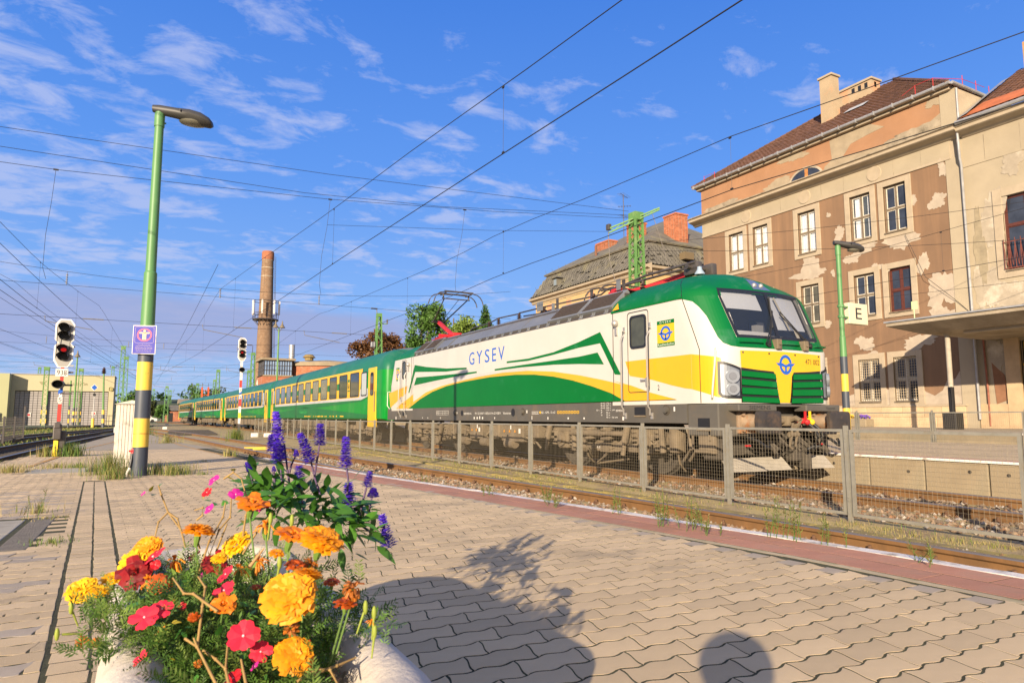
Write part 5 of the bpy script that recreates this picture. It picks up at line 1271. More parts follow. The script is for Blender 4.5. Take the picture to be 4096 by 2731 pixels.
patch([(20.35, 1.73), (20.4, 2.6), (20.1, 2.35), (19.7, 2.15), (19.3, 2.4), (19.0, 3.0), (18.7, 2.9), (18.45, 3.3), (18.43, 1.73)], M_patch)
M_apatch = mat('grey_attic_patch', (.31, .25, .17), .95, var=.12, vs_=2, bump=.4, bs=25)
patch([(25.2, 15.15), (25.1, 15.5), (24.6, 15.75), (24.7, 16.9), (23.6, 16.98), (22.2, 16.95), (21.4, 16.5), (22.4, 16.4), (23.4, 16.25), (23.9, 15.7), (22.6, 15.6), (21.2, 15.55), (20.3, 15.8), (19.3, 15.7), (18.45, 16.1), (18.45, 15.15)], M_apatch)
patch(blob(28.3, 15.4, 1.3, .35, 77), M_apatch); patch(blob(33.0, 15.35, 1.8, .25, 78), M_dirtst, off=.004); patch(blob(27.2, 16.8, .9, .25, 79), M_apatch); patch(blob(18.8, 16.75, .35, .25, 80), M_apatch)
patch(blob(20.0, 15.55, 1.5, .28, 83), M_dirtst, off=.008)
# windows
def window4(a, c, z0, z1, frame_m, glass_m, curtain, sur=.30, grille=False, mid=.5, parent=stn, X=BX):
 f = MB(); x = X + .16
 f.box((x - .04, a, z0), (x + .03, a + .08, z1)); f.box((x - .04, c - .08, z0), (x + .03, c, z1)); f.box((x - .04, a + .08, z1 - .08), (x + .03, c - .08, z1)); f.box((x - .04, a + .08, z0), (x + .03, c - .08, z0 + .09))
 zm = z0 + (z1 - z0) * mid; ym = (a + c) / 2
 f.box((x - .05, a + .08, zm - .055), (x + .03, c - .08, zm + .055)); f.box((x - .045, ym - .05, z0 + .09), (x + .03, ym + .05, zm - .055)); f.box((x - .045, ym - .05, zm + .055), (x + .03, ym + .05, z1 - .08))
 w = f.build('window', frame_m, parent)
 for (p, q, r_, s_) in ((a + .08, ym - .05, z0 + .09, zm - .055), (ym + .05, c - .08, z0 + .09, zm - .055), (a + .08, ym - .05, zm + .055, z1 - .08), (ym + .05, c - .08, zm + .055, z1 - .08)):
  g = MB(); g.mi = 0; fr_ = .04
  g.box((x, p + fr_, r_ + fr_), (x + .01, q - fr_, s_ - fr_)); g.mi = 1
  g.box((x - .02, p, r_), (x + .008, p + fr_, s_)); g.box((x - .02, q - fr_, r_), (x + .008, q, s_)); g.box((x - .02, p + fr_, r_), (x + .008, q - fr_, r_ + fr_)); g.box((x - .02, p + fr_, s_ - fr_), (x + .008, q - fr_, s_))
  g.build('pane', [glass_m, M_wfw if frame_m is not M_wfm else M_wfm], w)
 s2 = MB(); s2.cbox((X - .06, a - sur, z0 - sur * .9), (X + .05, a, z1 + sur), .012); s2.cbox((X - .06, c, z0 - sur * .9), (X + .05, c + sur, z1 + sur), .012); s2.cbox((X - .06, a, z1), (X + .05, c, z1 + sur), .012); s2.cbox((X - .06, a, z0 - sur * .9), (X + .05, c, z0 - .06), .012)
 s2.build('window_surround', M_stone, w)
 s3 = MB(); s3.box((X - .12, a, z0 - .06), (X + .2, c, z0)); s3.build('window_sill', M_wfr, w)
 if curtain:
  cu = MB(); k = 28
  for u0, u1 in curtain:
   v = []
   for i in range(k + 1): yy = a + .08 + (c - a - .16) * (u0 + (u1 - u0) * i / k); xx = x + .07 + .018 * math.sin(i * 1.9); v += [(xx, yy, z0 + .05), (xx, yy, z1 - .05)]
   cu.add(v, [(2 * i, 2 * i + 1, 2 * i + 3, 2 * i + 2) for i in range(k)])
  cu.build('curtain', M_curt, w, smooth=60)
 if grille:
  gr = MB(); nn = 9
  for i in range(nn + 1): y = a + .03 + (c - a - .06) * i / nn; gr.cyl((X + .03, y, z0 + .02), (X + .03, y, z1 - .02), .012, n=5)
  for i in range(17): z = z0 + .05 + (z1 - z0 - .1) * i / 16; gr.box((X + .02, a + .02, z - .009), (X + .045, c - .02, z + .009))
  gr.build('grille', M_grille, w)
 return w
G_clear = glass_mat('window_glass_clear', (.25, .3, .36), .14, .04)
for a, c, z0, z1, lev, k in WIN:
 if lev == 'top': window4(a, c, z0, z1, M_wfr, G_clear if k < 4 else M_glass, [(0, 1)] if k < 3 else ([(0.12, .22), (.55, .92)] if k == 3 else None))
 elif lev == 'mid': window4(a, c, z0, z1, M_wfm if k == 4 else M_wfr, mat('window_glass_warm', (.09, .085, .06), .06, var=.4, vs_=1) if k == 2 else M_glass, None)
 else: window4(a, c, z0, z1, M_wfw, M_glass, None, grille=True)
# roof: hip with tile courses
def tile_roof(A, B, C_, D, rows, cols_, m, parent, ind=0, name='roof_tile'):
 """stepped tile courses on the quad A (low near) B (low far) C (high far) D (high near); the lowest `ind` tiles are separate"""
 A, B, C_, D = map(Vector, (A, B, C_, D)); nrm = (B - A).cross(D - A).normalized()
 if nrm.z < 0: nrm = -nrm
 run_ = MB(); made = 0
 for i in range(rows):
  l0, r0 = A.lerp(D, i / rows), B.lerp(C_, i / rows); l1, r1 = A.lerp(D, (i + 1.25) / rows), B.lerp(C_, (i + 1.25) / rows)
  w = (B - A).length / cols_; nc = max(1, int((r0 - l0).length / w))
  for j in range(nc):
   t0, t1 = (j + .04) / nc, (j + .96) / nc; tm = (t0 + t1) / 2
   p = [l0.lerp(r0, t0) + nrm * .05, l0.lerp(r0, tm) + nrm * .085, l0.lerp(r0, t1) + nrm * .05, l1.lerp(r1, t1) + nrm * .01, l1.lerp(r1, tm) + nrm * .04, l1.lerp(r1, t0) + nrm * .01]
   lo = [q - nrm * .06 for q in p[:3]]
   jit = nrm * rng.uniform(-.01, .012); p = [q + jit for q in p]
   vv = p + lo; ff = [(0, 1, 4, 5), (1, 2, 3, 4), (6, 7, 1, 0), (7, 8, 2, 1)]
   if made < ind: MB().add(vv, ff).build(name, m, parent, fix=False); made += 1
   else: run_.add(vv, ff)
 b = MB(); b.add([A - nrm * .05, B - nrm * .05, C_ - nrm * .05, D - nrm * .05], [(0, 1, 2, 3)]); b.build('roof_deck', M_dm, parent, fix=False)
 o = run_.build('roof_tiles', m, parent, fix=False); o['kind'] = 'stuff'
tile_roof((BX - .45, 17.85, 17.22), (BX - .45, 35.5, 17.22), (BX + 7.0, 27.8, 22.4), (BX + 7.0, 25.0, 22.4), 27, 62, M_tile, stn, 240)
tile_roof((BX + 14.5, 17.85, 17.22), (BX - .45, 17.85, 17.22), (BX + 7.0, 25.0, 22.4), (BX + 7.01, 25.0, 22.4), 24, 50, M_tile, stn, 50)
b = MB(); b.add([(BX - .45, 35.5, 17.22), (BX + 14.5, 35.5, 17.22), (BX + 7, 27.8, 22.4)], [(0, 1, 2)]); b.build('roof_side', M_tile, stn)
b = MB()
for P, Q in (((BX - .45, 17.85, 17.3), (BX + 7, 25.0, 22.5)), ((BX - .45, 35.5, 17.3), (BX + 7, 27.8, 22.5))):
 for i in range(30): p, q = Vector(P).lerp(Vector(Q), i / 30), Vector(P).lerp(Vector(Q), (i + 1.1) / 30); b.cyl(p, q, .12, .09, 6)
b.build('ridge_tiles', M_tile, stn, smooth=40)
def chimney(x0, x1, y0, y1, z0, z1, m, capm, name='chimney', vents=0):
 b = MB(); b.box((x0, y0, z0), (x1, y1, z1)); c = b.build(name, m, stn)
 k = MB(); k.cbox((x0 - .09, y0 - .09, z1), (x1 + .09, y1 + .09, z1 + .14), .02); k.build('cap', capm, c)
 if vents:
  q = MB()
  for i in range(vents): yy = y0 + .25 + i * .45; q.box((x0 - .005, yy, z1 - .45), (x0 + .02, yy + .22, z1 - .1)); q.box((x0 + .3, y0 - .005, z1 - .45), (x0 + .5, y0 + .02, z1 - .1))
  q.build('vent', M_blk, c)
 return c
ch_m = mat('chimney_plaster', (.36, .275, .175), .95, var=.12, vs_=1.2, bump=.4, bs=14, dirt=((.50, .255, .14), .8, .52, .62))
chimney(36.75, 37.45, 26.35, 27.2, 18.3, 22.35, ch_m, M_stone)
b = MB(); b.add([(36.6, 26.2, 18.85), (36.6, 27.35, 18.85), (37.6, 27.35, 19.55), (37.6, 26.2, 19.55)], [(0, 1, 2, 3)]); b.v = [(x, y, z + .0) for x, y, z in b.v]; b.build('flashing', M_zinc, stn)
chimney(39.6, 40.5, 25.6, 28.2, 20.0, 22.45, ch_m, M_stone, vents=3)
b = MB(); b.add([(36.6, 24.2, 19.28), (36.6, 25.5, 19.28), (37.25, 25.5, 19.73), (37.25, 24.2, 19.73)], [(0, 1, 2, 3)]); b.v = [(x - .1, y, z + .15) for x, y, z in b.v]; b.build('skylight', mat('skylight_glass', (.42, .45, .45), .3), stn)
b = MB(); 
for y in (34.6, 33.6, 19.6, 18.7): b.cyl((BX - .1, y, 17.4), (BX - .1, y, 17.95), .018, n=5)
b.tube([(BX - .1, 34.6, 17.9), (BX - .1, 33.6, 17.9)], .012, 4); b.tube([(BX - .1, 20.3, 17.7), (BX - .1, 19.6, 17.95), (BX - .1, 18.7, 17.95), (BX + 1, 17.9, 17.8), (BX + 3, 17.9, 17.85)], .015, 4)
for x in (1, 2.2, 3.4): b.cyl((BX + x, 17.9, 17.3), (BX + x, 17.9, 18.0), .018, n=5)
b.build('lightning_rod', M_redm, stn)
b = MB(); b.tube([(BX - .35, 17.62, 14.8), (BX - .3, 17.62, 14.2), (BX - .28, 17.62, 13.4), (BX - .12, 17.66, 13.1), (BX - .10, 17.66, 1.0)], .06, 8); b.build('downpipe', M_zinc, stn, smooth=40)
b = MB(); b.tube([(BX - .02, 17.68, 17.0), (BX - .02, 17.68, 15.1)], .05, 8); b.build('downpipe', M_zinc, stn, smooth=40)
b = MB(); b.tube([(BX - .1, 20.6, 10.4), (BX - .3, 19.6, 8.0), (BX - .1, 18.3, 6.6), (BX - .05, 17.7, 5.9)], .012, 4); b.build('cable', M_blk, stn)
# cream wing to the right
wing = thing('station_wing', 'cream stained station wing at the right picture edge with a red balcony railing', 'building', (BX + .3, 10, .6))
WX = BX + .10
b = MB(); wall_open(b, WX, 2.0, 17.72, .6, 13.0, [(14.35, 16.15, 7.70, 11.12), (12.6, 15.9, .6, 4.5), (9.6, 11.4, 7.70, 11.12)], .35); b.build('wall', M_plc, wing, fix=False)
b = MB(); b.box((WX + .5, 3, .7), (WX + .6, 17.5, 12.5)); b.build('dark_interior', MATS['room_dark'], wing)
b = MB(); b.box((WX - .03, 2, 13.0), (WX + .2, 17.74, 14.55)); b.build('frieze', M_plc, wing)
for yc in np.arange(3.2, 17.7, 1.5): MB().box((WX - .036, yc - .01, 13.1), (WX - .028, yc + .01, 14.3)).build('frieze_joint', M_dirtst, wing)
v = [(WX + x, yy, z - .1) for yy in (2.0, 17.6) for x, z in prof]; n = len(prof)
b = MB(); b.add(v, [(i, i + 1, n + i + 1, n + i) for i in range(n - 1)] + [tuple(range(n)), tuple(range(n, 2 * n))]); b.build('cornice', M_stone, wing)
b = MB(); b.tube([(WX - .78, 17.5, 15.0), (WX - .78, 2, 15.0)], .1, 8); b.build('gutter', M_zinc, wing, smooth=40)
tile_roof((WX - .75, 2.0, 15.05), (WX - .75, 17.5, 15.05), (WX + 5.5, 17.5, 19.2), (WX + 5.5, 2.0, 19.2), 22, 55, M_tile, wing, 0)
b = MB(); b.add([(WX - .7, 12.5, 15.20), (WX - .7, 17.3, 15.20), (WX + .6, 16.9, 16.1), (WX + .5, 13.5, 16.0)], [(0, 1, 2, 3)]); b.build('new_tile_patch', M_tileo, wing, fix=False)
b = MB(); b.add([(WX - .6, 17.62, 15.12), (WX + .9, 17.62, 16.1), (WX + 4.0, 17.62, 18.2), (WX + 4.0, 17.25, 18.25), (WX + .8, 17.1, 16.2), (WX - .7, 17.0, 15.2)], [(0, 1, 4, 5), (1, 2, 3, 4)]); b.v = [(x, y, z + .12) for x, y, z in b.v]; b.build('flashing', M_zinc, wing, fix=False)
b = MB(); b.box((WX + 5, 2, 18.8), (WX + 12, 17.0, 20.4)); b.add([(WX + 4.9, 2, 20.4), (WX + 4.9, 16.8, 20.4), (WX + 7.5, 15.2, 21.6), (WX + 7.5, 2, 21.6)], [(0, 1, 2, 3)]); b.build('roof_lantern', mat('lantern_wood', (.40, .22, .08), .7, var=.2, vs_=3), wing)
b = MB(); b.add([(WX + 4.8, 2, 20.5), (WX + 4.8, 16.9, 20.5), (WX + 7.5, 15.2, 21.7), (WX + 7.5, 2, 21.7)], [(0, 1, 2, 3)]); b.build('lantern_glass', mat('lantern_glazing', (.30, .33, .40), .25), wing)
window4(14.35, 16.15, 7.70, 11.12, M_wfm, M_glass, None, .38, parent=wing, X=WX, mid=.60); window4(9.6, 11.4, 7.70, 11.12, M_wfm, M_glass, None, .38, parent=wing, X=WX, mid=.6)
for yb in (14.3, 9.55):
 b = MB(); x = WX - .12
 for z in (7.75, 8.95): b.box((x - .015, yb, z), (x + .015, yb + 1.9, z + .035))
 for i in range(9): y = yb + .03 + 1.84 * i / 8; b.box((x - .012, y - .012, 7.75), (x + .012, y + .012, 9.12))
 for i in range(8): y = yb + .03 + 1.84 * i / 8; b.beam((x, y, 8.9), (x, y + .12, 7.85), .016, .016); b.beam((x, y + .23, 8.9), (x, y + .12, 7.85), .016, .016)
 b.build('balcony_railing', mat('railing_rust', (.16, .045, .03), .7, var=.2, vs_=8), wing)
for i, (yc, zc, ry, rz) in enumerate(((16.6, 10.2, .55, 1.3), (17.1, 7.4, .4, 1.6), (16.2, 6.6, 1.1, .7), (15.6, 12.6, .5, .5), (14.2, 6.2, 1.0, .6), (17.0, 4.0, .5, .9), (13.4, 11.8, .6, .9))):
 patch(blob(yc, zc, ry, rz, 50 + i), M_plg, X=WX, parent=wing)
patch(blob(17.2, 9.0, .22, 1.8, 66), mat('damp_streak', (.27, .225, .15), .95, var=.2, vs_=2), X=WX, off=.008, parent=wing)
patch([(17.0, 1.7), (17.1, 3.6), (16.6, 3.0), (16.45, 1.9)], mat('brown_stain', (.22, .11, .06), .95, var=.2, vs_=2), X=WX, parent=wing); patch([(16.3, 4.4), (15.95, 4.4), (15.9, 2.6), (16.2, 3.0)], MATS['brown_stain'], X=WX, parent=wing)
b = MB(); b.box((WX - .12, 15.9, .6), (WX + .1, 16.5, 4.7)); b.box((WX - .10, 2, .6), (WX + .02, 12.6, 1.7)); b.box((WX - .10, 16.5, .6), (WX + .02, 17.7, 1.7)); b.build('door_surround', M_plinth, wing)
b = MB(); b.box((WX + .2, 12.6, .6), (WX + .25, 15.9, 4.5)); dd = b.build('door', mat('door_dark_green', (.03, .04, .035), .4), wing)
b = MB()
for y in (15.75, 14.9, 14.05): b.box((WX + .14, y, .62), (WX + .2, y + .07, 4.45))
b.box((WX + .14, 12.6, 3.4), (WX + .2, 15.9, 3.47)); b.build('door_frame', M_ylet, dd)
b = MB(); b.box((WX + .10, 15.15, 2.3), (WX + .13, 15.45, 2.75)); sg = b.build('notice', M_white, dd)
b = MB(); nn = 20; v = [(WX + .095, 15.3 + r_ * math.cos(a), 2.55 + r_ * math.sin(a)) for r_ in (.11, .08) for a in np.linspace(0, 6.283, nn + 1)[:-1]]; b.add(v, ring_poly(range(nn), range(nn, 2 * nn))); b.build('notice_ring', M_redm, dd)
b = MB(); b.tube([(WX - .08, 17.35, 4.9), (WX - .08, 17.3, 2.2), (WX - .08, 17.3, .7)], .045, 8); b.build('downpipe', mat('rusty_pipe', (.24, .09, .055), .8, var=.3, vs_=4), wing, smooth=40)
# platform canopy
can = thing('platform_canopy', 'grey concrete canopy on a slim post in front of the station doors', 'canopy', (29.5, 12, .6))
M_can = mat('canopy_concrete', (.34, .285, .21), .92, var=.2, vs_=.8, bump=.4, bs=14, dirt=((.20, .16, .11), .7, .45, .7))
b = MB(); b.add([(28.0, 18.1, 4.98), (28.0, 2, 4.98), (33.98, 2, 4.98), (33.98, 18.1, 4.98), (28.9, 17.15, 4.62), (28.9, 2, 4.62), (33.98, 2, 4.62), (33.98, 17.15, 4.62), (28.0, 18.1, 5.12), (28.0, 2, 5.12), (33.98, 2, 5.5), (33.98, 18.1, 5.5)],
      [(0, 4, 5, 1), (4, 7, 6, 5), (0, 3, 7, 4), (0, 1, 9, 8), (8, 9, 10, 11), (0, 8, 11, 3)]); b.build('canopy_slab', M_can, can)
b = MB(); b.add([(27.93, 18.16, 5.125), (27.93, 2, 5.125), (27.93, 2, 5.19), (27.93, 18.16, 5.19), (33.95, 18.16, 5.6), (33.95, 2, 5.6), (33.95, 18.16, 5.5)], [(0, 1, 2, 3), (3, 2, 5, 4), (0, 3, 4, 6)]); b.build('roof_sheet', M_zinc, can)
b = MB(); b.add([(31.0, 18.15, 5.50), (33.95, 18.0, 6.05), (33.95, 2, 6.05), (31.0, 2, 5.50)], [(0, 1, 2, 3)]); b.add([(31.0, 18.15, 5.36), (31.0, 18.15, 5.5), (33.95, 18.0, 6.05), (33.95, 18.15, 5.55)], [(0, 1, 2, 3)]); b.build('roof_flashing', M_zinc, can, fix=False)
cx, cy = 29.5, 16.42
b = MB(); b.cyl((cx, cy, .6), (cx, cy, 4.66), .10, .10, 14); po = b.build('post', mat('post_grey', (.34, .30, .24), .8, var=.15, vs_=3), can, smooth=40)
b = MB(); b.cyl((cx, cy, .95), (cx, cy, 2.35), .115, n=14); b.tube([(cx - .1, cy - .08, 1.2), (cx - .13, cy - .1, 2.1), (cx - .2, cy - .12, 2.35)], .04, 8); b.build('post_sleeve', M_blk, po, smooth=40)
b = MB(); b.cbox((cx - .28, cy - .28, .6), (cx + .28, cy + .28, 1.3), .04); b.build('post_base', M_blk, po)
b = MB(); b.cyl((cx, cy, 4.5), (cx, cy, 4.66), .12, .2, 14); b.box((29.2, 4, 4.50), (29.4, 15.6, 4.62)); b.build('light_strip', M_stone, can)
b = MB(); b.cyl((28.6, 17.2, 5.2), (28.6, 17.2, 5.75), .02, n=6); b.box((28.59, 17.05, 5.65), (28.62, 17.3, 6.0)); tag(b.build('canopy_sign', mat('green_sign_back', (.45, .58, .30), .6)), 'small green and white sign standing on the canopy roof', 'sign')
# flower troughs by the station wall
for i, (y, n_) in enumerate(((23.4, 'long concrete trough of yellow and violet flowers below the grilled window'), )):
 t = thing('flower_trough', n_, 'flower trough', (33.2, y, .6))
 MB().cbox((32.8, y - .8, .61), (33.5, y + .9, 1.02), .04).build('trough', M_conc, t)
 for k in range(46):
  yy = y - .75 + 1.6 * k / 45; m = mat('far_yellow_flower', (.75, .45, .02), .7) if yy > y - .05 else mat('far_violet_flower', (.14, .05, .42), .7)
  b = MB(); 
  for _ in range(2): b.sphere((33.15 + rng.uniform(-.25, .2), yy + rng.uniform(-.04, .04), 1.07 + rng.uniform(-.02, .14)), rng.uniform(.035, .06), 6, 4)
  b.build('bloom', m, t)
 b = MB()
 for _ in range(160): x, yy, z = 33.15 + rng.uniform(-.3, .3), y + rng.uniform(-.8, .9), 1.03 + rng.uniform(0, .1); a = rng.uniform(0, 6.28); b.add([(x, yy, z), (x + .06 * math.cos(a), yy + .06 * math.sin(a), z + .04), (x + .03 * math.cos(a + 1), yy + .03 * math.sin(a + 1), z + .06)], [(0, 1, 2)])
 b.build('foliage', mat('trough_foliage', (.06, .10, .025), .8), t)
# ---- cream mansard house beyond
mh = thing('mansard_house', 'yellow house with grey slate mansard roof and brick chimneys behind the lattice mast', 'house', (36, 53, 0))
M_slate = mat('grey_slate', (.125, .115, .092), .85, var=.25, vs_=1.2, bump=.5, bs=9, dirt=((.20, .18, .10), .7, .5, .72), island=.12)
M_mwall = mat('yellow_plaster', (.46, .32, .15), .92, var=.08, vs_=.8, bump=.2, bs=12)
M_brick = mat('chimney_brick', (.36, .12, .055), .9, var=.2, vs_=4, rnd=.15, island=.2)
b = MB(); b.box((36, 43.5, 0), (52, 61.8, 13.0)); b.build('wall', M_mwall, mh)
for yc in (59.0, 55.4, 51.6, 47.8, 44.4): MB().box((35.985, yc - .45, 9.5), (36.0, yc + .45, 12.6)).build('wall_panel', mat('peach_plaster', (.56, .27, .14), .92), mh)
b = MB(); v = [(36 + x, yy, z) for yy in (42.9, 62.4) for x, z in ((0, 12.9), (-.12, 13.0), (-.2, 13.2), (-.5, 13.3), (-.55, 13.5), (0, 13.7))]
b.add(v, [(i, i + 1, 6 + i + 1, 6 + i) for i in range(5)] + [tuple(range(6)), tuple(range(6, 12))]); v2 = [(xx, 43.5 - d, z) for xx in (35.5, 52.5) for d, z in ((0, 12.9), (.12, 13.0), (.2, 13.2), (.5, 13.3), (.55, 13.5), (0, 13.7))]
b.add(v2, [(i, i + 1, 6 + i + 1, 6 + i) for i in range(5)] + [tuple(range(6)), tuple(range(6, 12))]); b.build('cornice', M_stone, mh)
b = MB(); b.box((35.97, 43.4, 11.2), (36.0, 61.85, 11.3)); b.box((35.97, 43.4, 12.75), (36.0, 61.85, 12.82)); b.build('string_course', M_dirtst, mh)
lo = [(35.5, 42.95), (35.5, 62.35), (52.5, 62.35), (52.5, 42.95)]
def inset(p, d): return [(p[0][0] + d, p[0][1] + d), (p[1][0] + d, p[1][1] - d), (p[2][0] - d, p[2][1] - d), (p[3][0] - d, p[3][1] + d)]
b = MB(); rings = [(0, 13.62), (.55, 14.1), (1.0, 14.8), (1.3, 15.6), (1.38, 15.85)]
for d, z in rings: b.v += [(x, y, z) for x, y in inset(lo, d)]
for i in range(len(rings) - 1):
 for j in range(4): b.f.append((4 * i + j, 4 * i + (j + 1) % 4, 4 * i + 4 + (j + 1) % 4, 4 * i + 4 + j)); b.m.append(0)
b.build('lower_roof', M_slate, mh)
b = MB(); 
P0 = inset(lo, 1.15)
b.add([(x, y, 16.02) for x, y in P0] + [(x, y, 15.9) for x, y in P0] + [(44, 50.2, 20.2), (44, 55.2, 20.2)], [(0, 4, 5, 1), (1, 5, 6, 2), (2, 6, 7, 3), (3, 7, 4, 0), (0, 1, 9, 8), (1, 2, 9), (2, 3, 8, 9), (3, 0, 8)])
b.v = [(x, y, z) for x, y, z in b.v]; b.build('upper_roof', M_slate, mh)
b = MB(); q = inset(lo, 1.3); 
for i in range(4): b.beam((*q[i], 15.95), (*q[(i + 1) % 4], 15.95), .18, .2)
b.build('roof_moulding', M_dirtst, mh)
# slate courses
b = MB()
for i in range(9):
 t = i / 9.0; d = np.interp(t, [0, .4, .8, 1], [0, .6, 1.05, 1.3]); z = 13.66 + 2.0 * t; p = inset(lo, d - .03)
 for a, c in ((0, 1), (3, 0)):
  L = math.dist(p[a], p[c]); n = int(L / .42)
  for j in range(n):
   if rng.random() < .1: continue
   u0, u1 = Vector((*p[a], z)).lerp(Vector((*p[c], z)), (j + .05 + .5 * (i % 2)) / (n + .5)), Vector((*p[a], z)).lerp(Vector((*p[c], z)), (j + .95 + .5 * (i % 2)) / (n + .5))
   dx = .18 if a == 0 else 0; dy = .18 if a == 3 else 0
   b.add([u0, (u0 + u1) / 2 - Vector((0, 0, .08)), u1, u1 + Vector((dx, dy, .27)), u0 + Vector((dx, dy, .27))], [(0, 1, 2, 3, 4)])
o = b.build('slates', M_slate, mh, fix=False); o['kind'] = 'stuff'
def brick_stack(x0, x1, y0, y1, z0, z1, dark=None):
 b = MB(); b.box((x0 + .02, y0 + .02, z0), (x1 - .02, y1 - .02, z1 - .02)); c = b.build('chimney', mat('mortar', (.32, .26, .2), .95), mh); k = MB(); h = .11
 n = int((z1 - z0) / h)
 for i in range(n):
  z = z0 + i * h
  for (ax, a0, a1, fx) in (('y', y0, y1, x0), ('x', x0, x1, y0)):
   m = int((a1 - a0) / .28)
   for j in range(m):
    u0, u1 = a0 + (a1 - a0) * (j + .06) / m, a0 + (a1 - a0) * (j + .94) / m
    if ax == 'y': k.box((fx, u0, z + .01), (fx + .05, u1, z + h - .012))
    else: k.box((u0, fx, z + .01), (u1, fx + .05, z + h - .012))
 o = k.build('bricks', M_brick, c, fix=False); o['kind'] = 'stuff'
 MB().cbox((x0 - .06, y0 - .06, z1 - .1), (x1 + .06, y1 + .06, z1 + .06), .02).build('cap', M_brick, c)
brick_stack(40.2, 41.6, 44.6, 46.2, 16.0, 18.9); brick_stack(38.2, 39.4, 47.6, 49.0, 16.2, 18.6); brick_stack(39.6, 40.6, 53.6, 55.8, 17.0, 18.5)
b = MB(); b.cyl((37.6, 48.6, 16.5), (37.6, 48.6, 21.3), .035, n=6)
for z, l, a in ((21.25, 1.4, .5), (20.2, 1.0, -.7), (19.3, 1.1, .3), (18.6, .9, 1.0)):
 c, s_ = math.cos(a), math.sin(a); b.cyl((37.6 - c * l * .5, 48.6 - s_ * l * .5, z), (37.6 + c * l * .7, 48.6 + s_ * l * .7, z), .018, n=5)
 for k in range(5): u = -.4 + k * .25; b.cyl((37.6 + c * l * u - s_ * .35, 48.6 + s_ * l * u + c * .35, z), (37.6 + c * l * u + s_ * .35, 48.6 + s_ * l * u - c * .35, z), .012, n=4)
b.build('antenna', M_dm, mh)
b = MB(); b.cyl((37.6, 53.0, 16.3), (37.6, 53.0, 17.5), .13, n=10); b.build('stove_pipe', mat('rusty_flue', (.16, .07, .04), .8), mh)
b = MB(); b.box((35.75, 57.1, 14.2), (36.6, 57.9, 14.95)); b.add([(35.55, 56.85, 14.95), (35.55, 58.15, 14.95), (35.6, 57.5, 15.25), (37.2, 56.85, 14.95), (37.2, 58.15, 14.95), (37.2, 57.5, 15.25)], [(0, 2, 1), (0, 3, 5, 2), (1, 2, 5, 4)]); dm_ = b.build('dormer', M_slate, mh)
MB().box((35.73, 57.25, 14.25), (35.75, 57.75, 14.85)).build('window', mat('dormer_pane', (.2, .24, .26), .3), dm_)
MB().box((39.6, 42.9, 14.4), (40.6, 43.6, 15.0)).build('roof_hatch', mat('hatch_wood', (.15, .11, .06), .8), mh)
b = MB()
for y in np.arange(43.5, 62, 1.3): b.cyl((36.1, y, 14.2), (35.9, y, 14.75), .015, n=4); b.cyl((37.3, y, 16.2), (37.15, y, 16.65), .015, n=4)
b.build('snow_guard', M_dm, mh)
for yc in (46.2, 48.4, 50.6): MB().box((35.98, yc - .35, 9.6), (36.01, yc + .35, 10.5)).build('window', M_glass, mh)
# ---- brick chimney with antenna platform, and the brick works beside it
ck = thing('factory_chimney', 'tall round brick chimney with an antenna platform near its middle', 'chimney', (16.5, 114.8, 0))
M_cb = mat('old_chimney_brick', (.20, .125, .075), .95, var=.22, vs_=2.2, bump=.5, bs=8, dirt=((.26, .19, .13), 3.5, .5, .7), streak=((.12, .08, .055), .8, .12, .5))
b = MB(); b.lathe([(1.50, 0), (1.36, 6), (1.12, 16), (.93, 25), (.88, 26.6)], (16.45, 114.6, 0), 28); b.build('shaft', M_cb, ck, smooth=40)
b = MB(); b.lathe([(.90, 26.3), (.95, 26.4), (.95, 27.6), (.86, 27.8)], (16.45, 114.6, 0), 28); b.build('crown', mat('crown_brick', (.30, .115, .06), .95, var=.2, vs_=3), ck, smooth=40)
for z in (23.6, 25.0, 26.3):
 b = MB(); r_ = np.interp(z, [16, 25, 27], [1.12, .93, .88]) + .03; b.lathe([(r_, z), (r_, z + .12)], (16.45, 114.6, 0), 28); b.build('iron_band', M_plg, ck)
b = MB(); n = 16; C0 = Vector((16.45, 114.6, 16.6))
for zz, rr in ((0, 1.95), (1.0, 1.95), (3.0, 1.95), (.02, 1.4)): b.tube([C0 + Vector((rr * math.cos(2 * math.pi * i / n), rr * math.sin(2 * math.pi * i / n), zz)) for i in range(n + 1)], .05 if zz else .09, 5)
for i in range(n): a = 2 * math.pi * i / n; b.cyl(C0 + Vector((1.95 * math.cos(a), 1.95 * math.sin(a), 0)), C0 + Vector((1.95 * math.cos(a), 1.95 * math.sin(a), 3.0 if i % 2 else 1.0)), .035, n=5); b.beam(C0 + Vector((1.1 * math.cos(a), 1.1 * math.sin(a), 0)), C0 + Vector((1.95 * math.cos(a), 1.95 * math.sin(a), 0)), .4, .06); b.beam(C0 + Vector((1.1 * math.cos(a), 1.1 * math.sin(a), -1.0)), C0 + Vector((1.95 * math.cos(a), 1.95 * math.sin(a), 0)), .06, .06)
b.build('gallery', M_dm, ck)
for i, a in enumerate((3.4, 4.3, 5.2, 5.9, 2.6)): p = C0 + Vector((2.1 * math.cos(a), 2.1 * math.sin(a), .8)); MB().cbox((p.x - .13, p.y - .08, p.z), (p.x + .13, p.y + .08, p.z + 2.2), .03).build('antenna_panel', M_white, ck)
b = MB(); lx, ly = 16.45 + 1.7 * math.cos(R(-28)), 114.6 + 1.7 * math.sin(R(-28)) 
for s_ in (-.25, .25): b.tube([(lx + s_ * .5, ly + s_, 4), (lx + s_ * .5 - .45, ly + s_ + .2, 27)], .03, 4)
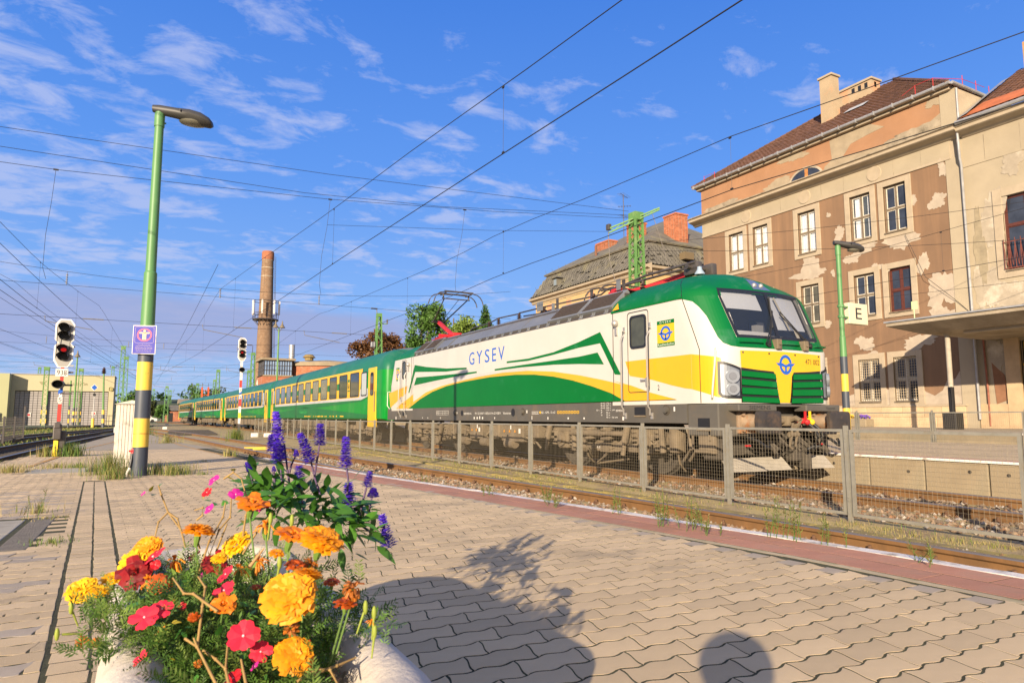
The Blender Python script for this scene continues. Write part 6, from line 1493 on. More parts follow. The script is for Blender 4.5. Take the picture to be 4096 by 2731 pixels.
for k in range(60): z = 4 + k * .38; t = (z - 4) / 23; b.cyl((lx - .125 - .45 * t, ly - .25 + .2 * t, z), (lx + .125 - .45 * t, ly + .25 + .2 * t, z), .02, n=4)
b.build('ladder', M_dm, ck)
bw = thing('brick_works', 'round red brick works with a blue glazed upper floor below the tall chimney', 'industrial building', (20, 98, 0))
M_bw = mat('works_brick', (.34, .125, .065), .95, var=.2, vs_=2.5, bump=.3, bs=7, dirt=((.42, .24, .16), 1.5, .5, .72))
b = MB(); b.box((13.7, 96, 0), (17.6, 101, 6.7)); b.build('wall', M_bw, bw)
b = MB(); b.box((13.85, 96.1, 6.7), (17.5, 100.9, 8.7)); gl_ = b.build('glazed_storey', mat('blue_panes', (.20, .28, .42), .25, var=.3, vs_=1.2), bw)
b = MB()
for i in range(12): x = 13.85 + 3.6 * i / 11; b.box((x - .03, 96.02, 6.7), (x + .03, 96.1, 8.7))
for i in range(9): y = 96.1 + 4.8 * i / 8; b.box((13.78, y - .03, 6.7), (13.85, y + .03, 8.7))
for z in (7.35, 8.0): b.box((13.79, 96.04, z - .03), (17.5, 96.1, z + .03)); b.box((13.79, 96.04, z - .03), (13.85, 100.9, z + .03))
b.build('glazing_bar', M_dm, gl_)
b = MB(); b.cbox((13.4, 95.7, 8.7), (17.9, 101.3, 9.0), .05); b.box((13.7, 95.9, 6.55), (17.6, 101, 6.72)); b.build('roof_slab', M_conc, bw)
b = MB(); b.lathe([(7.2, 0), (7.2, 8.1)], (23.5, 101.5, 0), 40); b.build('round_hall', M_bw, bw, smooth=40)
b = MB(); b.lathe([(7.45, 8.1), (7.45, 8.5), (7.2, 8.7), (.5, 9.4)], (23.5, 101.5, 0), 40); b.build('round_roof', M_conc, bw, smooth=30)
b = MB(); b.cyl((17.9, 99, 8.7), (17.9, 99, 11.0), .4, n=12); b.cyl((17.9, 99, 11), (17.9, 99, 11.2), .42, n=12); b.build('steel_flue', M_zinc, bw, smooth=40)
b = MB(); b.lathe([(.6, 8.9), (.6, 9.2), (.9, 9.3), (.5, 9.7), (.1, 9.75)], (19.8, 96.5, 0), 12); b.build('roof_vent', mat('vent_brass', (.24, .17, .06), .6), bw)
b = MB(); b.box((13.69, 100.2, 5.2), (13.70, 101.0, 5.9)); 
for a in range(9): t = math.pi * a / 8; b.box((13.64, 100.6 + .45 * math.cos(t) - .1, 5.7 + .45 * math.sin(t) - .06), (13.69, 100.6 + .45 * math.cos(t) + .1, 5.7 + .45 * math.sin(t) + .06))
b.build('arched_window', M_white, bw)
# ---- locomotive depot on the left
dp = thing('locomotive_depot', 'pale yellow locomotive depot with three tall grey roller gates', 'depot', (-9, 101, .2))
M_dy = mat('depot_yellow', (.42, .38, .24), .85, var=.04, vs_=.3)
ops = [(-13.7, -10.93), (-10.40, -7.12), (-7.08, -4.05)]
def FX(u, v): return (u, 100.0, v)
b = MB()
for x0, x1, z0, z1 in ((-14.1, -3.49, 4.28, 6.22), (-14.1, -13.7, .1, 4.28), (-10.93, -10.40, .1, 4.28), (-7.12, -7.08, .1, 4.28), (-4.05, -3.49, .1, 4.28)): b.add([FX(x0, z0), FX(x1, z0), FX(x1, z1), FX(x0, z1)], [(0, 1, 2, 3)])
for a, c in ops: b.add([FX(a, .1), FX(a, 4.28), (a, 100.4, 4.28), (a, 100.4, .1)], [(0, 1, 2, 3)]); b.add([FX(c, .1), FX(c, 4.28), (c, 100.4, 4.28), (c, 100.4, .1)], [(0, 1, 2, 3)]); b.add([FX(a, 4.28), FX(c, 4.28), (c, 100.4, 4.28), (a, 100.4, 4.28)], [(0, 1, 2, 3)])
b.add([(-3.49, 100, .1), (-3.49, 106, .1), (-3.49, 106, 6.22), (-3.49, 100, 6.22)], [(0, 1, 2, 3)]); b.build('wall', M_dy, dp, fix=False)
MB().cbox((-14.2, 99.9, 6.2), (-3.4, 106, 6.30), .03).build('roof_edge', M_zinc, dp)
MB().box((-22, 98.4, .1), (-14.11, 106, 6.2)).build('side_block', mat('depot_olive', (.36, .36, .20), .85, var=.05, vs_=.3), dp)
M_gate = mat('grey_gate', (.30, .28, .27), .6, .1, var=.08, vs_=1, dirt=((.17, .15, .14), .9, .55, .75), rnd=.06)
me_gp = MB().cbox((0, 0, 0), (1, .06, 1), .04).mesh('gate_panel', M_gate)
for a, c in ops:
 MB().box((a, 100.32, .1), (c, 100.4, 4.28)).build('gate', M_dm, dp)
 g = dp.children[-1]; nx, nz = 6, 14
 for i in range(nx):
  for j in range(nz): o = inst('gate_panel', me_gp, g, (a + .02 + (c - a - .04) * i / nx, 100.26, .12 + 4.12 * j / nz)); o.scale = ((c - a - .04) / nx - .03, 1, 4.12 / nz - .03)
for x, z in ((-12.2, 1.37), (-5.53, 1.56)):
 MB().box((x - .22, 100.2, z - .22), (x + .22, 100.24, z + .22)).build('gate_sign', M_white, dp); MB().box((x - .12, 100.17, z - .12), (x + .12, 100.20, z + .12)).build('gate_sign_red', M_redm, dp)
b = MB(); put_text(b, 'VONTATÁS GYŐR', lambda u, v: (u, 99.97, v), -10.25, -6.35, 5.02, 5.36); b.build('wall_lettering', mat('olive_lettering', (.22, .20, .10), .7), dp)
b = MB()
for k in range(4): b.add([(-11.4 + .07 * k, 99.97, 5.36 - .1 * k), (-10.75, 99.97, 5.36 - .1 * k), (-10.75, 99.97, 5.31 - .1 * k), (-11.35 + .07 * k, 99.97, 5.31 - .1 * k)], [(0, 1, 2, 3)])
b.build('wall_emblem', MATS['olive_lettering'], dp)
b = MB(); b.cbox((-15.2, 98.2, .6), (-14.7, 98.4, 1.6), .03); b.tube([(-15.1, 98.2, 1.6), (-15.1, 98.2, 1.9), (-15.0, 98.3, 1.95)], .03, 6); b.build('wall_box', M_zinc, dp)
b = MB(); b.cbox((-4.05, 99.9, 4.35), (-3.62, 100.0, 4.85), .15); b.build('wall_niche', mat('niche_olive', (.34, .30, .13), .8), dp)  # small olive block at the right end of the wall
# ================================================================ yard, masts, trees
M_mast = mat('mast_green', (.10, .225, .06), .6, var=.12, vs_=1.5, dirt=((.22, .30, .12), 2, .55, .8))
M_pole = mat('pole_green', (.085, .215, .075), .5, var=.08, vs_=2, dirt=((.12, .24, .09), 3, .55, .8))
M_pyel = mat('pole_yellow', (.72, .48, .06), .55, var=.06, vs_=2, fleck=((.30, .20, .06), 25, .35))
M_pblue = mat('pole_dark_blue', (.045, .055, .075), .5, var=.12, vs_=3)
M_por = mat('pole_orange_ring', (.55, .20, .03), .6)
def lattice(name, label, x, y, z0, h, w0, w1, group=None, stripes=True, arms=(), top=True, parts=False, cells_=None):
 t = thing(name, label, 'mast', (x, y, z0), group)
 def cor(i, z): w = (w0 + (w1 - w0) * z / h) / 2; sx, sy = ((-1, -1), (1, -1), (1, 1), (-1, 1))[i]; return Vector((x + sx * w, y + sy * w, z0 + z))
 L = max(.045, w0 * .13)
 for i in range(4):
  b = MB(); b.beam(cor(i, 0 if not stripes else 1.9), cor(i, h), L, L); b.build('leg', M_mast, t)
  if stripes:
   for k in range(5):
    b = MB(); b.beam(cor(i, k * .38), cor(i, k * .38 + .38), L * 1.05, L * 1.05); b.build('leg_band', M_pyel if k % 2 else M_pblue, t)
 n = cells_ or max(6, int(h / (w0 * 1.05))); b = MB()
 for k in range(n):
  za, zb = h * k / n, h * (k + 1) / n
  for i in range(4): j = (i + 1) % 4; b.beam(cor(i if k % 2 else j, za), cor(j if k % 2 else i, zb), L * .75, L * .5)
 o = b.build('lacing', M_mast, t); o['kind'] = 'stuff'
 if top: MB().box((x - w1 * .62, y - w1 * .62, z0 + h), (x + w1 * .62, y + w1 * .62, z0 + h + w1 * .9)).build('cap', M_mast, t)
 for (dx0, dx1, dz, ins) in arms:
  b = MB(); b.beam((x + dx0, y, z0 + h + dz), (x + dx1, y, z0 + h + dz), .05, .06); b.build('cross_arm', M_mast, t)
  if ins:
   for dx in (dx0, dx1):
    if abs(dx) > .3: b = MB(); b.cyl((x + dx, y, z0 + h + dz), (x + dx, y, z0 + h + dz + .35), .06, n=8); b.build('insulator', M_dm, t)
 return t
# tall lattice mast behind the locomotive, with its long slanted cross arm
mm = lattice('catenary_mast', 'tall pale green lattice mast with a slanted cross arm behind the locomotive', 17.5, 21.8, .42, 8.75, .58, .36, stripes=False, cells_=26)
b = MB(); b.beam((17.5, 21.8, 1.0), (17.5, 21.8, 9.3), .16, .16); b.build('core', M_mast, mm)
b = MB(); A, B_ = Vector((16.45, 22.25, 8.72)), Vector((18.25, 21.2, 9.62))
for o in (-.09, .09): b.beam(A + Vector((0, 0, o)), B_ + Vector((0, 0, o * .4)), .07, .05)
for k in range(9): p = A.lerp(B_, k / 9); q = A.lerp(B_, (k + 1) / 9); b.beam(p + Vector((0, 0, -.09 if k % 2 else .09)), q + Vector((0, 0, .07 if k % 2 else -.07)), .03, .03)
b.build('cross_arm', M_mast, mm)
b = MB(); b.cbox((16.4, 22.2, 8.75), (16.55, 22.4, 9.0), .02); b.tube([(16.45, 22.3, 8.7), (16.5, 22.3, 7.5), (16.7, 22.2, 6.6)], .015, 5); b.tube([(18.0, 21.35, 9.4), (18.3, 21.1, 8.0), (18.6, 20.9, 6.6)], .012, 5); b.build('switch_cable', M_dm, mm)
MASTS = [(-7.75, 72.5, .2, 5.0, .36, .34, 'green lattice mast left of the signal, in front of the first depot gate', ()),
 (-6.35, 89, .2, 5.9, .42, .36, 'green lattice mast between the second and third depot gates', ()),
 (-2.2, 80.5, .2, 7.8, .55, .34, 'tall green lattice mast at the right corner of the depot', ((-.3, .3, .35, 1),)),
 (-2.15, 92, .2, 7.6, .55, .4, 'second lattice mast standing just right of the depot corner', ()),
 (4.2, 168.5, .0, 7.4, .9, .5, 'far slender lattice mast against the wooded hill', ((-.5, 1.4, -.6, 1),)),
 (8.07, 132.0, .2, 6.4, .55, .4, 'short far lattice mast carrying floodlights left of the orange tower', ((-.8, .8, 0, 1),)),
 (10.25, 119.5, .2, 8.1, .7, .45, 'green lattice mast rising behind the last coaches', ()),
 (11.55, 141.5, .2, 7.6, .6, .4, 'thin lattice mast just left of the mast behind the coaches', ()),
 (10.0, 79.7, .2, 5.7, .5, .36, 'short lattice mast with floodlights beside the distant signal', ((-1.0, .3, .1, 1),)),
 (9.6, 74.2, .2, 7.2, .6, .3, 'lattice mast with a lamp arm between the distant signal and the tall chimney', ((-.5, .3, .1, 0),)),
 (15.45, 50.3, .1, 8.6, .62, .30, 'bright green lattice mast in front of the brown autumn tree', ((0, .65, -.5, 1),)),
 (-4.75, 127, .2, 8.7, .5, .35, 'distant mast rising above the depot roof', ((-.4, .4, .1, 1),)),
 (-16, 140, .2, 9.0, .5, .35, 'distant mast far out above the depot side block', ()), (2.0, 205, 0, 8.0, .7, .5, 'farthest lattice mast of the yard near the low huts', ((-.8, .8, -.3, 1),)), (7.0, 240, 0, 9.0, .7, .5, 'farthest lattice mast left of the last coach', ((-.8, .8, -.3, 1),))]
for x, y, z0, h, w0, w1, lab, arms in MASTS: lattice('catenary_mast', lab, x, y, z0, h, w0, w1, 'green lattice masts of the yard', stripes=y < 95 and x < 0, arms=arms)
def lamp_head(b, p, tilt=0): b.cbox((p[0] - .25, p[1] - .1, p[2]), (p[0] + .25, p[1] + .1, p[2] + .08), .02)
b = MB(); b.cyl((15.3, 50.3, 8.7), (15.25, 50.3, 9.3), .03, n=6); lamp_head(b, (15.05, 50.3, 9.28)); tag(b.build('mast_lamp', M_dm), 'small lamp on top of the bright green mast by the autumn tree', 'lamp')
b = MB(); b.cbox((14.85, 50.1, 6.35), (15.15, 50.4, 6.75), .03); b.cyl((15.1, 50.3, 6.5), (15.4, 50.3, 6.5), .03, n=6); tag(b.build('flood_lamp', M_zinc), 'flood lamp clamped low on the bright green mast by the autumn tree', 'lamp')
b = MB(); b.cyl((9.5, 74.1, 7.5), (9.5, 74.1, 8.4), .03, n=5); lamp_head(b, (9.2, 74.1, 8.4)); tag(b.build('mast_lamp', M_dm), 'lamp on the mast between the distant signal and chimney', 'lamp')
def bell_lamp(x, y, z0, h, two, lab):
 t = thing('bell_lamp_post', lab, 'lamp post', (x, y, z0)); b = MB(); b.cyl((x, y, z0 + 1.9), (x, y, z0 + h), .11, .07, 8); b.build('pole', M_mast, t)
 for k in range(5): b = MB(); b.cyl((x, y, z0 + .38 * k), (x, y, z0 + .38 * k + .38), .12, n=8); b.build('pole_band', M_pyel if k % 2 else M_pblue, t)
 for dx in ((-.32, .32) if two else (0,)):
  b = MB(); b.tube([(x, y, z0 + h - .5), (x + dx, y, z0 + h)], .03, 5) if two else None; b.lathe([(.30, h), (.30, h + .05), (.16, h + .22), (.07, h + .45), (.05, h + .7), (.02, h + .72)], (x + dx, y, z0), 12); b.build('lamp_shade', mat('lamp_bell_brown', (.16, .13, .08), .5), t, smooth=40)
bell_lamp(-6.8, 89.0, .2, 7.5, False, 'bell-shaped lamp on a green pole between the depot gates')
bell_lamp(11.75, 72.5, .2, 10.0, True, 'green pole with two bell lamps right of the tall chimney')
b = MB(); b.cyl((-5.8, 71.5, 2.1), (-5.8, 71.3, 4.3), .06, n=8); b.build
t = thing('yard_post', 'thin striped green post left of the third depot gate', 'post', (-5.8, 71.5, .2)); b.build('pole', M_mast, t)
for k in range(5): b = MB(); b.cyl((-5.8, 71.5, .2 + .38 * k), (-5.8, 71.5, .58 + .38 * k), .065, n=8); b.build('pole_band', M_pyel if k % 2 else M_pblue, t)
t = thing('catenary_post', 'green catenary post with an insulator on top before the third depot gate', 'post', (-3.2, 70, .2))
b = MB(); b.cyl((-3.1, 70, .2), (-3.3, 70, 5.0), .10, .06, 8); b.build('pole', M_mast, t); insu = MB(); insu.lathe([(.08, 4.9), (.22, 5.0), (.1, 5.05), (.2, 5.12), (.08, 5.2), (.16, 5.26), (.05, 5.45)], (-3.3, 70, 0), 10); insu.build('insulator', M_insul, t)
for k in range(4): b = MB(); b.cyl((-3.1 - .015 * k, 70, .2 + .38 * k), (-3.1 - .015 * (k + 1), 70, .58 + .38 * k), .115, n=8); b.build('pole_band', M_pyel if k % 2 else M_pblue, t)
t = thing('shunting_signal', 'thin grey signal post with a blue diamond board before the third gate', 'signal', (-4.0, 72, .2))
b = MB(); b.cyl((-4.0, 72, 1.0), (-4.0, 72, 3.2), .04, n=6); b.build('pole', M_zinc, t); b = MB(); b.cyl((-4.0, 72, .2), (-4.0, 72, 1.0), .12, n=8); b.build('base', M_pyel, t)
b = MB(); b.prism([(0, -.32), (.3, 0), (0, .32), (-.3, 0)], lambda u, v, q: (-4.05 + u, 71.9 + q, 3.75 + v), 0, .03); bd = b.build('board', M_white, t); b = MB(); b.prism([(0, -.25), (.23, 0), (0, .25), (-.23, 0)], lambda u, v, q: (-4.05 + u, 71.88 + q, 3.75 + v), 0, .02); b.build('diamond', M_blue, bd)
b = MB(); b.cyl((-4.0, 71.8, 3.1), (-4.0, 72.0, 3.1), .13, n=10); b.build('signal_lamp', M_blk, t)
# orange tower, huts, car
t = thing('orange_tower', 'orange red training tower with open frames behind the coaches', 'tower', (11.7, 164.3, 0))
for dx in (-.62, .62):
 for dy in (-.6, .6): MB().box((11.6 + dx - .14, 164.3 + dy - .14, 0), (11.6 + dx + .14, 164.3 + dy + .14, 7.6)).build('leg', mat('tower_orange', (.50, .085, .02), .6), t)
for k in range(7): MB().box((11.0, 163.7, .8 + k * 1.0), (12.2, 164.9, .95 + k * 1.0)).build('floor', MATS['tower_orange'], t)
b = MB(); b.box((11.55, 163.6, 0), (11.65, 163.7, 7.0)); 
for dx in (-.6, .6): b.cyl((11.6 + dx, 164.3, 7.6), (11.6 + dx, 164.3, 8.5), .04, n=5)
b.build('mullion', M_dm, t)
def hut(x0, x1, y0, y1, h, roof, wm, rm, lab):
 t = thing('yard_hut', lab, 'hut', ((x0 + x1) / 2, (y0 + y1) / 2, 0)); MB().box((x0, y0, 0), (x1, y1, h)).build('wall', wm, t)
 b = MB(); b.add([(x0 - .5, y0 - .5, h), (x1 + .5, y0 - .5, h), (x1 + .5, y1 + .5, h), (x0 - .5, y1 + .5, h), (x0 - .5, (y0 + y1) / 2, h + roof), (x1 + .5, (y0 + y1) / 2, h + roof)], [(0, 1, 5, 4), (2, 3, 4, 5), (0, 4, 3), (1, 2, 5), (0, 3, 2, 1)]); b.build('roof', rm, t)
 MB().box((x0 + .5, y0 - .05, 0), (x0 + 1.6, y0 + .01, 2.1)).build('door', M_blk, t); MB().box(((x0 + x1) / 2, y0 - .05, 1.0), ((x0 + x1) / 2 + 1.4, y0 + .01, 2.2)).build('window', M_glass, t)
hut(4.6, 10.0, 186, 192, 2.6, 1.4, M_bw, M_slate, 'low red hut with grey roof under the wooded hill')
hut(8.2, 16.5, 196, 204, 4.6, 1.2, M_bw, M_conc, 'longer red shed behind the last coach')
hut(-6, -1.0, 205, 210, 2.4, .8, M_conc, M_tile, 'small pale hut left of the wooded hill foot')
car = thing('parked_car', 'white car parked far off beside the striped lamp post', 'car', (.2, 150, 0))
b = MB(); prof_ = [(-2.1, .35), (-2.1, .75), (-1.3, .88), (-.75, 1.38), (.75, 1.42), (1.35, .95), (2.1, .82), (2.1, .35)]
b.prism(prof_, lambda u, v, q: (.2 + u, 150 + q, v), -.8, .8); b.build('body', M_white, car)
for dx in (-1.3, 1.3):
 for dy in (-.82, .7): b = MB(); b.cyl((.2 + dx, 150 + dy, .33), (.2 + dx, 150 + dy + .14, .33), .33, n=14); b.build('wheel', M_blk, car)
b = MB(); b.add([(.2 - 1.15, 149.19, .92), (.2 + 1.15, 149.19, .97), (.2 + .7, 149.19, 1.33), (.2 - .7, 149.19, 1.3)], [(0, 1, 2, 3)]); b.build('window', M_glass, car)
# small yard furniture
for i, (x, y, m, lab) in enumerate(((6.3, 46.5, M_white, 'white painted marker stone between the tracks, left one of two'), (7.0, 46.0, M_white, 'white painted marker stone between the tracks, right one of two'), (2.0, 80, M_white, 'tiny white marker stone far along the platform'), (3.2, 118, M_white, 'farthest white marker stone by the points'))):
 b = MB(); b.cbox((x - .22, y - .12, -.2), (x + .22, y + .12, .10), .05); tag(b.build('marker_stone', m), lab, 'marker stone')
for i, (x, y, lab) in enumerate(((4.0, 28.9, 'yellow board lying between the near rails, farther one'), (4.15, 27.6, 'yellow board lying between the near rails, nearer one'))):
 b = MB(); b.cbox((x - .45, y - .1, -.12), (x + .45, y + .1, -.06), .01); tag(b.build('yellow_board', M_pyel), lab, 'board')
t = thing('timber_decking', 'dark timber decking where the tracks meet', 'timber decking', (3.2, 60, -.1))
for k in range(14): MB().cbox((1.4 + k * .05, 52 + k * 1.2, -.14), (4.6 + k * .05, 52.5 + k * 1.2, -.03), .02).build('timber', M_dk, t)
t = thing('points_box', 'orange and grey points motor beside the dark track', 'points motor', (-6.4, 42, -.2))
MB().cbox((-6.9, 41.6, -.2), (-6.1, 42.3, .25), .06).build('housing', M_zinc, t); MB().cbox((-6.95, 41.8, .2), (-6.2, 42.2, .32), .04).build('cover', MATS['tower_orange'], t)
fy = [38.0 + 2.4 * i for i in range(4)]
t = thing('yard_fence', 'dark wire fence with posts at the left picture edge', 'fence', (-5.7, 42, -.1))
for y in (30, 33, 36, 39.2, 42.2, 45.2):
 MB().box((-5.73, y - .04, -.1), (-5.65, y + .04, 1.15 if y < 45 else 1.7)).build('post', M_dm, t)
 if y < 45: b = MB(); [b.box((-5.70, y + .04, -.05 + k * .12), (-5.69, y + 2.9, -.03 + k * .12)) for k in range(10)]; [b.box((-5.70, y + .05 + k * .15, -.05), (-5.69, y + .065 + k * .15, 1.1)) for k in range(19)]; o = b.build('wire_mesh', M_dm, t)
t = thing('gate_railing', 'low dark pipe railing at the right end of the depot', 'railing', (-2.6, 78, .1))
for x in (-3.6, -3.0, -2.4, -1.8): MB().cyl((x, 78, .1), (x, 78, 1.3), .03, n=6).build('post', M_dm, t)
for z in (.7, 1.25): MB().cyl((-3.6, 78, z), (-1.8, 78, z), .025, n=6).build('rail', M_dm, t)
# ---- trees: leaf clumps spread through crowns, with tapering trunks and limbs
def leafy(b, ells, n, s0, s1, seed, droop=0.):
 """leaf faces on and inside ellipsoids (cx,cy,cz,rx,ry,rz); clumped so that gaps stay open"""
 r = random.Random(seed)
 wts = [e[3] * e[5] for e in ells]
 for _ in range(n):
  e = r.choices(ells, wts)[0]
  a, c = r.uniform(0, 6.283), r.uniform(-1, 1); q = math.sqrt(1 - c * c); rad = r.uniform(.62, 1.05) if r.random() < .8 else r.uniform(.2, .7)
  p = Vector((e[0] + e[3] * q * math.cos(a) * rad, e[1] + e[4] * q * math.sin(a) * rad, e[2] + e[5] * c * rad))
  if math.sin(p.x * 2.3 + seed) + math.sin(p.z * 2.9 + seed * 2) + math.sin(p.y * 2.1) < -1.1: continue
  s = r.uniform(s0, s1); d = Vector((r.gauss(0, 1), r.gauss(0, 1), r.gauss(-.3 - droop, .6))).normalized(); u = d.cross(Vector((r.gauss(0, 1), r.gauss(0, 1), r.gauss(0, 1)))).normalized()
  b.mi = r.choice((0, 0, 1, 2))
  b.add([p - u * s * .3, p + d * s * .5 - u * s * .42, p + d * s, p + d * s * .5 + u * s * .42], [(0, 1, 2, 3)])
 b.mi = 0
def crown_ells(cx, cy, cz, rx, ry, rz, k, seed, sub=.45):
 r = random.Random(seed); out = [(cx, cy, cz, rx * .75, ry * .75, rz * .8)]
 for _ in range(k):
  a, c = r.uniform(0, 6.283), r.uniform(-.8, .95); q = math.sqrt(1 - c * c)
  out.append((cx + rx * .72 * q * math.cos(a), cy + ry * .72 * q * math.sin(a), cz + rz * .72 * c, rx * sub * r.uniform(.6, 1.1), ry * sub * r.uniform(.6, 1.1), rz * sub * .8 * r.uniform(.6, 1.1)))
 return out
def tree(lab, cat, x, y, z0, trunk_h, trunk_r, ells, n, s0, s1, mats, seed, droop=0., limbs=7, group=None):
 t = thing('tree' if cat == 'tree' else 'bush', lab, cat, (x, y, z0), group)
 top = max(e[2] + e[5] * .5 for e in ells)
 b = MB(); b.tube([(x, y, z0), (x + .1, y, z0 + trunk_h * .5), (x - .05, y, z0 + trunk_h), (x, y, top)], trunk_r, 9, trunk_r * .2); b.build('trunk', mat('bark', (.10, .075, .05), .95, var=.3, vs_=4, bump=.5, bs=20), t, smooth=60)
 r = random.Random(seed + 1)
 for i in range(limbs):
  e = ells[1 + i % max(1, len(ells) - 1)] if len(ells) > 1 else ells[0]; zb = z0 + trunk_h * r.uniform(.6, 1.0)
  p0, p1 = Vector((x, y, zb)), Vector(e[:3]); b = MB(); b.tube([p0, p0.lerp(p1, .5) + Vector((0, 0, -.2)), p1], trunk_r * .45, 6, trunk_r * .1); b.build('limb', MATS['bark'], t, smooth=60)
 b = MB(); leafy(b, ells, n, s0, s1, seed, droop); b.build('crown', mats, t, fix=False); return t
def leafm(nm, c, k=.25): return [mat(nm + '_a', c, .6, var=.2, vs_=1.5, island=k, trans=.3), mat(nm + '_b', tuple(q * .72 for q in c), .6, island=k, trans=.3), mat(nm + '_c', tuple(min(1, q * 1.35) for q in c), .6, island=k, trans=.35)]
L_green = leafm('leaf_green',(.075,.16,.025)); L_light = leafm('leaf_light_green',(.17,.25,.04)); L_rust = leafm('leaf_rust',(.13,.058,.018)); L_dark = leafm('leaf_dark_green',(.035,.08,.02)); L_con = leafm('leaf_conifer',(.045,.11,.02)); L_olive = leafm('leaf_olive',(.085,.10,.03))
tree('rust brown autumn tree behind the bright green mast', 'tree', 18.4, 60.0, 0, 4.2, .28, crown_ells(18.4, 60, 6.9, 2.6, 2.4, 2.4, 18, 1, .38), 8000, .13, .28, L_rust + [L_olive[0]], 11)
tree('tall dark green robinia behind the raised pantograph', 'tree', 21.9, 58.2, 0, 5.5, .34, crown_ells(22.2, 58.2, 8.7, 2.5, 2.3, 3.3, 22, 2, .36), 9000, .14, .30, L_green, 12)
tree('light yellow-green weeping tree right of the robinia', 'tree', 24.3, 56.5, 0, 4.2, .28, crown_ells(25.2, 56.5, 7.9, 2.7, 2.2, 2.7, 20, 3, .4), 8000, .13, .28, L_light, 13, .8)
tree('narrow green conifer standing above the locomotive roof', 'tree', 26.85, 55.2, 0, 3.0, .2, [(26.85, 55.2, 7.0, 1.1, 1.1, 1.8), (26.85, 55.2, 8.3, .92, .92, 1.5), (26.85, 55.2, 9.4, .6, .6, 1.2), (26.85, 55.2, 10.3, .3, .3, .9)], 5200, .12, .24, L_con, 14, -.6)
tree('small yellow-green bush between the autumn tree and the robinia', 'bush', 20.3, 57.0, 0, 3.6, .14, crown_ells(20.3, 57.0, 5.6, 1.3, 1.3, 1.3, 7, 5), 1800, .2, .36, L_light, 15)
for i, (x, y, h, rx, lab) in enumerate(((-2, 230, 9, 6, 'far bushy tree left of the huts'), (1.5, 185, 5, 3, 'low green bush by the far white car'), (14, 255, 12, 7, 'tall far tree above the last coach'), (22, 262, 12, 7, 'far tree behind the orange tower'), (3.5, 176, 4, 2.4, 'low bush left of the red hut'), (-9, 190, 5, 3.5, 'far bush right of the depot'), (9.5, 178, 3.4, 2.0, 'low bush before the red hut'))):
 tree(lab, 'bush' if h < 7 else 'tree', x, y, 0, h * .4, .25, crown_ells(x, y, h * .62, rx * .6, rx * .6, h * .4, 8, 20 + i), 1300, .4, .9, L_olive if i % 2 else L_green, 30 + i, limbs=3)
# hills with far wood
def hz(x): return 11.5 + 4.2 * math.sin(x * .012 + 1.5) + 2.2 * math.sin(x * .031)
b = MB(); xs_ = list(range(-420, 900, 20)); v = []
for x in xs_: v += [(x, 600, -.3), (x, 640, hz(x) * .6), (x, 700, hz(x)), (x, 900, hz(x) * .8), (x, 1200, -.3)]
b.add(v, [(5 * i + k, 5 * i + k + 1, 5 * i + 6 + k, 5 * i + 5 + k) for i in range(len(xs_) - 1) for k in range(4)]); tag(b.build('hill', mat('hill_ground', (.05, .07, .03), .95)), 'wooded hill on the horizon', kind='structure')
b = MB(); r = random.Random(4)
for _ in range(520):
 x = r.uniform(-300, 420); y = r.uniform(600, 690); z = hz(x) * min(1, (y - 595) / 70); h = r.uniform(4, 8)
 leafy(b, [(x, y, z + h * .4, h * .45, h * .45, h * .5)], 24, 1.6, 3.2, r.randint(0, 9999))
tag(b.build('far_wood', L_dark, fix=False), 'dark far wood covering the hill', kind='stuff')
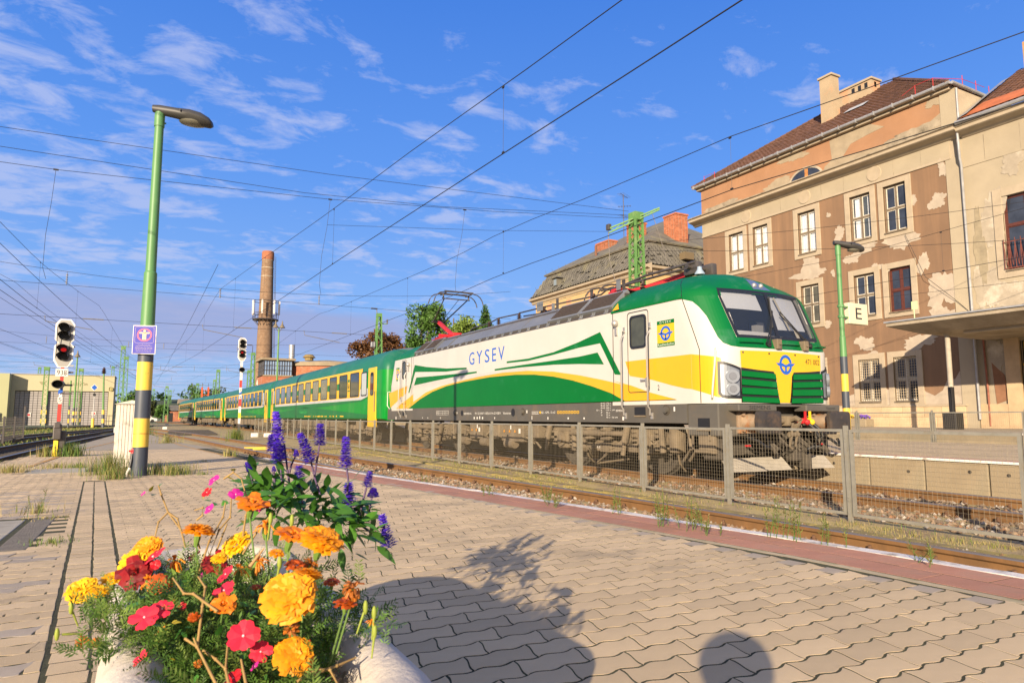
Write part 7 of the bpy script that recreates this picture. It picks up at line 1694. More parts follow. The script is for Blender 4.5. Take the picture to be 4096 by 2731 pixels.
# ================================================================ lamp posts, signs, signals, cabinet
def lamp_post(lab, x, y, z0, ztop, r0, r1, bands, dirn, hl, sc, sign=None):
 t = thing('lamp_post', lab, 'lamp post', (x, y, z0))
 zb = z0
 for za, m in bands:
  ra = r0 + (r1 - r0) * (zb - z0) / (ztop - z0) * .5; b = MB(); b.cyl((x, y, zb), (x, y, za), r0, r0 * .99, 24); b.build('painted_band', m, t, smooth=40); zb = za
 zj = z0 + (ztop - z0) * .545
 b = MB(); b.cyl((x, y, zb), (x, y, zj), r0 * .96, r0 * .84, 24); b.cyl((x, y, zj), (x, y, zj + .02), r0 * .84, r0 * .72, 24); b.cyl((x, y, zj + .02), (x, y, ztop), r0 * .70, r1, 24); b.build('pole', M_pole, t, smooth=40)
 b = MB(); b.cyl((x, y, ztop - .22), (x, y, ztop - .02), r1 * 1.18, n=16); b.cyl((x + r1, y, ztop - .15), (x + r1 * 1.5, y, ztop - .15), .012, n=6); b.build('collar', M_pole, t, smooth=40)
 d = Vector(dirn).normalized(); sd = Vector((-d.y, d.x, 0)); c = Vector((x, y, ztop))
 secs = [(-.10, .05, -.01, .10), (.0, .07, -.03, .115), (.22 * hl / .7, .10, -.04, .115), (.40 * hl / .7, .145, -.07, .125), (.55 * hl / .7, .15, -.09, .105), (.66 * hl / .7, .12, -.09, .05), (.70 * hl / .7, .07, -.07, .0)]
 b = MB(); K = 12; v = []
 for u, w, lo_, hi in secs:
  for k in range(K): a = 2 * math.pi * k / K; v.append(c + d * u * sc + sd * (w * math.cos(a)) * sc + Vector((0, 0, ((hi + lo_) / 2 + (hi - lo_) / 2 * math.sin(a) - u * .12) * sc)))
 b.add(v, [(i * K + k, i * K + (k + 1) % K, (i + 1) * K + (k + 1) % K, (i + 1) * K + k) for i in range(len(secs) - 1) for k in range(K)] + [tuple(range(K)), tuple((len(secs) - 1) * K + k for k in range(K))])
 h = b.build('lamp_housing', mat('lamp_grey', (.05, .048, .046), .5, .2, var=.12, vs_=6), t, smooth=40)
 b = MB(); p0 = c + d * .44 * hl / .7 * sc + Vector((0, 0, -.125 * sc)); b.sphere(p0, .17 * sc, 14, 6, (1.15, .75, .28)); b.build('lamp_glass', mat('lamp_cover_glass', (.16, .15, .11), .2, coat=.5), h, smooth=60)
 b = MB(); p1 = c + d * .30 * hl / .7 * sc + Vector((0, 0, .03)); b.beam(p1 - sd * .15 * sc + Vector((0, 0, -.02)), p1 + sd * .15 * sc + Vector((0, 0, -.02)), .006, .04 * sc); b.build('housing_seam', M_blk, h)
 return t
lamp_post('tall lamp post with yellow and dark blue bands at the left', -.02, 11.06, .285, 5.62, .102, .060, [(.70, M_pblue), (.88, M_pyel), (.893, M_por), (1.10, M_pyel), (1.497, M_pblue), (1.897, M_pyel), (2.02, M_pblue)], (.90, -.28, 0), .74, 1.0)
lamp_post('lamp post with the square letter board behind the locomotive front', 12.72, 9.18, .43, 4.72, .072, .048, [(.83, M_pblue), (1.30, M_pyel), (1.643, M_pblue), (2.0, M_pyel), (2.36, M_pblue)], (.86, -.36, 0), .66, .85)
# the second post is slimmer than the first
# blue warning sign on the near post
sg = thing('warning_sign', 'blue warning sign with a red ring and pictogram on the striped lamp post', 'sign', (-.04, 10.9, 2.2))
O_ = Vector((-.048, 10.915, 2.0)); ux = Vector((.294, -.140, -.0045)).normalized(); uz = Vector((0, 0, 1)); un = ux.cross(uz)
def SG(off): return lambda u, v: tuple(O_ + ux * u + uz * v + un * off)
W_, H_ = .162, .408
b = MB(); b.prism([(-W_, 0), (W_, 0), (W_, H_), (-W_, H_)], lambda u, v, q: SG(q)(u, v), 0, .004); b.build('sign_plate', M_white, sg)
M_sblue = mat('sign_blue', (.016, .018, .30), .6)
b = MB(); b.prism([(-W_ + .009, .009), (W_ - .009, .009), (W_ - .009, H_ - .009), (-W_ + .009, H_ - .009)], lambda u, v, q: SG(q)(u, v), .0045, .006); b.build('blue_field', M_sblue, sg)
M_spink = mat('sign_pale', (.40, .32, .42), .6); M_sred = mat('sign_red', (.62, .03, .11), .5); M_spale = mat('sign_cream', (.66, .50, .30), .6)
def loop(b, o, i, off): n = len(o); b.add([SG(off)(*p) for p in o] + [SG(off)(*p) for p in i], ring_poly(range(n), range(n, 2 * n)))
b = MB(); loop(b, rrect(-.131, .131, .155, .388, .022, 4), rrect(-.1275, .1275, .1585, .3845, .019, 4), .007); b.build('border_line', M_spink, sg)
b = MB(); n = 36; loop(b, [(.103 * math.cos(a), .272 + .092 * math.sin(a)) for a in np.linspace(0, 6.2832, n + 1)[:-1]], [(.083 * math.cos(a), .272 + .073 * math.sin(a)) for a in np.linspace(0, 6.2832, n + 1)[:-1]], .0075); b.build('red_ring', M_sred, sg)
b = MB(); b.add([SG(.0085)(.017 * math.cos(a), .328 + .017 * math.sin(a)) for a in np.linspace(0, 6.2832, 15)[:-1]], [tuple(range(14))])
for P in (rrect(-.072, .072, .290, .310, .009, 3), rrect(-.026, .026, .245, .308, .004, 2), rrect(-.026, -.003, .203, .250, .008, 3), rrect(.003, .026, .203, .250, .008, 3)): b.add([SG(.0085)(*p) for p in P], [tuple(range(len(P)))])
b.build('figure', M_spale, sg)
b = MB()
for k, s_ in enumerate(('Vasútüzemi terület!', 'Idegeneknek belépni tilos!', 'Eisenbahnbetrieb-Gelände!', 'Zutritt für Fremde verboten!', 'Operational railway area!', 'No entry for strangers!')):
 z = .128 - k * .0175 - (k // 2) * .006; hw_ = (.085, .112, .117, .120, .108, .10)[k]; put_text(b, s_, SG(.0075), -hw_, hw_, z, z + .013)
b.build('sign_lettering', M_spink, sg)
b = MB(); b.cyl((-.02, 11.06, 2.06), (-.02, 11.06, 2.09), .115, n=20); b.cyl((-.02, 11.06, 2.34), (-.02, 11.06, 2.37), .112, n=20); b.build('clamp', M_zinc, sg, smooth=40)
# letter board
es = thing('letter_board', 'square cream board with a black letter E on the second lamp post', 'sign', (13.25, 9.25, 3.0))
b = MB(); b.cbox((12.98, 9.18, 3.07), (13.60, 9.30, 3.52), .015); b.build('board', mat('board_cream', (.60, .54, .38), .6, var=.06, vs_=3, dirt=((.45, .38, .25), 3, .6, .8)), es)
b = MB(); put_text(b, 'E', lambda u, v: (u, 9.176, v), 13.19, 13.39, 3.18, 3.42); b.build('lettering', M_dlet, es)
b = MB()
for z in (3.2, 3.42): b.box((12.72, 9.2, z - .015), (12.99, 9.24, z + .015)); b.cyl((12.72, 9.18, z - .025), (12.72, 9.18, z + .025), .07, n=14)
b.build('bracket', M_pole, es)
# cable cabinet behind the post
cb = thing('cable_cabinet', 'weathered white wooden cable cabinet half hidden behind the striped lamp post', 'cabinet', (-.3, 13.4, .26))
M_cab = mat('weathered_white_paint', (.60, .555, .475), .8, var=.06, vs_=3, bump=.3, bs=30, dirt=((.34, .30, .24), 4.5, .54, .66), streak=((.42, .38, .31), 9, .8, .5))
x0, x1, y0, y1 = -.395, .03, 13.2, 13.95
MB().box((x0, y0, .24), (x1, y1, 1.345)).build('carcass', M_cab, cb)
for i in range(9): w = (x1 - x0) / 9; MB().cbox((x0 + w * i + .003, y0 - .016, .42 if i < 20 else 0), (x0 + w * (i + 1) - .003, y0 - .001, 1.33), .003).build('plank', M_cab, cb)
for i in range(12): w = (y1 - y0) / 12; MB().cbox((x0 - .016, y0 + w * i + .003, .42), (x0 - .001, y0 + w * (i + 1) - .003, 1.33), .003).build('plank', M_cab, cb)
b = MB(); xm = (x0 + x1) / 2; b.add([(x0 - .04, y0 - .05, 1.335), (x1 + .04, y0 - .05, 1.335), (x1 + .04, y1 + .05, 1.335), (x0 - .04, y1 + .05, 1.335), (xm, y0 - .05, 1.40), (xm, y1 + .05, 1.40)], [(0, 1, 4), (2, 3, 5), (1, 2, 5, 4), (3, 0, 4, 5), (0, 3, 2, 1)]); b.build('lid', M_cab, cb)
b = MB(); b.box((x0 - .03, y0 - .03, .24), (x1 + .03, y1 + .03, .41)); b.build('plinth', M_cab, cb); b = MB(); b.cbox((x0 - .04, y0 + .2, .85), (x0 - .016, y0 + .28, .95), .008); b.build('latch', M_zinc, cb)
# hose with a red coupling at the foot of the post
hs2 = thing('water_hose', 'black hose with a red coupling standing beside the striped lamp post', 'hose', (-.16, 11.0, .3))
b = MB(); b.tube([(-.17, 11.05, .30), (-.16, 11.02, .36), (-.135, 11.0, .42)], .017, 8); b.build('hose_end', M_white, hs2, smooth=40)
b = MB(); b.tube([(-.135, 11.0, .42), (-.12, 11.0, .52), (-.112, 11.02, .62)], .016, 8); b.build('hose', M_blk, hs2, smooth=40)
b = MB(); b.cyl((-.112, 11.02, .61), (-.105, 11.03, .68), .022, n=10); b.box((-.16, 11.0, .635), (-.10, 11.02, .66)); b.build('coupling', M_redm, hs2); b = MB(); b.tube([(-.105, 11.03, .68), (-.09, 11.04, .75)], .010, 6); b.build('spout', M_dm, hs2)
# ---- light signals
M_sigw = mat('signal_white_rim', (.74, .70, .64), .5); M_sigg = mat('signal_grey', (.30, .29, .27), .6); M_sred2 = mat('signal_red_band', (.60, .035, .025), .5); M_hood = mat('signal_hood', (.018, .016, .014), .5)
def signal(lab, x, y, z0, s, face, head_z, pole_r, plates, bands, box=True):
 """face: azimuth (deg) the lamps look towards; head_z: bottom of the head"""
 t = thing('light_signal', lab, 'railway signal', (x, y, z0))
 a = R(face); f = Vector((math.sin(a), math.cos(a), 0)); sx = Vector((f.y, -f.x, 0)) * -1
 if sx.dot(Vector((1, 0, 0))) < 0: sx = -sx
 c = Vector((x, y, 0))
 def P(u, v, o): return tuple(c + sx * u * s + f * o * s + Vector((0, 0, head_z + v * s)))
 out = [(.10, 0), (.20, .17), (.20, .52), (.13, .60), (.20, .68), (.20, 1.06), (.11, 1.18), (-.11, 1.18), (-.20, 1.06), (-.20, .68), (-.13, .60), (-.20, .52), (-.20, .17), (-.10, 0)]
 inn = [(u * .84, .6 + (v - .6) * .95) for u, v in out]
 b = MB(); b.prism(out, P, -.02, .02); hd = b.build('signal_head', M_sigw, t)
 b = MB(); b.prism(inn, P, .021, .026); b.build('back_board', M_sigg, hd)
 for v, lit in ((.27, 0), (.45, 1), (.77, 0), (.97, 0)):
  k = MB(); n = 16; vv = []
  for d_, lo in ((.025, 0), (.30, .0)):
   for i in range(n): q = 2 * math.pi * i / n; r_ = .125 if d_ < .1 else .115; L = d_ if math.sin(q) > -.3 or d_ < .1 else .10; vv.append(P(r_ * math.cos(q), v + r_ * .85 * math.sin(q), L))
  k.add(vv, [(i, (i + 1) % n, n + (i + 1) % n, n + i) for i in range(n)]); k.build('hood', M_hood, hd, smooth=40)
  k = MB(); k.add([P(.11 * math.cos(2 * math.pi * i / n), v + .095 * math.sin(2 * math.pi * i / n), .03) for i in range(n)], [tuple(range(n))]); k.build('lens', M_hood if not lit else mat('lens_dark_red', (.05, .004, .004), .3), hd)
  if lit: k = MB(); k.add([P(.06 * math.cos(2 * math.pi * i / n), v - .02 + .045 * math.sin(2 * math.pi * i / n), .05) for i in range(n)], [tuple(range(n))]); k.build('lit_lamp', mat('lit_red', (.4, .005, .005), .4, emit=('FF0808', .25)), hd)
 b = MB()
 for u in (-.14, .13): b.tube([P(u, .22, .14), P(u, .60, .10), P(u, .98, .14)], .008 * s, 5)
 b.build('cable', M_hood, hd)
 zb = z0
 for za, m in bands:
  b = MB(); p0 = c + Vector((0, 0, zb)); b.beam(p0, c + Vector((0, 0, za)), pole_r * 2, .05 * s, tuple(f)); b.build('mast_band', m, t); zb = za
 b = MB(); b.cyl(c - f * .06 * s + Vector((0, 0, z0)), c - f * .06 * s + Vector((0, 0, head_z + .9 * s)), pole_r * .8, n=10); b.build('mast', M_dm, t)
 for (u0, u1, za, zb_, txt, m, tm) in plates:
  b = MB(); b.prism([(u0, za), (u1, za), (u1, zb_), (u0, zb_)], lambda u, v, o: tuple(c + sx * u + f * (.05 * s + o) + Vector((0, 0, v))), 0, .012); pl = b.build('number_plate', m, t)
  b = MB(); hh = zb_ - za; m_ = (u1 - u0) * .12; put_text(b, txt, lambda u, v: tuple(c + sx * u + f * (.05 * s + .014) + Vector((0, 0, v))), u0 + m_, u1 - m_, za + hh * .18, zb_ - hh * .18); b.build('lettering', tm, pl)
 return t, P, c, sx, f
FA = 180 + 2
z = .21
t, P, c, sx, f = signal('near light signal 938 with a red lit lamp and red and white post', -1.74, 19.1, z, .97, FA, 2.27, .033, [(-.125, .125, 2.06, 2.24, '938', M_white, M_dlet), (-.045, .045, 1.46, 1.58, '5', M_white, M_dlet)],
 [(1.02, M_dm), (1.42, M_sred2), (1.60, M_white), (1.75, M_white), (1.88, M_white), (2.06, M_sred2), (2.28, M_sred2)])
b = MB(); b.add([tuple(c + sx * u + f * .06 + Vector((0, 0, v))) for u, v in ((-.045, 1.64), (.045, 1.70), (.045, 1.80), (-.045, 1.74))], [(0, 1, 2, 3)]); b.build('blue_slash', M_blue, t)
b = MB(); cc = c + sx * -.03 + f * .1 + Vector((0, 0, 1.87)); n = 18; vv = []
for d_, r_ in ((0, .10), (.06, .125), (.26, .12), (.26, .105), (.08, .10)): vv += [tuple(cc + f * d_ + sx * (r_ * 1.0 * math.cos(2 * math.pi * i / n)) + Vector((0, 0, r_ * .8 * math.sin(2 * math.pi * i / n)))) for i in range(n)]
b.add(vv, [(j * n + i, j * n + (i + 1) % n, (j + 1) * n + (i + 1) % n, (j + 1) * n + i) for j in range(4) for i in range(n)] + [tuple(range(n))]); b.build('lower_lamp', M_hood, t, smooth=40)
for v in (2.77, 2.32, 2.16, 1.86, 1.66):
 b = MB(); p0 = c + Vector((0, 0, v)); b.beam(p0 + sx * .03, p0 + sx * .22, .03, .04); b.build('step', M_zinc if v > 2.3 else M_dm, t)
b = MB(); b.cbox((c.x - .085, c.y - .16, .60), (c.x + .075, c.y + .04, .95), .02); b.cbox((c.x - .07, c.y - .18, .86), (c.x + .06, c.y - .1, .98), .02); b.cbox((c.x + .02, c.y - .05, .4), (c.x + .16, c.y + .1, .8), .02); b.build('junction_box', M_dm, t)
b = MB(); b.prism([(-.045, .22), (.045, .22), (.045, .58), (-.045, .58)], lambda u, v, o: tuple(c + sx * (u - .02) + f * (.06 + o) + Vector((0, 0, v))), 0, .012); wp = b.build('hazard_plate', mat('hazard_yellow', (.74, .55, .03), .6), t)
b = MB(); b.add([tuple(c + sx * (u - .02) + f * .075 + Vector((0, 0, v))) for u, v in ((.015, .50), (-.02, .40), (.004, .405), (-.012, .30), (.022, .425), (.0, .42))], [(0, 1, 2, 3, 4, 5)]); b.build('flash_mark', M_dlet, wp)
t, P, c, sx, f = signal('distant slim light signal V 4 in front of the coaches', 4.66, 40.6, -.15, 1.09, 180 + 6, 4.22, .065, [(-.07, .07, 2.55, 2.72, 'V', M_white, M_dlet), (-.07, .07, 2.12, 2.28, '4', M_white, M_dlet)],
 [(.75, M_dm), (1.05, M_white), (1.35, mat('band_yellow', (.74, .55, .03), .6)), (1.70, M_white), (2.1, M_sred2), (2.30, M_white), (2.74, M_white), (3.15, M_sred2), (4.3, M_white)])
b = MB(); b.add([tuple(c + sx * u + f * .07 + Vector((0, 0, v))) for u, v in ((-.065, 2.33), (.065, 2.42), (.065, 2.52), (-.065, 2.43))], [(0, 1, 2, 3)]); b.build('blue_slash', M_blue, t)
b = MB(); cc = c + f * .1 + sx * .03 + Vector((0, 0, 3.72)); vv = []
for d_, r_ in ((0, .11), (.06, .16), (.3, .15), (.3, .13), (.08, .12)): vv += [tuple(cc + f * d_ + sx * (r_ * math.cos(2 * math.pi * i / n)) + Vector((0, 0, r_ * .85 * math.sin(2 * math.pi * i / n)))) for i in range(n)]
b.add(vv, [(j * n + i, j * n + (i + 1) % n, (j + 1) * n + (i + 1) % n, (j + 1) * n + i) for j in range(4) for i in range(n)] + [tuple(range(n))]); b.build('lower_lamp', M_hood, t, smooth=40)
# ================================================================ overhead line
M_wirec = mat('copper_wire_dark', (.020, .018, .018), .6, .2); M_ins2 = mat('wire_insulator', (.16, .15, .14), .5)
def catenary(name, lab, fx, zc, mess, droppers, y0, y1, r=.0095, rm=.0085):
 t = thing(name, lab, 'overhead line', (fx((y0 + y1) / 2), (y0 + y1) / 2, zc))
 b = MB(); ys_ = np.arange(y0, y1 + .1, 2.5); b.tube([(fx(y), y, zc) for y in ys_], r, 5); b.build('contact_wire', M_wirec, t)
 b = MB(); b.tube([(fx(y), y, mess(y)) for y in ys_], rm, 5); b.build('carrier_wire', M_wirec, t)
 for y in droppers:
  b = MB(); b.cyl((fx(y), y, zc), (fx(y) + .01, y, mess(y)), .0035, n=4); b.box((fx(y) - .012, y - .03, zc - .0), (fx(y) + .012, y + .03, zc + .035)); b.box((fx(y) - .012, y - .03, mess(y) - .04), (fx(y) + .012, y + .03, mess(y))); b.build('dropper', M_wirec, t)
 return t
CX1 = lerp_table([(-20, 6.6), (5.05, 5.6), (10.2, 5.31), (19.8, 4.81), (27.9, 4.47), (44.8, 3.72), (56, 3.2), (100, .2)])
catenary('overhead_line', 'pair of thick dark overhead wires crossing the middle of the sky', CX1, 5.70, lerp_table([(-20, 8.2), (0, 6.85), (7.2, 6.80), (10, 6.93), (14, 7.16), (20.4, 7.42), (33, 8.2), (45, 8.9), (60, 7.4), (75, 7.0), (100, 8.5)]), (-8, 1.5, 10.23, 20.4, 31, 39, 52, 62, 75), -18, 98)
CX2 = lerp_table([(-20, 11.6), (4.8, 10.9), (9.7, 10.0), (13.6, 9.97), (18.4, 9.7), (22.7, 9.88), (45, 9.7), (60, 9.5), (100, 8.2), (150, 6.2)])
catenary('overhead_line', 'overhead wires above the locomotive, touched by the raised pantograph', CX2, 5.59, lerp_table([(-20, 8), (0, 6.7), (4.4, 6.62), (9.4, 6.68), (13.3, 6.78), (18.6, 6.95), (24.9, 7.05), (42, 7.6), (45, 7.8), (70, 6.6), (100, 7.6), (150, 7.6)]), (-5, 9.5, 18.7, 28, 37, 52, 65, 80), -18, 140)
catenary('overhead_line', 'overhead wires over the platform-side track at the far left', lambda y: TL1(y) - .3 if y > 5 else -4.65, 5.6, lerp_table([(0, 7.5), (20, 7.2), (36, 7.6), (52, 8.4), (75, 7.0), (110, 8)]), (24, 34, 44, 60, 72), 2, 108)
catenary('overhead_line', 'overhead wires running to the depot track at the left edge', TL2, 5.6, lerp_table([(20, 7.6), (45, 8.4), (70, 7.1), (108, 8)]), (30, 42, 56, 66), 20, 106)
catenary('overhead_line', 'overhead wires in front of the station facade', lambda y: 21.6, 5.6, lerp_table([(-10, 8), (15, 6.7), (40, 7.6), (70, 6.8)]), (2, 12, 22, 32), -10, 70, .008, .007)
def wire(name, lab, pts, r, n=14, sag=0.):
 b = MB(); P = []
 for k in range(len(pts) - 1):
  p, q = Vector(pts[k]), Vector(pts[k + 1])
  for i in range(n): u = i / n; P.append(p.lerp(q, u) - Vector((0, 0, sag * 4 * u * (1 - u))))
 P.append(Vector(pts[-1])); b.tube(P, r, 5); o = b.build(name, M_wirec); return tag(o, lab, 'wire')
wire('span_wire', 'highest thin wire sagging across the sky to the mast arm', [(-12, 22, 8.9), (-3.8, 22, 8.86), (5.0, 22, 9.05), (17.2, 21.9, 9.55)], .008)
wire('span_wire', 'second thin wire crossing the sky below the highest one', [(-12, 22, 8.35), (-3.8, 22, 8.32), (4.2, 22, 8.30), (9, 22, 8.55), (17.2, 21.9, 9.38)], .008)
wire('span_wire', 'third thin wire crossing the sky, with hanging leads', [(-12, 22.1, 7.9), (-2.5, 22.1, 7.93), (5.0, 22.1, 8.24), (11, 22.1, 8.7), (17.2, 22, 9.28)], .008)
wire('span_wire', 'thin span wire ending at the low arm tip of the lattice mast', [(5.0, 22.2, 7.4), (11, 22.2, 8.0), (16.45, 22.25, 8.68)], .006)
for x, z0_, dz in ((-2.5, 7.93, 3.0), (5.05, 8.24, 3.1), (9.9, 8.6, 3.0)):
 b = MB(); b.tube([(x, 22.1, z0_), (x - .06, 22.2, z0_ - dz * .3), (x - .16, 22.4, z0_ - dz * .6), (x - .18, 22.5, z0_ - dz * .9), (x - .1, 22.6, z0_ - dz)], .0055, 5); b.box((x - .06, 22.08, z0_ - .02), (x + .06, 22.12, z0_ + .02)); tag(b.build('feeder_lead', M_wirec), {-2.5: 'limp lead hanging from the third wire near the left edge', 5.05: 'limp lead hanging from the third wire near the middle', 9.9: 'limp lead hanging from the third wire right of the middle'}[x], 'wire')
def headspan(Y, zs, x0, x1, masts, lab, insx):
 t = thing('head_span', lab, 'overhead line', ((x0 + x1) / 2, Y, zs[0]))
 for k, zt in enumerate(zs):
  b = MB(); P = []
  for i in range(41): u = i / 40; x = x0 + (x1 - x0) * u; P.append((x, Y, zt + (1.6 * (2 * u - 1) ** 2 if k == 0 else 0)))
  b.tube(P, .011 + .0000 * Y, 5); b.build('span_wire', M_wirec, t)
 for x in insx:
  u = (x - x0) / (x1 - x0); zt = zs[0] + 1.6 * (2 * u - 1) ** 2
  b = MB(); b.cyl((x, Y, zt), (x, Y, zs[1]), .010, n=4); k0 = (zt + zs[1]) / 2
  for q in range(6): b.cyl((x, Y, k0 - .3 + q * .1), (x, Y, k0 - .26 + q * .1), .055, n=8)
  b.build('insulator', M_ins2, t)
  b = MB(); b.cyl((x + .9, Y, zs[-1]), (x + 1.9, Y, zs[-1]), .035, n=6); b.build('strain_insulator', M_ins2, t)
  b = MB(); b.tube([(x - .9, Y, zs[-1] + .05), (x - .85, Y, zs[-1] - .25), (x + 1.4, Y - .1, zs[-1] - .62)], .022, 5); b.build('registration_arm', M_ins2, t)
headspan(45, (8.95, 8.45, 6.62), -16, 24, None, 'insulated cross-span wires over all tracks, nearest set', (-4.2, 3.75, 9.75))
headspan(82, (9.0, 8.4, 6.5), -24, 26, None, 'second set of cross-span wires farther down the yard', (-9, -1.8, 1.5, 8.9))
headspan(125, (9.6, 8.6, 6.4), -30, 30, None, 'far set of cross-span wires above the last coach', (-12, -4, 2, 7.0, 12))
headspan(170, (10.2, 8.8, 6.2), -34, 34, None, 'farthest set of cross-span wires over the yard', (-10, -2, 5, 12))
for k, (a, c_, lab) in enumerate((((-6.2, 22, 8.4), (-1.2, 62, 5.8), 'slanted wire falling from the upper left towards the yard'), ((-6.0, 26, 6.4), (.5, 100, 5.5), 'lower slanted wire falling from the left edge'), ((-9, 40, 8.6), (.6, 120, 6.0), 'far slanted wire above the depot roof'), ((-14, 60, 8.2), (2, 150, 6.0), 'far slanted wire crossing the depot front'), ((-10, 52, 6.4), (3.5, 165, 5.6), 'low far slanted wire beyond the near signal'), ((3.0, 38, 9.0), (1.2, 120, 5.9), 'wire running down to the far yard right of the striped post'))):
 wire('yard_wire', lab, [a, c_], .011, 14, .35)
for x0_, z0_, x1_, z1_, lab in ((17.5, 8.2, 33.9, 10.1, 'upper thin wire running from the mast to the station wall'), (17.5, 7.9, 33.9, 8.2, 'lower thin wire running from the mast to the station wall')):
 wire('stay_wire', lab, [(x0_, 21.8, z0_), (x1_, 10.0, z1_)], .009, 10, .3)
wire('service_wire', 'thin service wire drooping across the station facade', [(20.0, 34, 6.2), (33.6, 12, 6.9)], .009, 12, .2)
# ================================================================ planter, flowers, weeds, photographer
FLOWERS = [('P',(0.195,1.035,0.864),0.0328,'o','c'),('P',(0.201,1.018,0.789),0.0239,'o','c'),('P',(0.274,1.192,0.912),0.0316,'o','u'),('S',(0.229,1.215,0.919),0.0255,'o','u'),('S',(0.19,1.403,0.953),0.0266,'o','u'),('P',(0.107,1.512,0.894),0.026,'m','u'),('Y',(0.181,1.534,0.859),0.027,'m','l'),('P',(0.018,1.506,0.869),0.0243,'y','l'),('Y',(-0.002,1.496,0.849),0.0254,'y','l'),('Y',(-0.036,1.507,0.82),0.0178,'y','u'),('Y',(-0.081,1.475,0.811),0.0235,'y','l'),('Y',(-0.055,1.461,0.809),0.0171,'y','u'),('P',(0.234,1.104,0.877),0.0202,'o','u'),('R',(0.228,1.163,0.882),0.0148,'o','u'),('B',(0.253,1.173,0.88),0.0144,'o','u'),('B',(0.284,1.021,0.87),0.0181,'o','u'),('R',(0.274,1.029,0.848),0.014,'o','u'),('B',(0.2,1.038,0.821),0.013,'o','d'),('K',(0.03,1.26,0.776),0.0164,'y','d'),('K',(0.023,1.417,0.83),0.0214,'m','c'),('R',(0.04,1.385,0.828),0.0168,'m','c'),('D',(0.002,1.461,0.836),0.0277,'m','c'),('D',(0.133,1.448,0.84),0.0197,'m','c'),('Y',(0.139,1.419,0.856),0.0135,'m','u'),('K',(0.192,1.322,0.864),0.0185,'o','u'),('K',(0.211,1.373,0.919),0.0164,'o','u'),('K',(0.16,1.317,0.855),0.0154,'m','u'),('S',(0.12,1.135,0.841),0.0155,'m','c'),('B',(-0.071,1.398,0.744),0.0121,'y','d'),('B',(-0.051,1.387,0.743),0.0094,'y','d'),('P',(0.227,1.336,0.871),0.0117,'o','u'),('K',(0.066,1.483,0.849),0.0182,'m','u'),('B',(0.084,1.082,0.779),0.0067,'m','d'),('R',(0.058,1.286,0.807),0.0144,'m','c'),('R',(0.268,1.087,0.867),0.011,'o','u'),('R',(0.181,1.251,0.835),0.0081,'o','u'),('K',(0.303,0.993,0.829),0.0057,'o','u'),('R',(0.08,1.135,0.829),0.007,'m','d'),('I',(0.017,1.193,0.822),0.0185,'i','c'),('I',(0.04,1.202,0.829),0.014,'i','c'),('I',(0.03,1.466,0.861),0.0222,'i','s'),('I',(0.138,1.048,0.817),0.02,'i','c'),('I',(0.162,1.05,0.792),0.014,'i','c'),('I',(0.127,1.199,0.847),0.0164,'i','s'),('I',(0.136,1.273,0.856),0.0161,'i','s'),('I',(0.106,1.577,0.837),0.0123,'i','s'),('J',(0.157,1.572,0.836),0.0124,'i','c'),('G',(0.144,1.652,0.982),0.0131,'l','s'),('J',(0.131,1.663,0.955),0.0114,'l','s'),('G',(0.181,1.579,0.956),0.0144,'l','c'),('G',(0.129,1.553,0.932),0.0114,'l','s'),('J',(0.218,1.411,0.951),0.0077,'l','c'),('I',(0.013,1.119,0.786),0.0105,'i','s'),('J',(0.125,1.027,0.77),0.0118,'i','s'),('G',(0.008,1.671,0.958),0.0058,'l','s'),('G',(0.153,1.034,0.779),0.0066,'i','s'),('G',(0.202,1.397,0.945),0.0053,'l','c'),('J',(0.071,1.256,0.816),0.0064,'i','c'),('G',(0.113,1.462,0.818),0.0076,'i','s'),('J',(0.033,1.443,0.851),0.0088,'i','c'),('J',(0.222,1.028,0.801),0.0045,'i','c')]
STEMS = [[(0.096,1.697,0.835),(0.085,1.698,0.874),(0.058,1.707,0.912),(0.043,1.71,0.95),(0.036,1.712,0.971)],[(0.058,1.707,0.912),(0.04,1.696,0.894),(0.034,1.681,0.863)],[(0.058,1.707,0.912),(0.077,1.699,0.898),(0.096,1.697,0.835)],[(0.108,1.463,0.825),(0.127,1.503,0.876),(0.154,1.541,0.916),(0.159,1.558,0.943)],[(0.125,1.51,0.836),(0.146,1.526,0.893),(0.167,1.534,0.916),(0.173,1.583,0.956)],[(0.192,1.526,0.877),(0.195,1.519,0.919),(0.2,1.513,0.949)],[(0.085,1.114,0.795),(0.092,1.15,0.839),(0.097,1.179,0.86),(0.089,1.217,0.869)],[(0.102,1.016,0.771),(0.083,1.091,0.799),(0.079,1.104,0.808)],[(0.11,1.118,0.837),(0.08,1.166,0.855),(0.068,1.184,0.853),(0.054,1.236,0.867)],[(0.117,1.008,0.771),(0.116,1.042,0.779),(0.122,1.082,0.801)],[(0.18,1.42,0.861),(0.202,1.403,0.904),(0.228,1.408,0.934),(0.231,1.404,0.949)],[(0.137,0.998,0.771),(0.134,1.031,0.792)],[(0.069,1.121,0.804),(0.083,1.091,0.799)],[(0.092,1.1,0.79),(0.106,1.07,0.785),(0.116,1.042,0.779)],[(0.203,0.998,0.762),(0.23,1.005,0.772),(0.247,0.996,0.77),(0.251,0.972,0.76)],[(0.222,0.998,0.767),(0.26,1.012,0.769),(0.292,1.029,0.77)],[(0.15,1.611,0.835),(0.168,1.594,0.895)],[(0.114,1.679,0.895),(0.125,1.673,0.905),(0.125,1.67,0.922),(0.109,1.68,0.916)],[(0.162,1.642,0.985),(0.18,1.631,0.999),(0.196,1.624,0.985),(0.205,1.601,0.949)],[(0.112,1.525,0.859),(0.106,1.526,0.878)]]
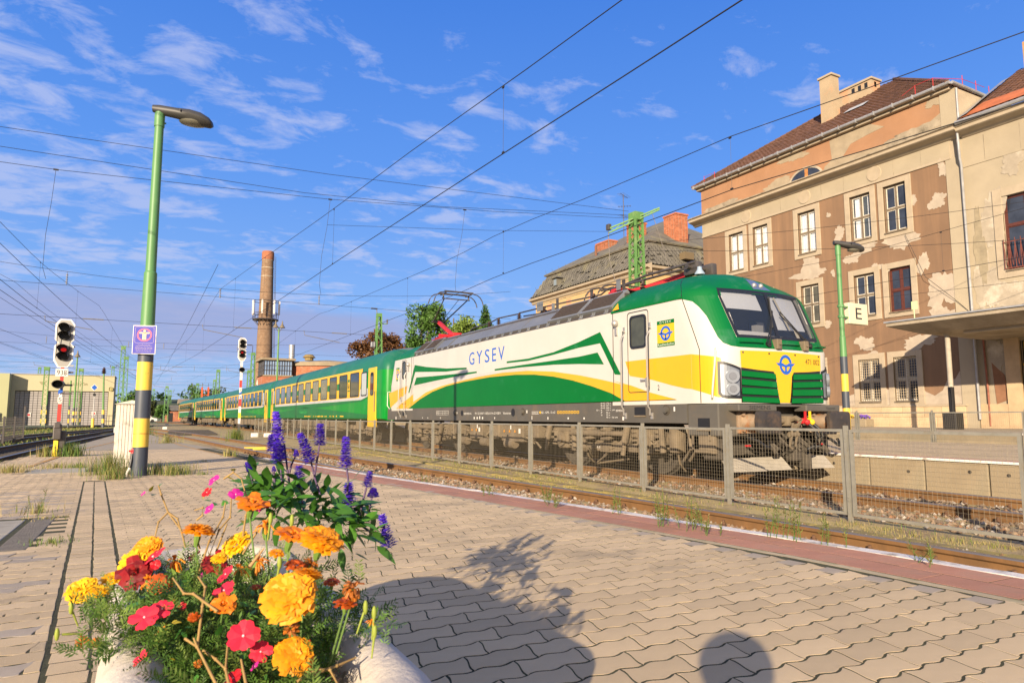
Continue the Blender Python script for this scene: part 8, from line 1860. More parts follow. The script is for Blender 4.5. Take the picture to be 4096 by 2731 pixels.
SPRIGS = [(0.189,1.208,0.741),(0.114,1.176,0.722),(0.134,1.443,0.803),(0.001,1.534,0.79),(0.315,1.48,0.798),(-0.028,1.25,0.787),(-0.004,1.617,0.79),(0.35,1.343,0.789),(0.142,1.157,0.775),(0.04,1.321,0.814),(0.04,1.198,0.794),(0.222,1.259,0.811),(0.22,1.046,0.764),(0.28,1.253,0.799),(-0.003,1.329,0.733),(0.069,1.318,0.775),(0.239,1.035,0.761),(0.063,1.324,0.755),(0.06,1.194,0.729),(0.048,1.356,0.815),(0.102,1.478,0.802),(0.285,1.181,0.795),(0.176,1.098,0.766),(0.126,1.602,0.797),(0.042,1.401,0.774),(0.115,1.303,0.781),(0.133,1.373,0.807),(-0.033,1.478,0.783),(0.336,1.11,0.77),(0.032,1.294,0.732),(0.071,1.258,0.736),(0.223,1.202,0.754),(0.068,1.202,0.769),(0.126,1.22,0.741),(0.041,1.214,0.722),(0.177,1.435,0.799),(0.114,1.207,0.737),(0.289,1.268,0.799),(0.225,1.099,0.75),(0.341,1.136,0.786),(0.344,1.18,0.783),(0.216,1.1,0.77),(0.263,1.185,0.77),(0.099,1.28,0.759),(0.179,1.101,0.778),(-0.024,1.389,0.788),(0.007,1.293,0.756),(0.079,1.265,0.769),(0.031,1.294,0.811),(0.283,1.165,0.817),(0.233,1.567,0.808),(0.063,1.337,0.759),(0.297,1.253,0.785),(0.199,1.228,0.814),(0.185,1.275,0.761),(0.06,1.117,0.759),(-0.045,1.346,0.775),(-0.03,1.366,0.754),(0.075,1.276,0.805),(0.039,1.169,0.732),(0.208,1.455,0.789),(0.132,1.268,0.803),(0.034,1.259,0.805),(0.188,1.22,0.801),(0.233,1.043,0.766),(0.171,1.453,0.79),(0.29,1.318,0.812),(0.039,1.27,0.774),(0.202,1.225,0.764),(0.041,1.264,0.791),(0.04,1.285,0.786),(0.07,1.24,0.749),(0.113,1.22,0.713),(0.27,1.227,0.792),(0.223,1.167,0.77),(0.331,1.187,0.803),(0.039,1.155,0.763),(-0.031,1.359,0.788),(0.135,1.29,0.816),(0.156,1.097,0.765),(0.013,1.283,0.73),(0.007,1.352,0.748),(0.276,1.456,0.814),(0.182,1.218,0.809),(-0.047,1.345,0.815),(0.219,1.056,0.754),(0.11,1.389,0.801),(0.12,1.131,0.736),(-0.024,1.303,0.769),(0.322,1.152,0.776),(0.025,1.256,0.791),(0.236,1.132,0.801),(0.011,1.419,0.793),(-0.011,1.3,0.751),(0.207,1.463,0.793),(0.136,1.396,0.794),(0.194,1.253,0.812),(0.056,1.24,0.778),(0.099,1.631,0.798),(0.19,1.137,0.749),(0.241,1.186,0.813),(0.113,1.122,0.774),(0.116,1.184,0.73),(0.097,1.228,0.806),(0.081,1.396,0.786),(0.033,1.551,0.814),(0.011,1.255,0.808),(0.36,1.264,0.786),(0.212,1.161,0.765),(0.235,1.36,0.798),(0.277,1.405,0.816),(-0.067,1.482,0.781),(0.075,1.391,0.805),(0.036,1.281,0.745),(0.201,1.129,0.722),(0.091,1.083,0.75),(0.142,1.261,0.818),(0.115,1.085,0.752),(0.021,1.33,0.804),(0.142,1.302,0.797),(-0.047,1.399,0.766),(0.163,1.104,0.753),(0.124,1.217,0.783),(0.193,1.228,0.738),(0.047,1.374,0.781),(0.239,1.088,0.753),(0.097,1.21,0.788),(0.034,1.308,0.815),(0.106,1.415,0.796),(0.153,1.167,0.727),(0.247,1.161,0.78),(0.286,1.201,0.747),(0.259,1.393,0.794),(0.09,1.526,0.821),(-0.024,1.53,0.799),(0.237,1.106,0.8),(0.071,1.266,0.718),(0.209,1.402,0.807),(0.07,1.304,0.821),(0.169,1.188,0.732),(-0.049,1.288,0.798),(0.245,1.286,0.777),(0.05,1.188,0.735),(0.108,1.336,0.784),(0.348,1.197,0.766),(0.227,1.601,0.8),(0.177,1.296,0.775),(0.093,1.458,0.812),(-0.003,1.284,0.786),(0.278,1.342,0.809),(0.186,1.219,0.811),(0.294,1.293,0.798),(0.201,1.451,0.81),(0.048,1.353,0.801),(0.247,1.316,0.781),(0.216,1.17,0.762),(0.286,1.254,0.799),(0.209,1.169,0.795),(0.069,1.303,0.767),(0.262,1.367,0.79),(0.03,1.188,0.776),(0.256,1.214,0.744),(0.129,1.116,0.747),(0.097,1.554,0.802),(0.184,1.222,0.813),(0.223,1.22,0.773),(0.071,1.146,0.75),(0.048,1.478,0.8),(0.18,1.119,0.763),(0.243,1.224,0.799),(0.135,1.12,0.743),(0.035,1.348,0.754),(-0.042,1.343,0.776),(0.177,1.22,0.759),(0.128,1.243,0.721),(0.051,1.232,0.733),(0.211,1.123,0.742),(-0.023,1.244,0.788),(0.251,1.18,0.741),(0.276,1.188,0.739),(0.168,1.057,0.747),(-0.003,1.382,0.802),(0.197,1.094,0.772),(0.087,1.243,0.788),(-0.039,1.299,0.78),(0.229,1.274,0.771),(0.237,1.11,0.766),(-0.042,1.334,0.796),(0.222,1.083,0.738),(0.038,1.334,0.781),(0.014,1.208,0.783),(0.117,1.152,0.721),(0.075,1.113,0.751),(0.062,1.137,0.768),(0.253,1.184,0.819),(0.019,1.317,0.797),(0.176,1.601,0.819),(0.147,1.585,0.816),(0.082,1.201,0.752),(0.169,1.156,0.727),(0.094,1.231,0.722),(0.356,1.27,0.783),(0.224,1.052,0.752),(0.284,1.283,0.779),(0.106,1.419,0.805),(0.035,1.205,0.781),(-0.018,1.289,0.808),(0.08,1.242,0.716),(0.212,1.48,0.815),(0.114,1.463,0.796),(0.071,1.165,0.765),(0.137,1.166,0.715),(0.205,1.257,0.805),(0.128,1.303,0.758),(0.015,1.259,0.788),(0.143,1.134,0.772),(0.114,1.135,0.78),(0.265,1.223,0.796),(0.166,1.094,0.768),(0.08,1.286,0.82),(0.042,1.35,0.787),(0.344,1.209,0.8),(0.227,1.163,0.708),(-0.064,1.42,0.784),(0.159,1.359,0.784),(0.043,1.334,0.768),(-0.036,1.417,0.804),(0.188,1.443,0.807),(0.074,1.655,0.794),(0.026,1.505,0.795)]
LEAVES = [((0.149,1.206,0.824),0.018,'i'),((0.171,1.171,0.819),0.015,'i'),((0.113,1.133,0.799),0.019,'i'),((0.113,1.101,0.782),0.019,'i'),((0.126,1.131,0.803),0.014,'i'),((0.141,1.085,0.782),0.016,'i'),((0.067,1.168,0.806),0.02,'i'),((0.04,1.177,0.803),0.014,'i'),((0.044,1.161,0.795),0.016,'i'),((0.067,1.162,0.803),0.014,'i'),((0.096,1.095,0.775),0.011,'i'),((0.085,1.078,0.766),0.013,'i'),((0.166,1.033,0.766),0.011,'i'),((0.176,1.037,0.769),0.009,'i'),((0.169,1.252,0.826),0.016,'i'),((0.158,1.284,0.826),0.014,'i'),((0.179,1.273,0.826),0.016,'i'),((0.074,1.406,0.826),0.031,'i'),((0.045,1.503,0.827),0.021,'i'),((0.029,1.457,0.826),0.017,'i'),((0.122,1.112,0.79),0.014,'i'),((0.178,1.208,0.827),0.015,'i'),((0.177,1.066,0.782),0.014,'i'),((0.014,1.154,0.782),0.014,'i'),((0.028,1.131,0.775),0.011,'i'),((0.056,1.119,0.776),0.011,'i'),((0.066,1.09,0.767),0.011,'i'),((0.009,1.287,0.825),0.023,'i'),((0.001,1.244,0.817),0.02,'i'),((0.013,1.323,0.826),0.018,'i'),((0.293,1.238,0.825),0.014,'i'),((0.031,1.195,0.811),0.014,'i'),((0.082,1.162,0.807),0.014,'i'),((0.053,1.186,0.812),0.014,'i'),((0.187,1.074,0.789),0.011,'i'),((0.194,1.073,0.79),0.01,'i'),((0.028,1.696,0.954),0.017,'l'),((0.047,1.684,0.959),0.019,'l'),((0.039,1.687,0.97),0.017,'l'),((0.02,1.699,0.959),0.016,'l'),((0.18,1.607,1.004),0.017,'l'),((0.166,1.617,0.99),0.021,'l'),((0.19,1.604,0.987),0.021,'l'),((0.176,1.613,0.977),0.021,'l'),((0.197,1.602,0.977),0.019,'l'),((0.169,1.622,0.939),0.021,'l'),((0.181,1.616,0.932),0.021,'l'),((0.163,1.627,0.922),0.021,'l'),((0.147,1.634,0.935),0.017,'l'),((0.143,1.641,0.894),0.021,'l'),((0.159,1.626,0.942),0.017,'l'),((0.197,1.612,0.898),0.017,'l'),((0.269,1.568,0.935),0.021,'l'),((0.263,1.571,0.942),0.017,'l'),((0.122,1.646,0.947),0.01,'l'),((0.138,1.638,0.939),0.016,'l'),((0.042,1.685,0.977),0.014,'l')]
SPIKES = [((0.344,2.023,0.999),(0.328,2.025,1.135),0.0175),((0.334,2.074,1.026),(0.328,2.083,1.07),0.0134),((0.334,1.978,1.001),(0.328,1.986,1.052),0.0157),((0.421,1.982,0.996),(0.391,2.0,1.074),0.016),((0.45,2.01,1.04),(0.451,2.013,1.101),0.0156),((0.497,1.892,0.986),(0.495,1.895,1.066),0.0157),((0.397,2.005,0.923),(0.395,2.011,0.983),0.0175),((0.535,1.987,0.855),(0.531,1.99,0.933),0.0186),((0.542,1.845,0.933),(0.552,1.846,0.973),0.0126),((0.558,1.839,0.907),(0.562,1.846,0.928),0.0105),((0.603,1.832,0.774),(0.585,1.843,0.857),0.0161),((0.265,2.017,0.975),(0.256,2.031,0.995),0.006),((0.311,2.049,0.958),(0.31,2.06,0.969),0.0053),((0.338,2.077,0.966),(0.338,2.087,0.978),0.0042),((0.375,1.952,1.016),(0.375,1.962,1.029),0.0054)]
SSTEMS = [[(0.347,2.032,0.998),(0.352,2.036,0.946),(0.363,2.035,0.905)],[(0.354,2.023,1.045),(0.368,2.026,0.957),(0.379,2.027,0.905)],[(0.423,1.992,0.995),(0.436,1.991,0.946),(0.451,1.989,0.902)],[(0.442,1.976,1.042),(0.437,1.986,0.986),(0.434,1.993,0.946)],[(0.512,1.946,0.983),(0.519,1.947,0.94),(0.518,1.952,0.905)],[(0.4,2.014,0.922),(0.409,2.015,0.876),(0.416,2.016,0.832)],[(0.526,1.954,0.861),(0.529,1.957,0.817),(0.532,1.958,0.8)],[(0.566,1.924,0.925),(0.558,1.934,0.882),(0.553,1.942,0.844)],[(0.581,1.92,0.898),(0.575,1.928,0.852),(0.572,1.934,0.826)],[(0.602,1.922,0.785),(0.581,1.932,0.797),(0.562,1.941,0.812)],[(0.272,2.076,0.97),(0.283,2.075,0.928),(0.291,2.074,0.911)],[(0.31,2.057,0.96),(0.317,2.055,0.946),(0.323,2.053,0.934)],[(0.332,2.044,0.969),(0.334,2.045,0.951),(0.336,2.046,0.934)],[(0.385,2.01,1.013),(0.375,2.019,0.986),(0.371,2.024,0.963)]]
M_plant = mat('planter_stone', (.52, .465, .395), .85, var=.05, vs_=6, bump=.25, bs=90, dirt=((.40, .35, .29), 7, .56, .74), fleck=((.35, .31, .27), 130, .4))
M_soil = mat('planter_soil', (.035, .022, .014), .98, var=.4, vs_=40, bump=.9, bs=90)
pl = thing('stone_planter', 'long white stone planter with a thick rolled rim in the foreground', 'planter', (.175, 1.47, .4))
def rr3(ins, z, x0=-.045, x1=.395, y0=.80, y1=2.16, r=.19, n=8): k = rrect(x0 + ins, x1 - ins, y0 + ins, y1 - ins, max(.04, r - ins), n); return [(x, y, z) for x, y in k]
b = MB(); prof_ = [(.10, .40), (.075, .46), (.045, .58), (.018, .655), (.002, .69), (.0, .715), (.008, .742), (.028, .760), (.052, .766), (.078, .760), (.098, .742), (.108, .715), (.112, .67), (.118, .60)]
for ins, z in prof_: b.v += rr3(ins, z)
n = 36
for i in range(len(prof_) - 1):
 for j in range(n): b.f.append((i * n + j, i * n + (j + 1) % n, (i + 1) * n + (j + 1) % n, (i + 1) * n + j)); b.m.append(0)
b.build('planter_body', M_plant, pl, smooth=60)
b = MB(); k = rr3(.112, .672); b.v = k + [(.175 + .05 * math.cos(a), 1.47 + .3 * math.sin(a), .70) for a in np.linspace(0, 6.2832, 37)[:-1]]; b.add([], []); b.f = ring_poly(range(36), range(36, 72)) + [tuple(range(36, 72))]; b.m = [0] * len(b.f); b.build('soil', M_soil, pl)
def petalm(nm, c, k=.2, tr=.3, rough=.55): return mat(nm, c, rough, var=.12, vs_=60, island=k, trans=tr)
PM = {'P': petalm('petal_orange_yellow', (.86, .34, .004)), 'Y': petalm('petal_yellow', (.88, .50, .004)), 'S': petalm('petal_orange', (.78, .22, .004)), 'K': petalm('petal_loose_orange', (.80, .26, .006)), 'R': petalm('petal_red_orange', (.52, .09, .006), .4), 'D': petalm('petal_dark_red', (.26, .008, .008), .45), 'B': petalm('petal_withered', (.42, .13, .012), .45), 'I': petalm('petal_coral', (.72, .022, .055), .12, .25), 'J': petalm('petal_red', (.55, .008, .016), .15, .25), 'G': petalm('petal_magenta', (.62, .022, .30), .15, .3)}
M_eye = mat('flower_eye_pale', (.75, .45, .48), .6); M_cal = mat('calyx_green', (.16, .27, .045), .6, trans=.2); M_bud = mat('bud_yellow_green', (.30, .36, .05), .6, trans=.2)
def petal(b, r0, r1, w, az, el, curl, r, z0=0.):
 """curved ruffled petal in a flower of unit radius whose axis is +Z"""
 ca, sa, ce, se = math.cos(az), math.sin(az), math.cos(el), math.sin(el)
 pts = []
 for i, t in enumerate((0, .55, 1)):
  rad = r0 + (r1 - r0) * t; ww = w * (.45, 1.0, .85)[i]; lift = (0, .10, .10 - curl)[i]
  for j, s_ in enumerate((-1, 0, 1)):
   l = lift + (0.05 if j == 1 else -.0) * (1 if i else 0) + (r.uniform(-.05, .05) if i == 2 else 0); rr = rad + (.05 if (i == 2 and j != 1) else 0) * r.uniform(-1, 1)
   x, y, z = rr * ce - l * se, s_ * ww, rr * se + l * ce
   pts.append((x * ca - y * sa, x * sa + y * ca, z + z0))
 b.add(pts, [(0, 1, 4, 3), (1, 2, 5, 4), (3, 4, 7, 6), (4, 5, 8, 7)])
def stem_calyx(b, mi=1):
 b.mi = mi; b.lathe([(.06, -.95), (.13, -.85), (.20, -.5), (.22, -.25), (.12, -.1)], (0, 0, 0), 8); b.mi = 0
def pompom(seed, rings=((-.12, 15, 1.0), (.12, 15, .97), (.36, 14, .92), (.6, 12, .85), (.84, 10, .78), (1.1, 7, .70), (1.35, 4, .62)), w=.2, zs=.62, cal=True):
 r = random.Random(seed); b = MB()
 for el, k, rad in rings:
  for i in range(k): petal(b, .25, rad * r.uniform(.92, 1.05), w * r.uniform(.85, 1.2), 2 * math.pi * (i + r.uniform(-.25, .25)) / k + el * 3, el + r.uniform(-.08, .08), r.uniform(.05, .22), r)
 b.v = [(x, y, z * zs + .05) for x, y, z in b.v]
 if cal: stem_calyx(b)
 return b
def single(seed, k=9, droop=0., w=.34, center=True):
 r = random.Random(seed); b = MB()
 for q in (0, 1):
  for i in range(k): petal(b, .08, r.uniform(.85, 1.05) * (1 - .25 * q), w * r.uniform(.8, 1.1), 2 * math.pi * (i + .5 * q + r.uniform(-.2, .2)) / k, .18 + .25 * q - droop + r.uniform(-.12, .12), r.uniform(.05, .2) + droop * .3, r)
 if center:
  for i in range(14): a, e = r.uniform(0, 6.28), r.uniform(.5, 1.4); petal(b, .02, .32, .06, a, e, .02, r)
 stem_calyx(b); return b
def spidery(seed):
 r = random.Random(seed); b = MB()
 for i in range(9): petal(b, .1, r.uniform(.8, 1.3), .10, r.uniform(-1.6, 1.6), r.uniform(-.7, .5), r.uniform(.1, .4), r)
 for i in range(16): petal(b, .05, .45, .07, r.uniform(0, 6.28), r.uniform(.4, 1.4), .05, r)
 b.mi = 1; b.lathe([(.1, -1.5), (.26, -1.2), (.32, -.7), (.24, -.15), (.15, 0)], (0, 0, 0), 8); b.mi = 0; return b
def withered(seed):
 r = random.Random(seed); b = MB()
 for el, k in ((-.9, 12), (-.5, 12), (-.1, 11), (.4, 9), (.9, 6)):
  for i in range(k): petal(b, .2, r.uniform(.75, 1.0), .13, r.uniform(0, 6.28), el + r.uniform(-.2, .2), r.uniform(.15, .45), r)
 b.v = [(x * .9, y * .9, z * .9) for x, y, z in b.v]; stem_calyx(b); return b
def busy(seed):
 r = random.Random(seed); b = MB()
 for i in range(5):
  a = 2 * math.pi * i / 5 + r.uniform(-.12, .12); L = r.uniform(.92, 1.08); W = r.uniform(.46, .56); tl = r.uniform(-.1, .22); pts = []
  for u, v in ((.02, 0), (.3, -.55), (.65, -.95), (.93, -.70), (1.0, -.3), (.93, 0), (1.0, .3), (.93, .70), (.65, .95), (.3, .55)):
   x, y, z = u * L, v * W, .10 * u + tl * u * u - .10 * abs(v) * u + r.uniform(-.02, .02); pts.append((x * math.cos(a) - y * math.sin(a), x * math.sin(a) + y * math.cos(a), z + .012 * i))
  pts.append((.55 * L * math.cos(a), .55 * L * math.sin(a), .10 + tl * .3 + .012 * i)); b.add(pts, [(j, (j + 1) % 10, 10) for j in range(10)])
 b.mi = 2; b.sphere((0, 0, .08), .09, 8, 5); b.mi = 1; b.tube([(0, 0, 0), (.05, 0, -.5), (0, 0, -1.0)], .04, 5); b.mi = 0; return b
MESH = {}
for k in 'PYSKRDBIJG':
 for s_ in range(2):
  g_ = {'P': lambda s: pompom(s), 'Y': lambda s: pompom(s, w=.17), 'S': lambda s: single(s), 'K': lambda s: spidery(s), 'R': lambda s: pompom(s, ((-.1, 11, 1.0), (.25, 10, .85), (.7, 8, .7), (1.2, 5, .5)), .24, .7), 'D': lambda s: single(s, 9, .1, .36), 'B': lambda s: withered(s)}.get(k, lambda s: busy(s))(11 + s_)
  MESH[k, s_] = g_.mesh('flower_head', [PM[k], M_cal, M_eye], fix=False, smooth=None)
P_root = {'y': ('marigold_plant', 'yellow marigold plant spilling over the left rim of the planter', (.04, 1.45, .68)), 'o': ('marigold_plant', 'orange marigold plant with the largest round blooms at the right of the planter', (.22, 1.1, .68)), 'm': ('marigold_plant', 'red and yellow marigold plant in the middle of the planter', (.12, 1.3, .68)),
 'i': ('impatiens_plant', 'coral red impatiens plant low at the front of the planter', (.15, 1.05, .68)), 'l': ('impatiens_plant', 'leggy impatiens with bare tan stems and magenta blooms at the back', (.16, 1.6, .68)), 's': ('salvia_plant', 'violet blue salvia with tall flower spikes at the far end of the planter', (.36, 1.98, .68))}
PT = {k: thing(a, l, 'flowering plant', p, 'flowers in the stone planter') for k, (a, l, p) in P_root.items()}
TOC = Vector((-.18, -.90, .40))
fr = random.Random(21); stem_b = {k: MB() for k in PT}
M_stem = mat('stem_green', (.13, .22, .05), .7, trans=.15); M_tan = mat('stem_tan', (.34, .215, .07), .7, var=.15, vs_=30, trans=.1)
for kind, p, rad, pt, tl in FLOWERS:
 ax = {'c': Vector((-.15, -.72, .68)), 'u': Vector((.05, -.22, .97)), 'l': Vector((-.45, -.45, .77)), 's': Vector((-.6, -.25, .7)), 'd': Vector((-.2, -.75, -.35))}[tl] + Vector((fr.uniform(-.2, .2), fr.uniform(-.2, .2), fr.uniform(-.1, .1)))
 ax.normalize(); q = ax.to_track_quat('Z', 'Y').to_euler(); q = (ax.to_track_quat('Z', 'Y') @ Matrix.Rotation(fr.uniform(0, 6.28), 3, 'Z').to_quaternion()).to_euler()
 o = inst('flower_head', MESH[kind, fr.randint(0, 1)], PT[pt], p, q, rad * (1.22 if kind in 'PYSDRK' else 1.12))
 if kind in 'PYSKRDB' and rad > .012:
  P0 = Vector(p) - ax * rad * .8; P2 = Vector(P_root[pt][2]).lerp(P0, .35); P2.z = .70
  b = MB(); b.tube([P0, P0.lerp(P2, .4) - Vector((0, 0, .01)) - ax * .01, P2], .0016, 6, .0022); b.build('stem', M_stem, PT[pt], smooth=60)
for s_ in STEMS:
 b = MB(); P = [Vector(q) for q in s_]; b.tube(P, .0022, 7, .0014)
 for q in P[1:-1]: b.sphere(q, .0028, 6, 4)
 b.build('bare_stem', M_tan, PT['l'], smooth=60)
# feathery marigold foliage
L_mar = [mat('marigold_leaf',(.07,.15,.02),.6,island=.4,trans=.25),mat('marigold_leaf_pale',(.14,.21,.035),.6,island=.35,trans=.3)]
def sprig(b, p, r):
 d = Vector((r.gauss(0, .8), r.gauss(-.4, .7), r.gauss(.5, .5))).normalized(); sd = d.cross(Vector((r.gauss(0, 1), r.gauss(0, 1), r.gauss(0, 1)))).normalized(); L = r.uniform(.028, .052); nrm = d.cross(sd)
 b.mi = 1 if r.random() < .35 else 0
 b.add([p - sd * .0008, p + sd * .0008, p + d * L + sd * .0004, p + d * L - sd * .0004], [(0, 1, 2, 3)])
 for k in range(7):
  t = .15 + .85 * k / 6; c = p + d * L * t
  for sg_ in (-1, 1):
   e = (sd * sg_ * .8 + d * .6 + nrm * r.uniform(-.3, .3)).normalized(); l = L * r.uniform(.28, .42) * (1.1 - .5 * t); w = d * l * .17
   b.add([c, c + e * l * .5 + w, c + e * l, c + e * l * .5 - w], [(0, 1, 2, 3)])
fol = {k: MB() for k in 'yom'}; r = random.Random(8)
for p in SPRIGS:
 k = 'y' if p[0] < .03 else ('o' if p[0] > .18 else 'm')
 for _ in range(5): sprig(fol[k], Vector(p) + Vector((r.gauss(0, .014), r.gauss(0, .02), r.gauss(-.005, .014))), r)
for _ in range(420):   # lower growth over the soil
 p = Vector((r.uniform(.06, .30), r.uniform(.95, 2.0), r.uniform(.68, .76))); sprig(fol['o' if p.x > .18 else 'm'], p, r)
for k in fol: fol[k].build('foliage', L_mar, PT[k], fix=False)
def leaf_mesh(L=1., W=.5, curl=.25, n=5, heart=False):
 b = MB(); v = []
 for i in range(n + 1):
  t = i / n; w = W / 2 * (math.sin(math.pi * min(1, t * 1.0) ** (.75 if not heart else .6)) + .02) ; z = -curl * t * t
  v += [(t * L, -w, z + .06 * w), (t * L, 0, z), (t * L, w, z + .06 * w)]
 b.add(v, [q for i in range(n) for q in ((3 * i, 3 * i + 1, 3 * i + 4, 3 * i + 3), (3 * i + 1, 3 * i + 2, 3 * i + 5, 3 * i + 4))]); return b
L_imp = mat('impatiens_leaf',(.07,.22,.03),.35,rnd=.45,trans=.25,var=.2,vs_=4); L_imy = mat('impatiens_leaf_yellow',(.45,.36,.03),.5,rnd=.2,trans=.25)
me_il = leaf_mesh(1, .62, .2, 5, True).mesh('leaf', L_imp, smooth=80, fix=False); me_iy = leaf_mesh(1, .6, .3, 5, True).mesh('leaf', L_imy, smooth=80, fix=False)
for p, s_, pt in LEAVES:
 e = Vector((r.gauss(0, .7), r.gauss(-.6, .4), r.gauss(.0, .5))).normalized(); q = e.to_track_quat('X', 'Z').to_euler()
 inst('leaf', me_iy if r.random() < (.3 if pt == 'l' else .1) else me_il, PT[pt], p, (q[0] + r.uniform(-.5, .5), q[1], q[2]), s_ * 1.0)
b = MB()   # dry brown debris and curled roots on the soil
for _ in range(90):
 p = Vector((r.uniform(.2, .3), r.uniform(.9, 1.15), r.uniform(.68, .74))); d = Vector((r.gauss(0, 1), r.gauss(0, 1), r.gauss(.3, .6))).normalized() * r.uniform(.01, .035); w = d.cross(Vector((0, 0, 1))).normalized() * .003; b.add([p - w, p + w, p + d + w, p + d - w], [(0, 1, 2, 3)])
tag(b.build('dry_litter', mat('dry_leaf', (.24, .14, .07), .9, island=.4), fix=False), 'dry brown leaf litter on the planter soil', kind='stuff')
for p, d, s_ in (((.17, 1.25, .87), (.6, .2, .7), .028),):
 b = MB(); a = Vector(p); dd = Vector(d).normalized(); b.tube([a, a + dd * s_ * .3, a + dd * s_ * .9, a + dd * s_ * 1.3], .0035, 7, .0012); b.build('seed_head', mat('seed_tan', (.42, .24, .10), .8), PT['o' if p[0] > .2 else 'i'], smooth=60)
for p, d in (((.30, 1.02, .835), (.35, .1, .9)), ((.315, 1.02, .825), (.1, .1, 1)), ((.31, 1.0, .805), (.1, 0, 1)), ((-.10, 1.38, .765), (-.9, -.2, .15)), ((-.09, 1.42, .79), (-.3, -.3, .9)), ((.2, 1.25, .94), (.1, 0, 1)), ((.235, 1.25, .935), (.2, 0, 1)), ((.2, 1.15, .885), (.1, -.1, 1))):
 b = MB(); a = Vector(p); dd = Vector(d).normalized(); b.tube([a - dd * .03, a - dd * .012, a], .0012, 7, .002); b.sphere(a + dd * .007, .0062, 8, 6, (.62, .62, 1.7)); b.build('bud', M_bud, PT['y' if p[0] < 0 else 'o'], smooth=60)
# salvia
L_sal = mat('salvia_leaf',(.065,.185,.022),.45,rnd=.45,trans=.28,var=.15,vs_=3); me_sl = leaf_mesh(1,.30,.35,6).mesh('leaf',L_sal,smooth=80,fix=False); me_sl2 = leaf_mesh(1,.34,.12,6).mesh('leaf',L_sal,smooth=80,fix=False)
for _ in range(290):
 x_ = .275 + .31 * r.random() ** 1.15; p = (x_, 2.12 - .28 * x_ + r.gauss(0, .075), .925 - .33 * (x_ - .28) + r.gauss(0, .036))
 out = Vector(p) - Vector((.40, 1.96, .86)); e = (out.normalized() * .9 + Vector((r.gauss(0, .6), r.gauss(-.2, .5), r.gauss(.05, .45)))).normalized(); q = e.to_track_quat('X', 'Z').to_euler()
 inst('leaf', me_sl if r.random() < .6 else me_sl2, PT['s'], Vector(p) - e * .02, (q[0] + r.uniform(-.6, .6), q[1], q[2]), r.uniform(.05, .086))
M_spk = [mat('salvia_violet', (.12, .04, .60), .55, island=.45, trans=.3), mat('salvia_pale', (.30, .22, .62), .55, island=.3, trans=.3), mat('salvia_purple_stem', (.10, .06, .13), .7)]
def spike(seed):
 r = random.Random(seed); b = MB(); b.mi = 2; b.tube([(0, 0, 0), (0, 0, 1)], .05, 5, .02); N_ = 13
 for k in range(N_):
  t = k / (N_ - 1); R_ = (.85 - .5 * t) * (1 if k % 2 else .85)
  for j in range(7):
   a = 2 * math.pi * (j + r.uniform(-.3, .3)) / 7 + k * .5; rr = R_ * r.uniform(.75, 1.15); c = Vector((math.cos(a), math.sin(a), 0)); s_ = Vector((-c.y, c.x, 0)); z = t * .94 + r.uniform(-.02, .02)
   # x,y scaled by the spike radius, z by its length
   b.mi = 1; p0, p1 = c * .08, c * rr * .6; up = Vector((0, 0, .022))
   b.add([p0 + Vector((0, 0, z)) - s_ * .08, p0 + Vector((0, 0, z)) + s_ * .08, p1 + s_ * .1 + Vector((0, 0, z)) + up, p1 - s_ * .1 + Vector((0, 0, z)) + up], [(0, 1, 2, 3)])
   b.mi = 0 if r.random() > .14 else 1
   for sg_, dz in ((-1, -.012), (1, -.012), (0, .03)):
    q = p1 + s_ * sg_ * .14 + c * .05 + Vector((0, 0, z + dz * .4)); e = c * (rr - R_ * .35) * .9; b.add([q - s_ * .11, q + e * .5 - s_ * .24 + Vector((0, 0, dz)), q + e + Vector((0, 0, dz * 1.5)), q + e * .5 + s_ * .24 + Vector((0, 0, dz)), q + s_ * .11], [(0, 1, 2, 3, 4)])
 return b.mesh('flower_spike', M_spk, fix=False)
SPK = [spike(1), spike(2), spike(3)]
for i, (a, c_, w) in enumerate(SPIKES):
 A, C_ = Vector(a), Vector(c_); d = C_ - A; L = d.length; o = inst('flower_spike', SPK[i % 3], PT['s'], A, d.to_track_quat('Z', 'Y').to_euler(), (w * 1.6, w * 1.6, L))
for s_ in SSTEMS: b = MB(); b.tube([Vector(q) for q in s_], .0026, 6, .0032); b.build('stem', M_spk[2], PT['s'], smooth=60)
# ---- grass tufts and weeds
M_gr = [mat('grass_yellow_green', (.20, .22, .045), .7, island=.35, trans=.3), mat('grass_dry', (.34, .27, .11), .75, island=.3, trans=.3), mat('grass_green', (.09, .17, .03), .7, island=.35, trans=.3)]
def blades(b, cx, cy, z, n, h, spread, r, mix=(0, 0, 1, 2), w=.004):
 for _ in range(n):
  a = r.uniform(0, 6.283); q = abs(r.gauss(0, .5)) * spread; x, y = cx + q * math.cos(a), cy + q * math.sin(a); hh = h * r.uniform(.4, 1.1); la = r.uniform(0, 6.283); ln = r.uniform(.1, .7) * hh; wx, wy = w * math.cos(la + 1.57), w * math.sin(la + 1.57)
  b.mi = r.choice(mix)
  b.add([(x - wx, y - wy, z), (x + wx, y + wy, z), (x + ln * .35 * math.cos(la) + wx * .7, y + ln * .35 * math.sin(la) + wy * .7, z + hh * .6), (x + ln * .35 * math.cos(la) - wx * .7, y + ln * .35 * math.sin(la) - wy * .7, z + hh * .6), (x + ln * math.cos(la), y + ln * math.sin(la), z + hh)], [(0, 1, 2, 3), (3, 2, 4)])
r = random.Random(31)
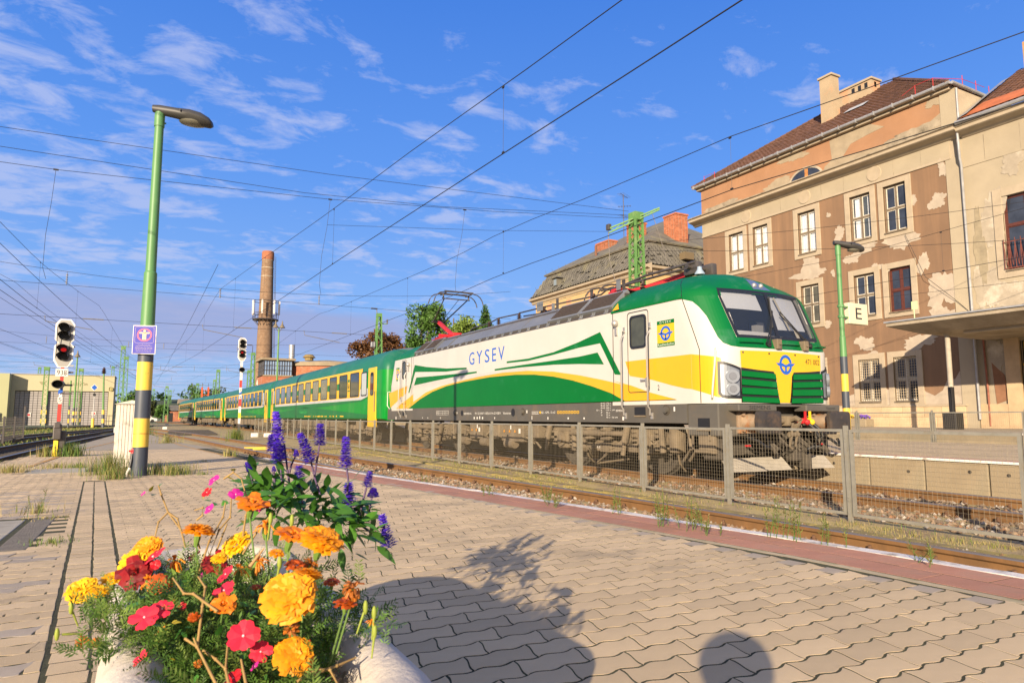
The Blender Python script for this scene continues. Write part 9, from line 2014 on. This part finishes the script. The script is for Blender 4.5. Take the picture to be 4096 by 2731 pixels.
for x, y, n_, h, sp, mix, lab in ((-.38, 11.6, 520, .36, .42, (0, 0, 1, 2), 'big yellow-green grass tuft at the foot of the white cabinet'), (-.3, 10.5, 260, .20, .30, (0, 1, 2), 'grass tuft in front of the white cabinet'), (.42, 11.0, 380, .20, .36, (0, 0, 1, 2), 'grass tuft right of the striped lamp post'), (.2, 11.3, 160, .22, .2, (0, 1, 2), 'small grass tuft touching the striped lamp post'), (.78, 10.75, 60, .07, .12, (2, 0), 'tiny grass tuft farthest right of the lamp post'), (-1.5, 19.1, 420, .36, .4, (2, 2, 0), 'green weed tuft beside the near signal foot'), (-1.95, 19.2, 160, .3, .25, (1, 0), 'dry tuft left of the near signal foot'), (-1.75, 12.9, 300, .16, .4, (0, 1, 1), 'dry grass at the left end of the far concrete slab'), (-1.25, 13.9, 220, .12, .45, (0, 1), 'low grass fringe behind the far concrete slab'), (-.95, 13.8, 200, .10, .35, (0, 2), 'low grass fringe beside the cabinet'), (4.3, 38.8, 420, .75, .55, (0, 0, 2), 'bright grass tuft at the foot of the distant signal'), (-.72, 6.75, 60, .12, .2, (1, 0), 'thin dry tuft at the corner of the near concrete slab'), (-.45, 5.0, 90, .05, .2, (2, 0), 'flat green tuft by the asphalt patch'), (-.6, 6.3, 70, .04, .2, (1, 0), 'flat dry tuft behind the asphalt patch'), (1.75, 16.8, 90, .22, .25, (0, 1), 'tuft on the platform edge where the white line ends'), (1.1, 14.6, 50, .06, .2, (2, 1), 'thin tuft on the pavement beyond the lamp post'), (.9, 31, 160, .45, .5, (0, 1), 'tuft at the far right edge of the platform'), (.2, 52, 200, .9, .8, (0, 2), 'tall tuft at the far end of the platform'), (-2.6, 24, 200, .3, .5, (2, 0), 'green tuft between the near signal and the dark rail'), (-3.2, 21, 160, .25, .4, (2, 0), 'small green tuft at the left edge by the dark rail')):
 b = MB(); blades(b, x, y, (pz(y) - .01) if x > XL(y) and x < XE(y) else -.16, n_, h, sp, r, mix, .0032 if y < 15 else .007); tag(b.build('grass_tuft', M_gr, fix=False), lab, 'grass tuft', 'grass tufts on the platform')
def weed(lab, x, y, h, k, z=None):
 t = thing('weed', lab, 'weed', (x, y, z if z is not None else pz(y)), 'weeds along the platform edge'); z = t.location.z
 for i in range(k):
  b = MB(); px_, py_ = x + r.gauss(0, .035), y + r.gauss(0, .05); hh = h * r.uniform(.55, 1.1); tx, ty = px_ + r.gauss(0, .025), py_ + r.gauss(0, .025); b.mi = 2; b.tube([(px_, py_, z), ((px_ + tx) / 2 + .008, (py_ + ty) / 2, z + hh * .5), (tx, ty, z + hh)], .0022, 5, .0012)
  for q in range(int(40 * hh / .3) + 14):
   u = r.uniform(.15, 1); c = Vector((px_ + (tx - px_) * u, py_ + (ty - py_) * u, z + hh * u)); a = r.uniform(0, 6.28); e = Vector((math.cos(a), math.sin(a), r.uniform(.2, .9))).normalized() * r.uniform(.015, .05) * (1.15 - u * .5); w = e.cross(Vector((0, 0, 1))).normalized() * .0035
   b.mi = 0 if u < .7 else r.choice((0, 1, 1)); b.add([c, c + e * .5 + w, c + e, c + e * .5 - w], [(0, 1, 2, 3)])
   if u > .6 and q % 2: b.mi = 1; p_ = c + e; b.add([p_ + Vector((.005, 0, 0)), p_ + Vector((0, .005, .003)), p_ + Vector((-.005, 0, .006)), p_ + Vector((0, -.005, .003))], [(0, 1, 2, 3)])
  b.build('stalk', M_gr, t, fix=False)
for x, y, h, k, lab in ((3.33, 3.62, .20, 4, 'weed pair on the red slabs, tallest near the rail middle'), (3.12, 3.7, .26, 7, 'bushy pale weed clump at the inner edge of the red slabs'), (3.18, 3.42, .20, 5, 'low weed clump just before the bushy pale one'), (3.15, 3.22, .12, 4, 'tiny reddish weed on the red slabs'), (3.42, 2.98, .24, 5, 'tall weed at the white edge, left of the weed pair'), (3.45, 2.86, .22, 5, 'seeding weed leaning over the white edge'), (3.46, 2.66, .19, 4, 'slender weed pair at the white edge near the right'), (3.43, 2.1, .12, 4, 'reddish weed at the right end of the white edge'), (3.2, 5.35, .20, 6, 'weed clump far along the red slabs'), (3.05, 5.0, .13, 5, 'low dry weed on the border far along the slabs'), (3.0, 6.1, .10, 5, 'small tuft of weed before the rail clips'), (-.72, 6.55, .22, 3, 'single leaning weed at the near concrete slab'), (3.25, 4.3, .18, 5, 'thin weed between two clumps on the red slabs')):
 weed(lab, x, y, h, k)
for x, y, h, k, lab in ((4.0, 10.4, .42, 9, 'bright green weed standing in the gravel before the near rail'), (4.05, 9.7, .28, 5, 'dry weed in the gravel beside the bright green one'), (3.3, 17.8, .4, 6, 'weed between the near rail and platform end')): weed(lab, x, y, h, k, -.15)
# dry grass strip along the fence and between the rails
b = MB(); r = random.Random(77)
for _ in range(9000):
 y = 2.5 + 30 * r.random() ** 1.5; x = TC1(y) + .95 + (7.5 - TC1(y) - .95) * r.random()
 if math.sin(y * 1.7) + math.sin(x * 4 + y * .6) + math.sin(y * .53 + 1) < r.uniform(-.6, .9): continue
 blades(b, x, y, -.15, 3, .055, .06, r, (1, 1, 0), .0030 if y < 10 else .006)
for _ in range(500): y = r.uniform(3, 40); blades(b, 7.5 + r.gauss(0, .08), y, -.15, 4, .08, .08, r, (2, 0, 1), .003)
tag(b.build('dry_grass', M_gr, fix=False), 'dry yellow grass along the foot of the fence', kind='stuff')
b = MB()
for _ in range(5200):
 y = 30 + 66 * r.random() ** 1.3; x = -14 + 12 * r.random()
 if abs(x - TL1(y)) < 1.2 or abs(x - TL2(y)) < 1.2 or x > XL(min(y, 60)) - .4: continue
 blades(b, x, y, -.2, 3, .22, .25, r, (0, 2, 0, 1), .02)
tag(b.build('yard_grass', M_gr, fix=False), 'rough yellow-green grass between the yard tracks and depot', kind='stuff')
# ---- the photographer, whose shadow falls on the paving
ph = thing('person', 'person in dark clothes crouching with a camera raised to the face', 'person', (-.36, -.38, .42))
def skin(name, joints, edges, m):
 me = bpy.data.meshes.new(name); me.from_pydata([Vector(j[0]) - wloc(ph) for j in joints], edges, []); o = bpy.data.objects.new(name, me); COL.objects.link(o); o.parent = ph
 md = o.modifiers.new('skin', 'SKIN'); 
 for i, j in enumerate(joints): me.skin_vertices[0].data[i].radius = (j[1], j[1]) if not isinstance(j[1], tuple) else j[1]
 me.skin_vertices[0].data[0].use_root = True
 s_ = o.modifiers.new('sub', 'SUBSURF'); s_.levels = 1; s_.render_levels = 2; me.materials.append(m); return o
fx_, fy_ = .713, .701; lx_, ly_ = -.701, .713
def J(f, l, z): return (-.30 + fx_ * f + lx_ * l, -.30 + fy_ * f + ly_ * l, z)
jn = [(J(-.18, 0, .66), .13), (J(-.14, 0, .82), .135), (J(-.08, 0, .95), .12), (J(-.03, 0, 1.02), .055), (J(.0, 0, 1.10), .085), (J(.01, 0, 1.15), .08),
      (J(-.06, .17, .95), .06), (J(.06, .22, .80), .045), (J(.20, .07, .98), .035), (J(-.06, -.17, .95), .06), (J(.06, -.22, .80), .045), (J(.20, -.07, .98), .035),
      (J(-.16, .11, .64), .085), (J(.20, .17, .72), .065), (J(-.02, .15, .48), .05), (J(.12, .15, .44), .04), (J(-.16, -.11, .64), .085), (J(.20, -.17, .60), .065), (J(-.10, -.15, .46), .05), (J(-.2, -.15, .44), .04)]
skin('body', jn, [(0, 1), (1, 2), (2, 3), (3, 4), (4, 5), (2, 6), (6, 7), (7, 8), (2, 9), (9, 10), (10, 11), (0, 12), (12, 13), (13, 14), (14, 15), (0, 16), (16, 17), (17, 18), (18, 19)], mat('dark_clothes', (.05, .05, .06), .9))
b = MB(); c_ = J(-.02, 0, 1.15); b.sphere(c_, .105, 14, 10, (1, 1, .8)); b.build('hair', mat('hair_dark', (.03, .02, .015), .7), ph, smooth=60)
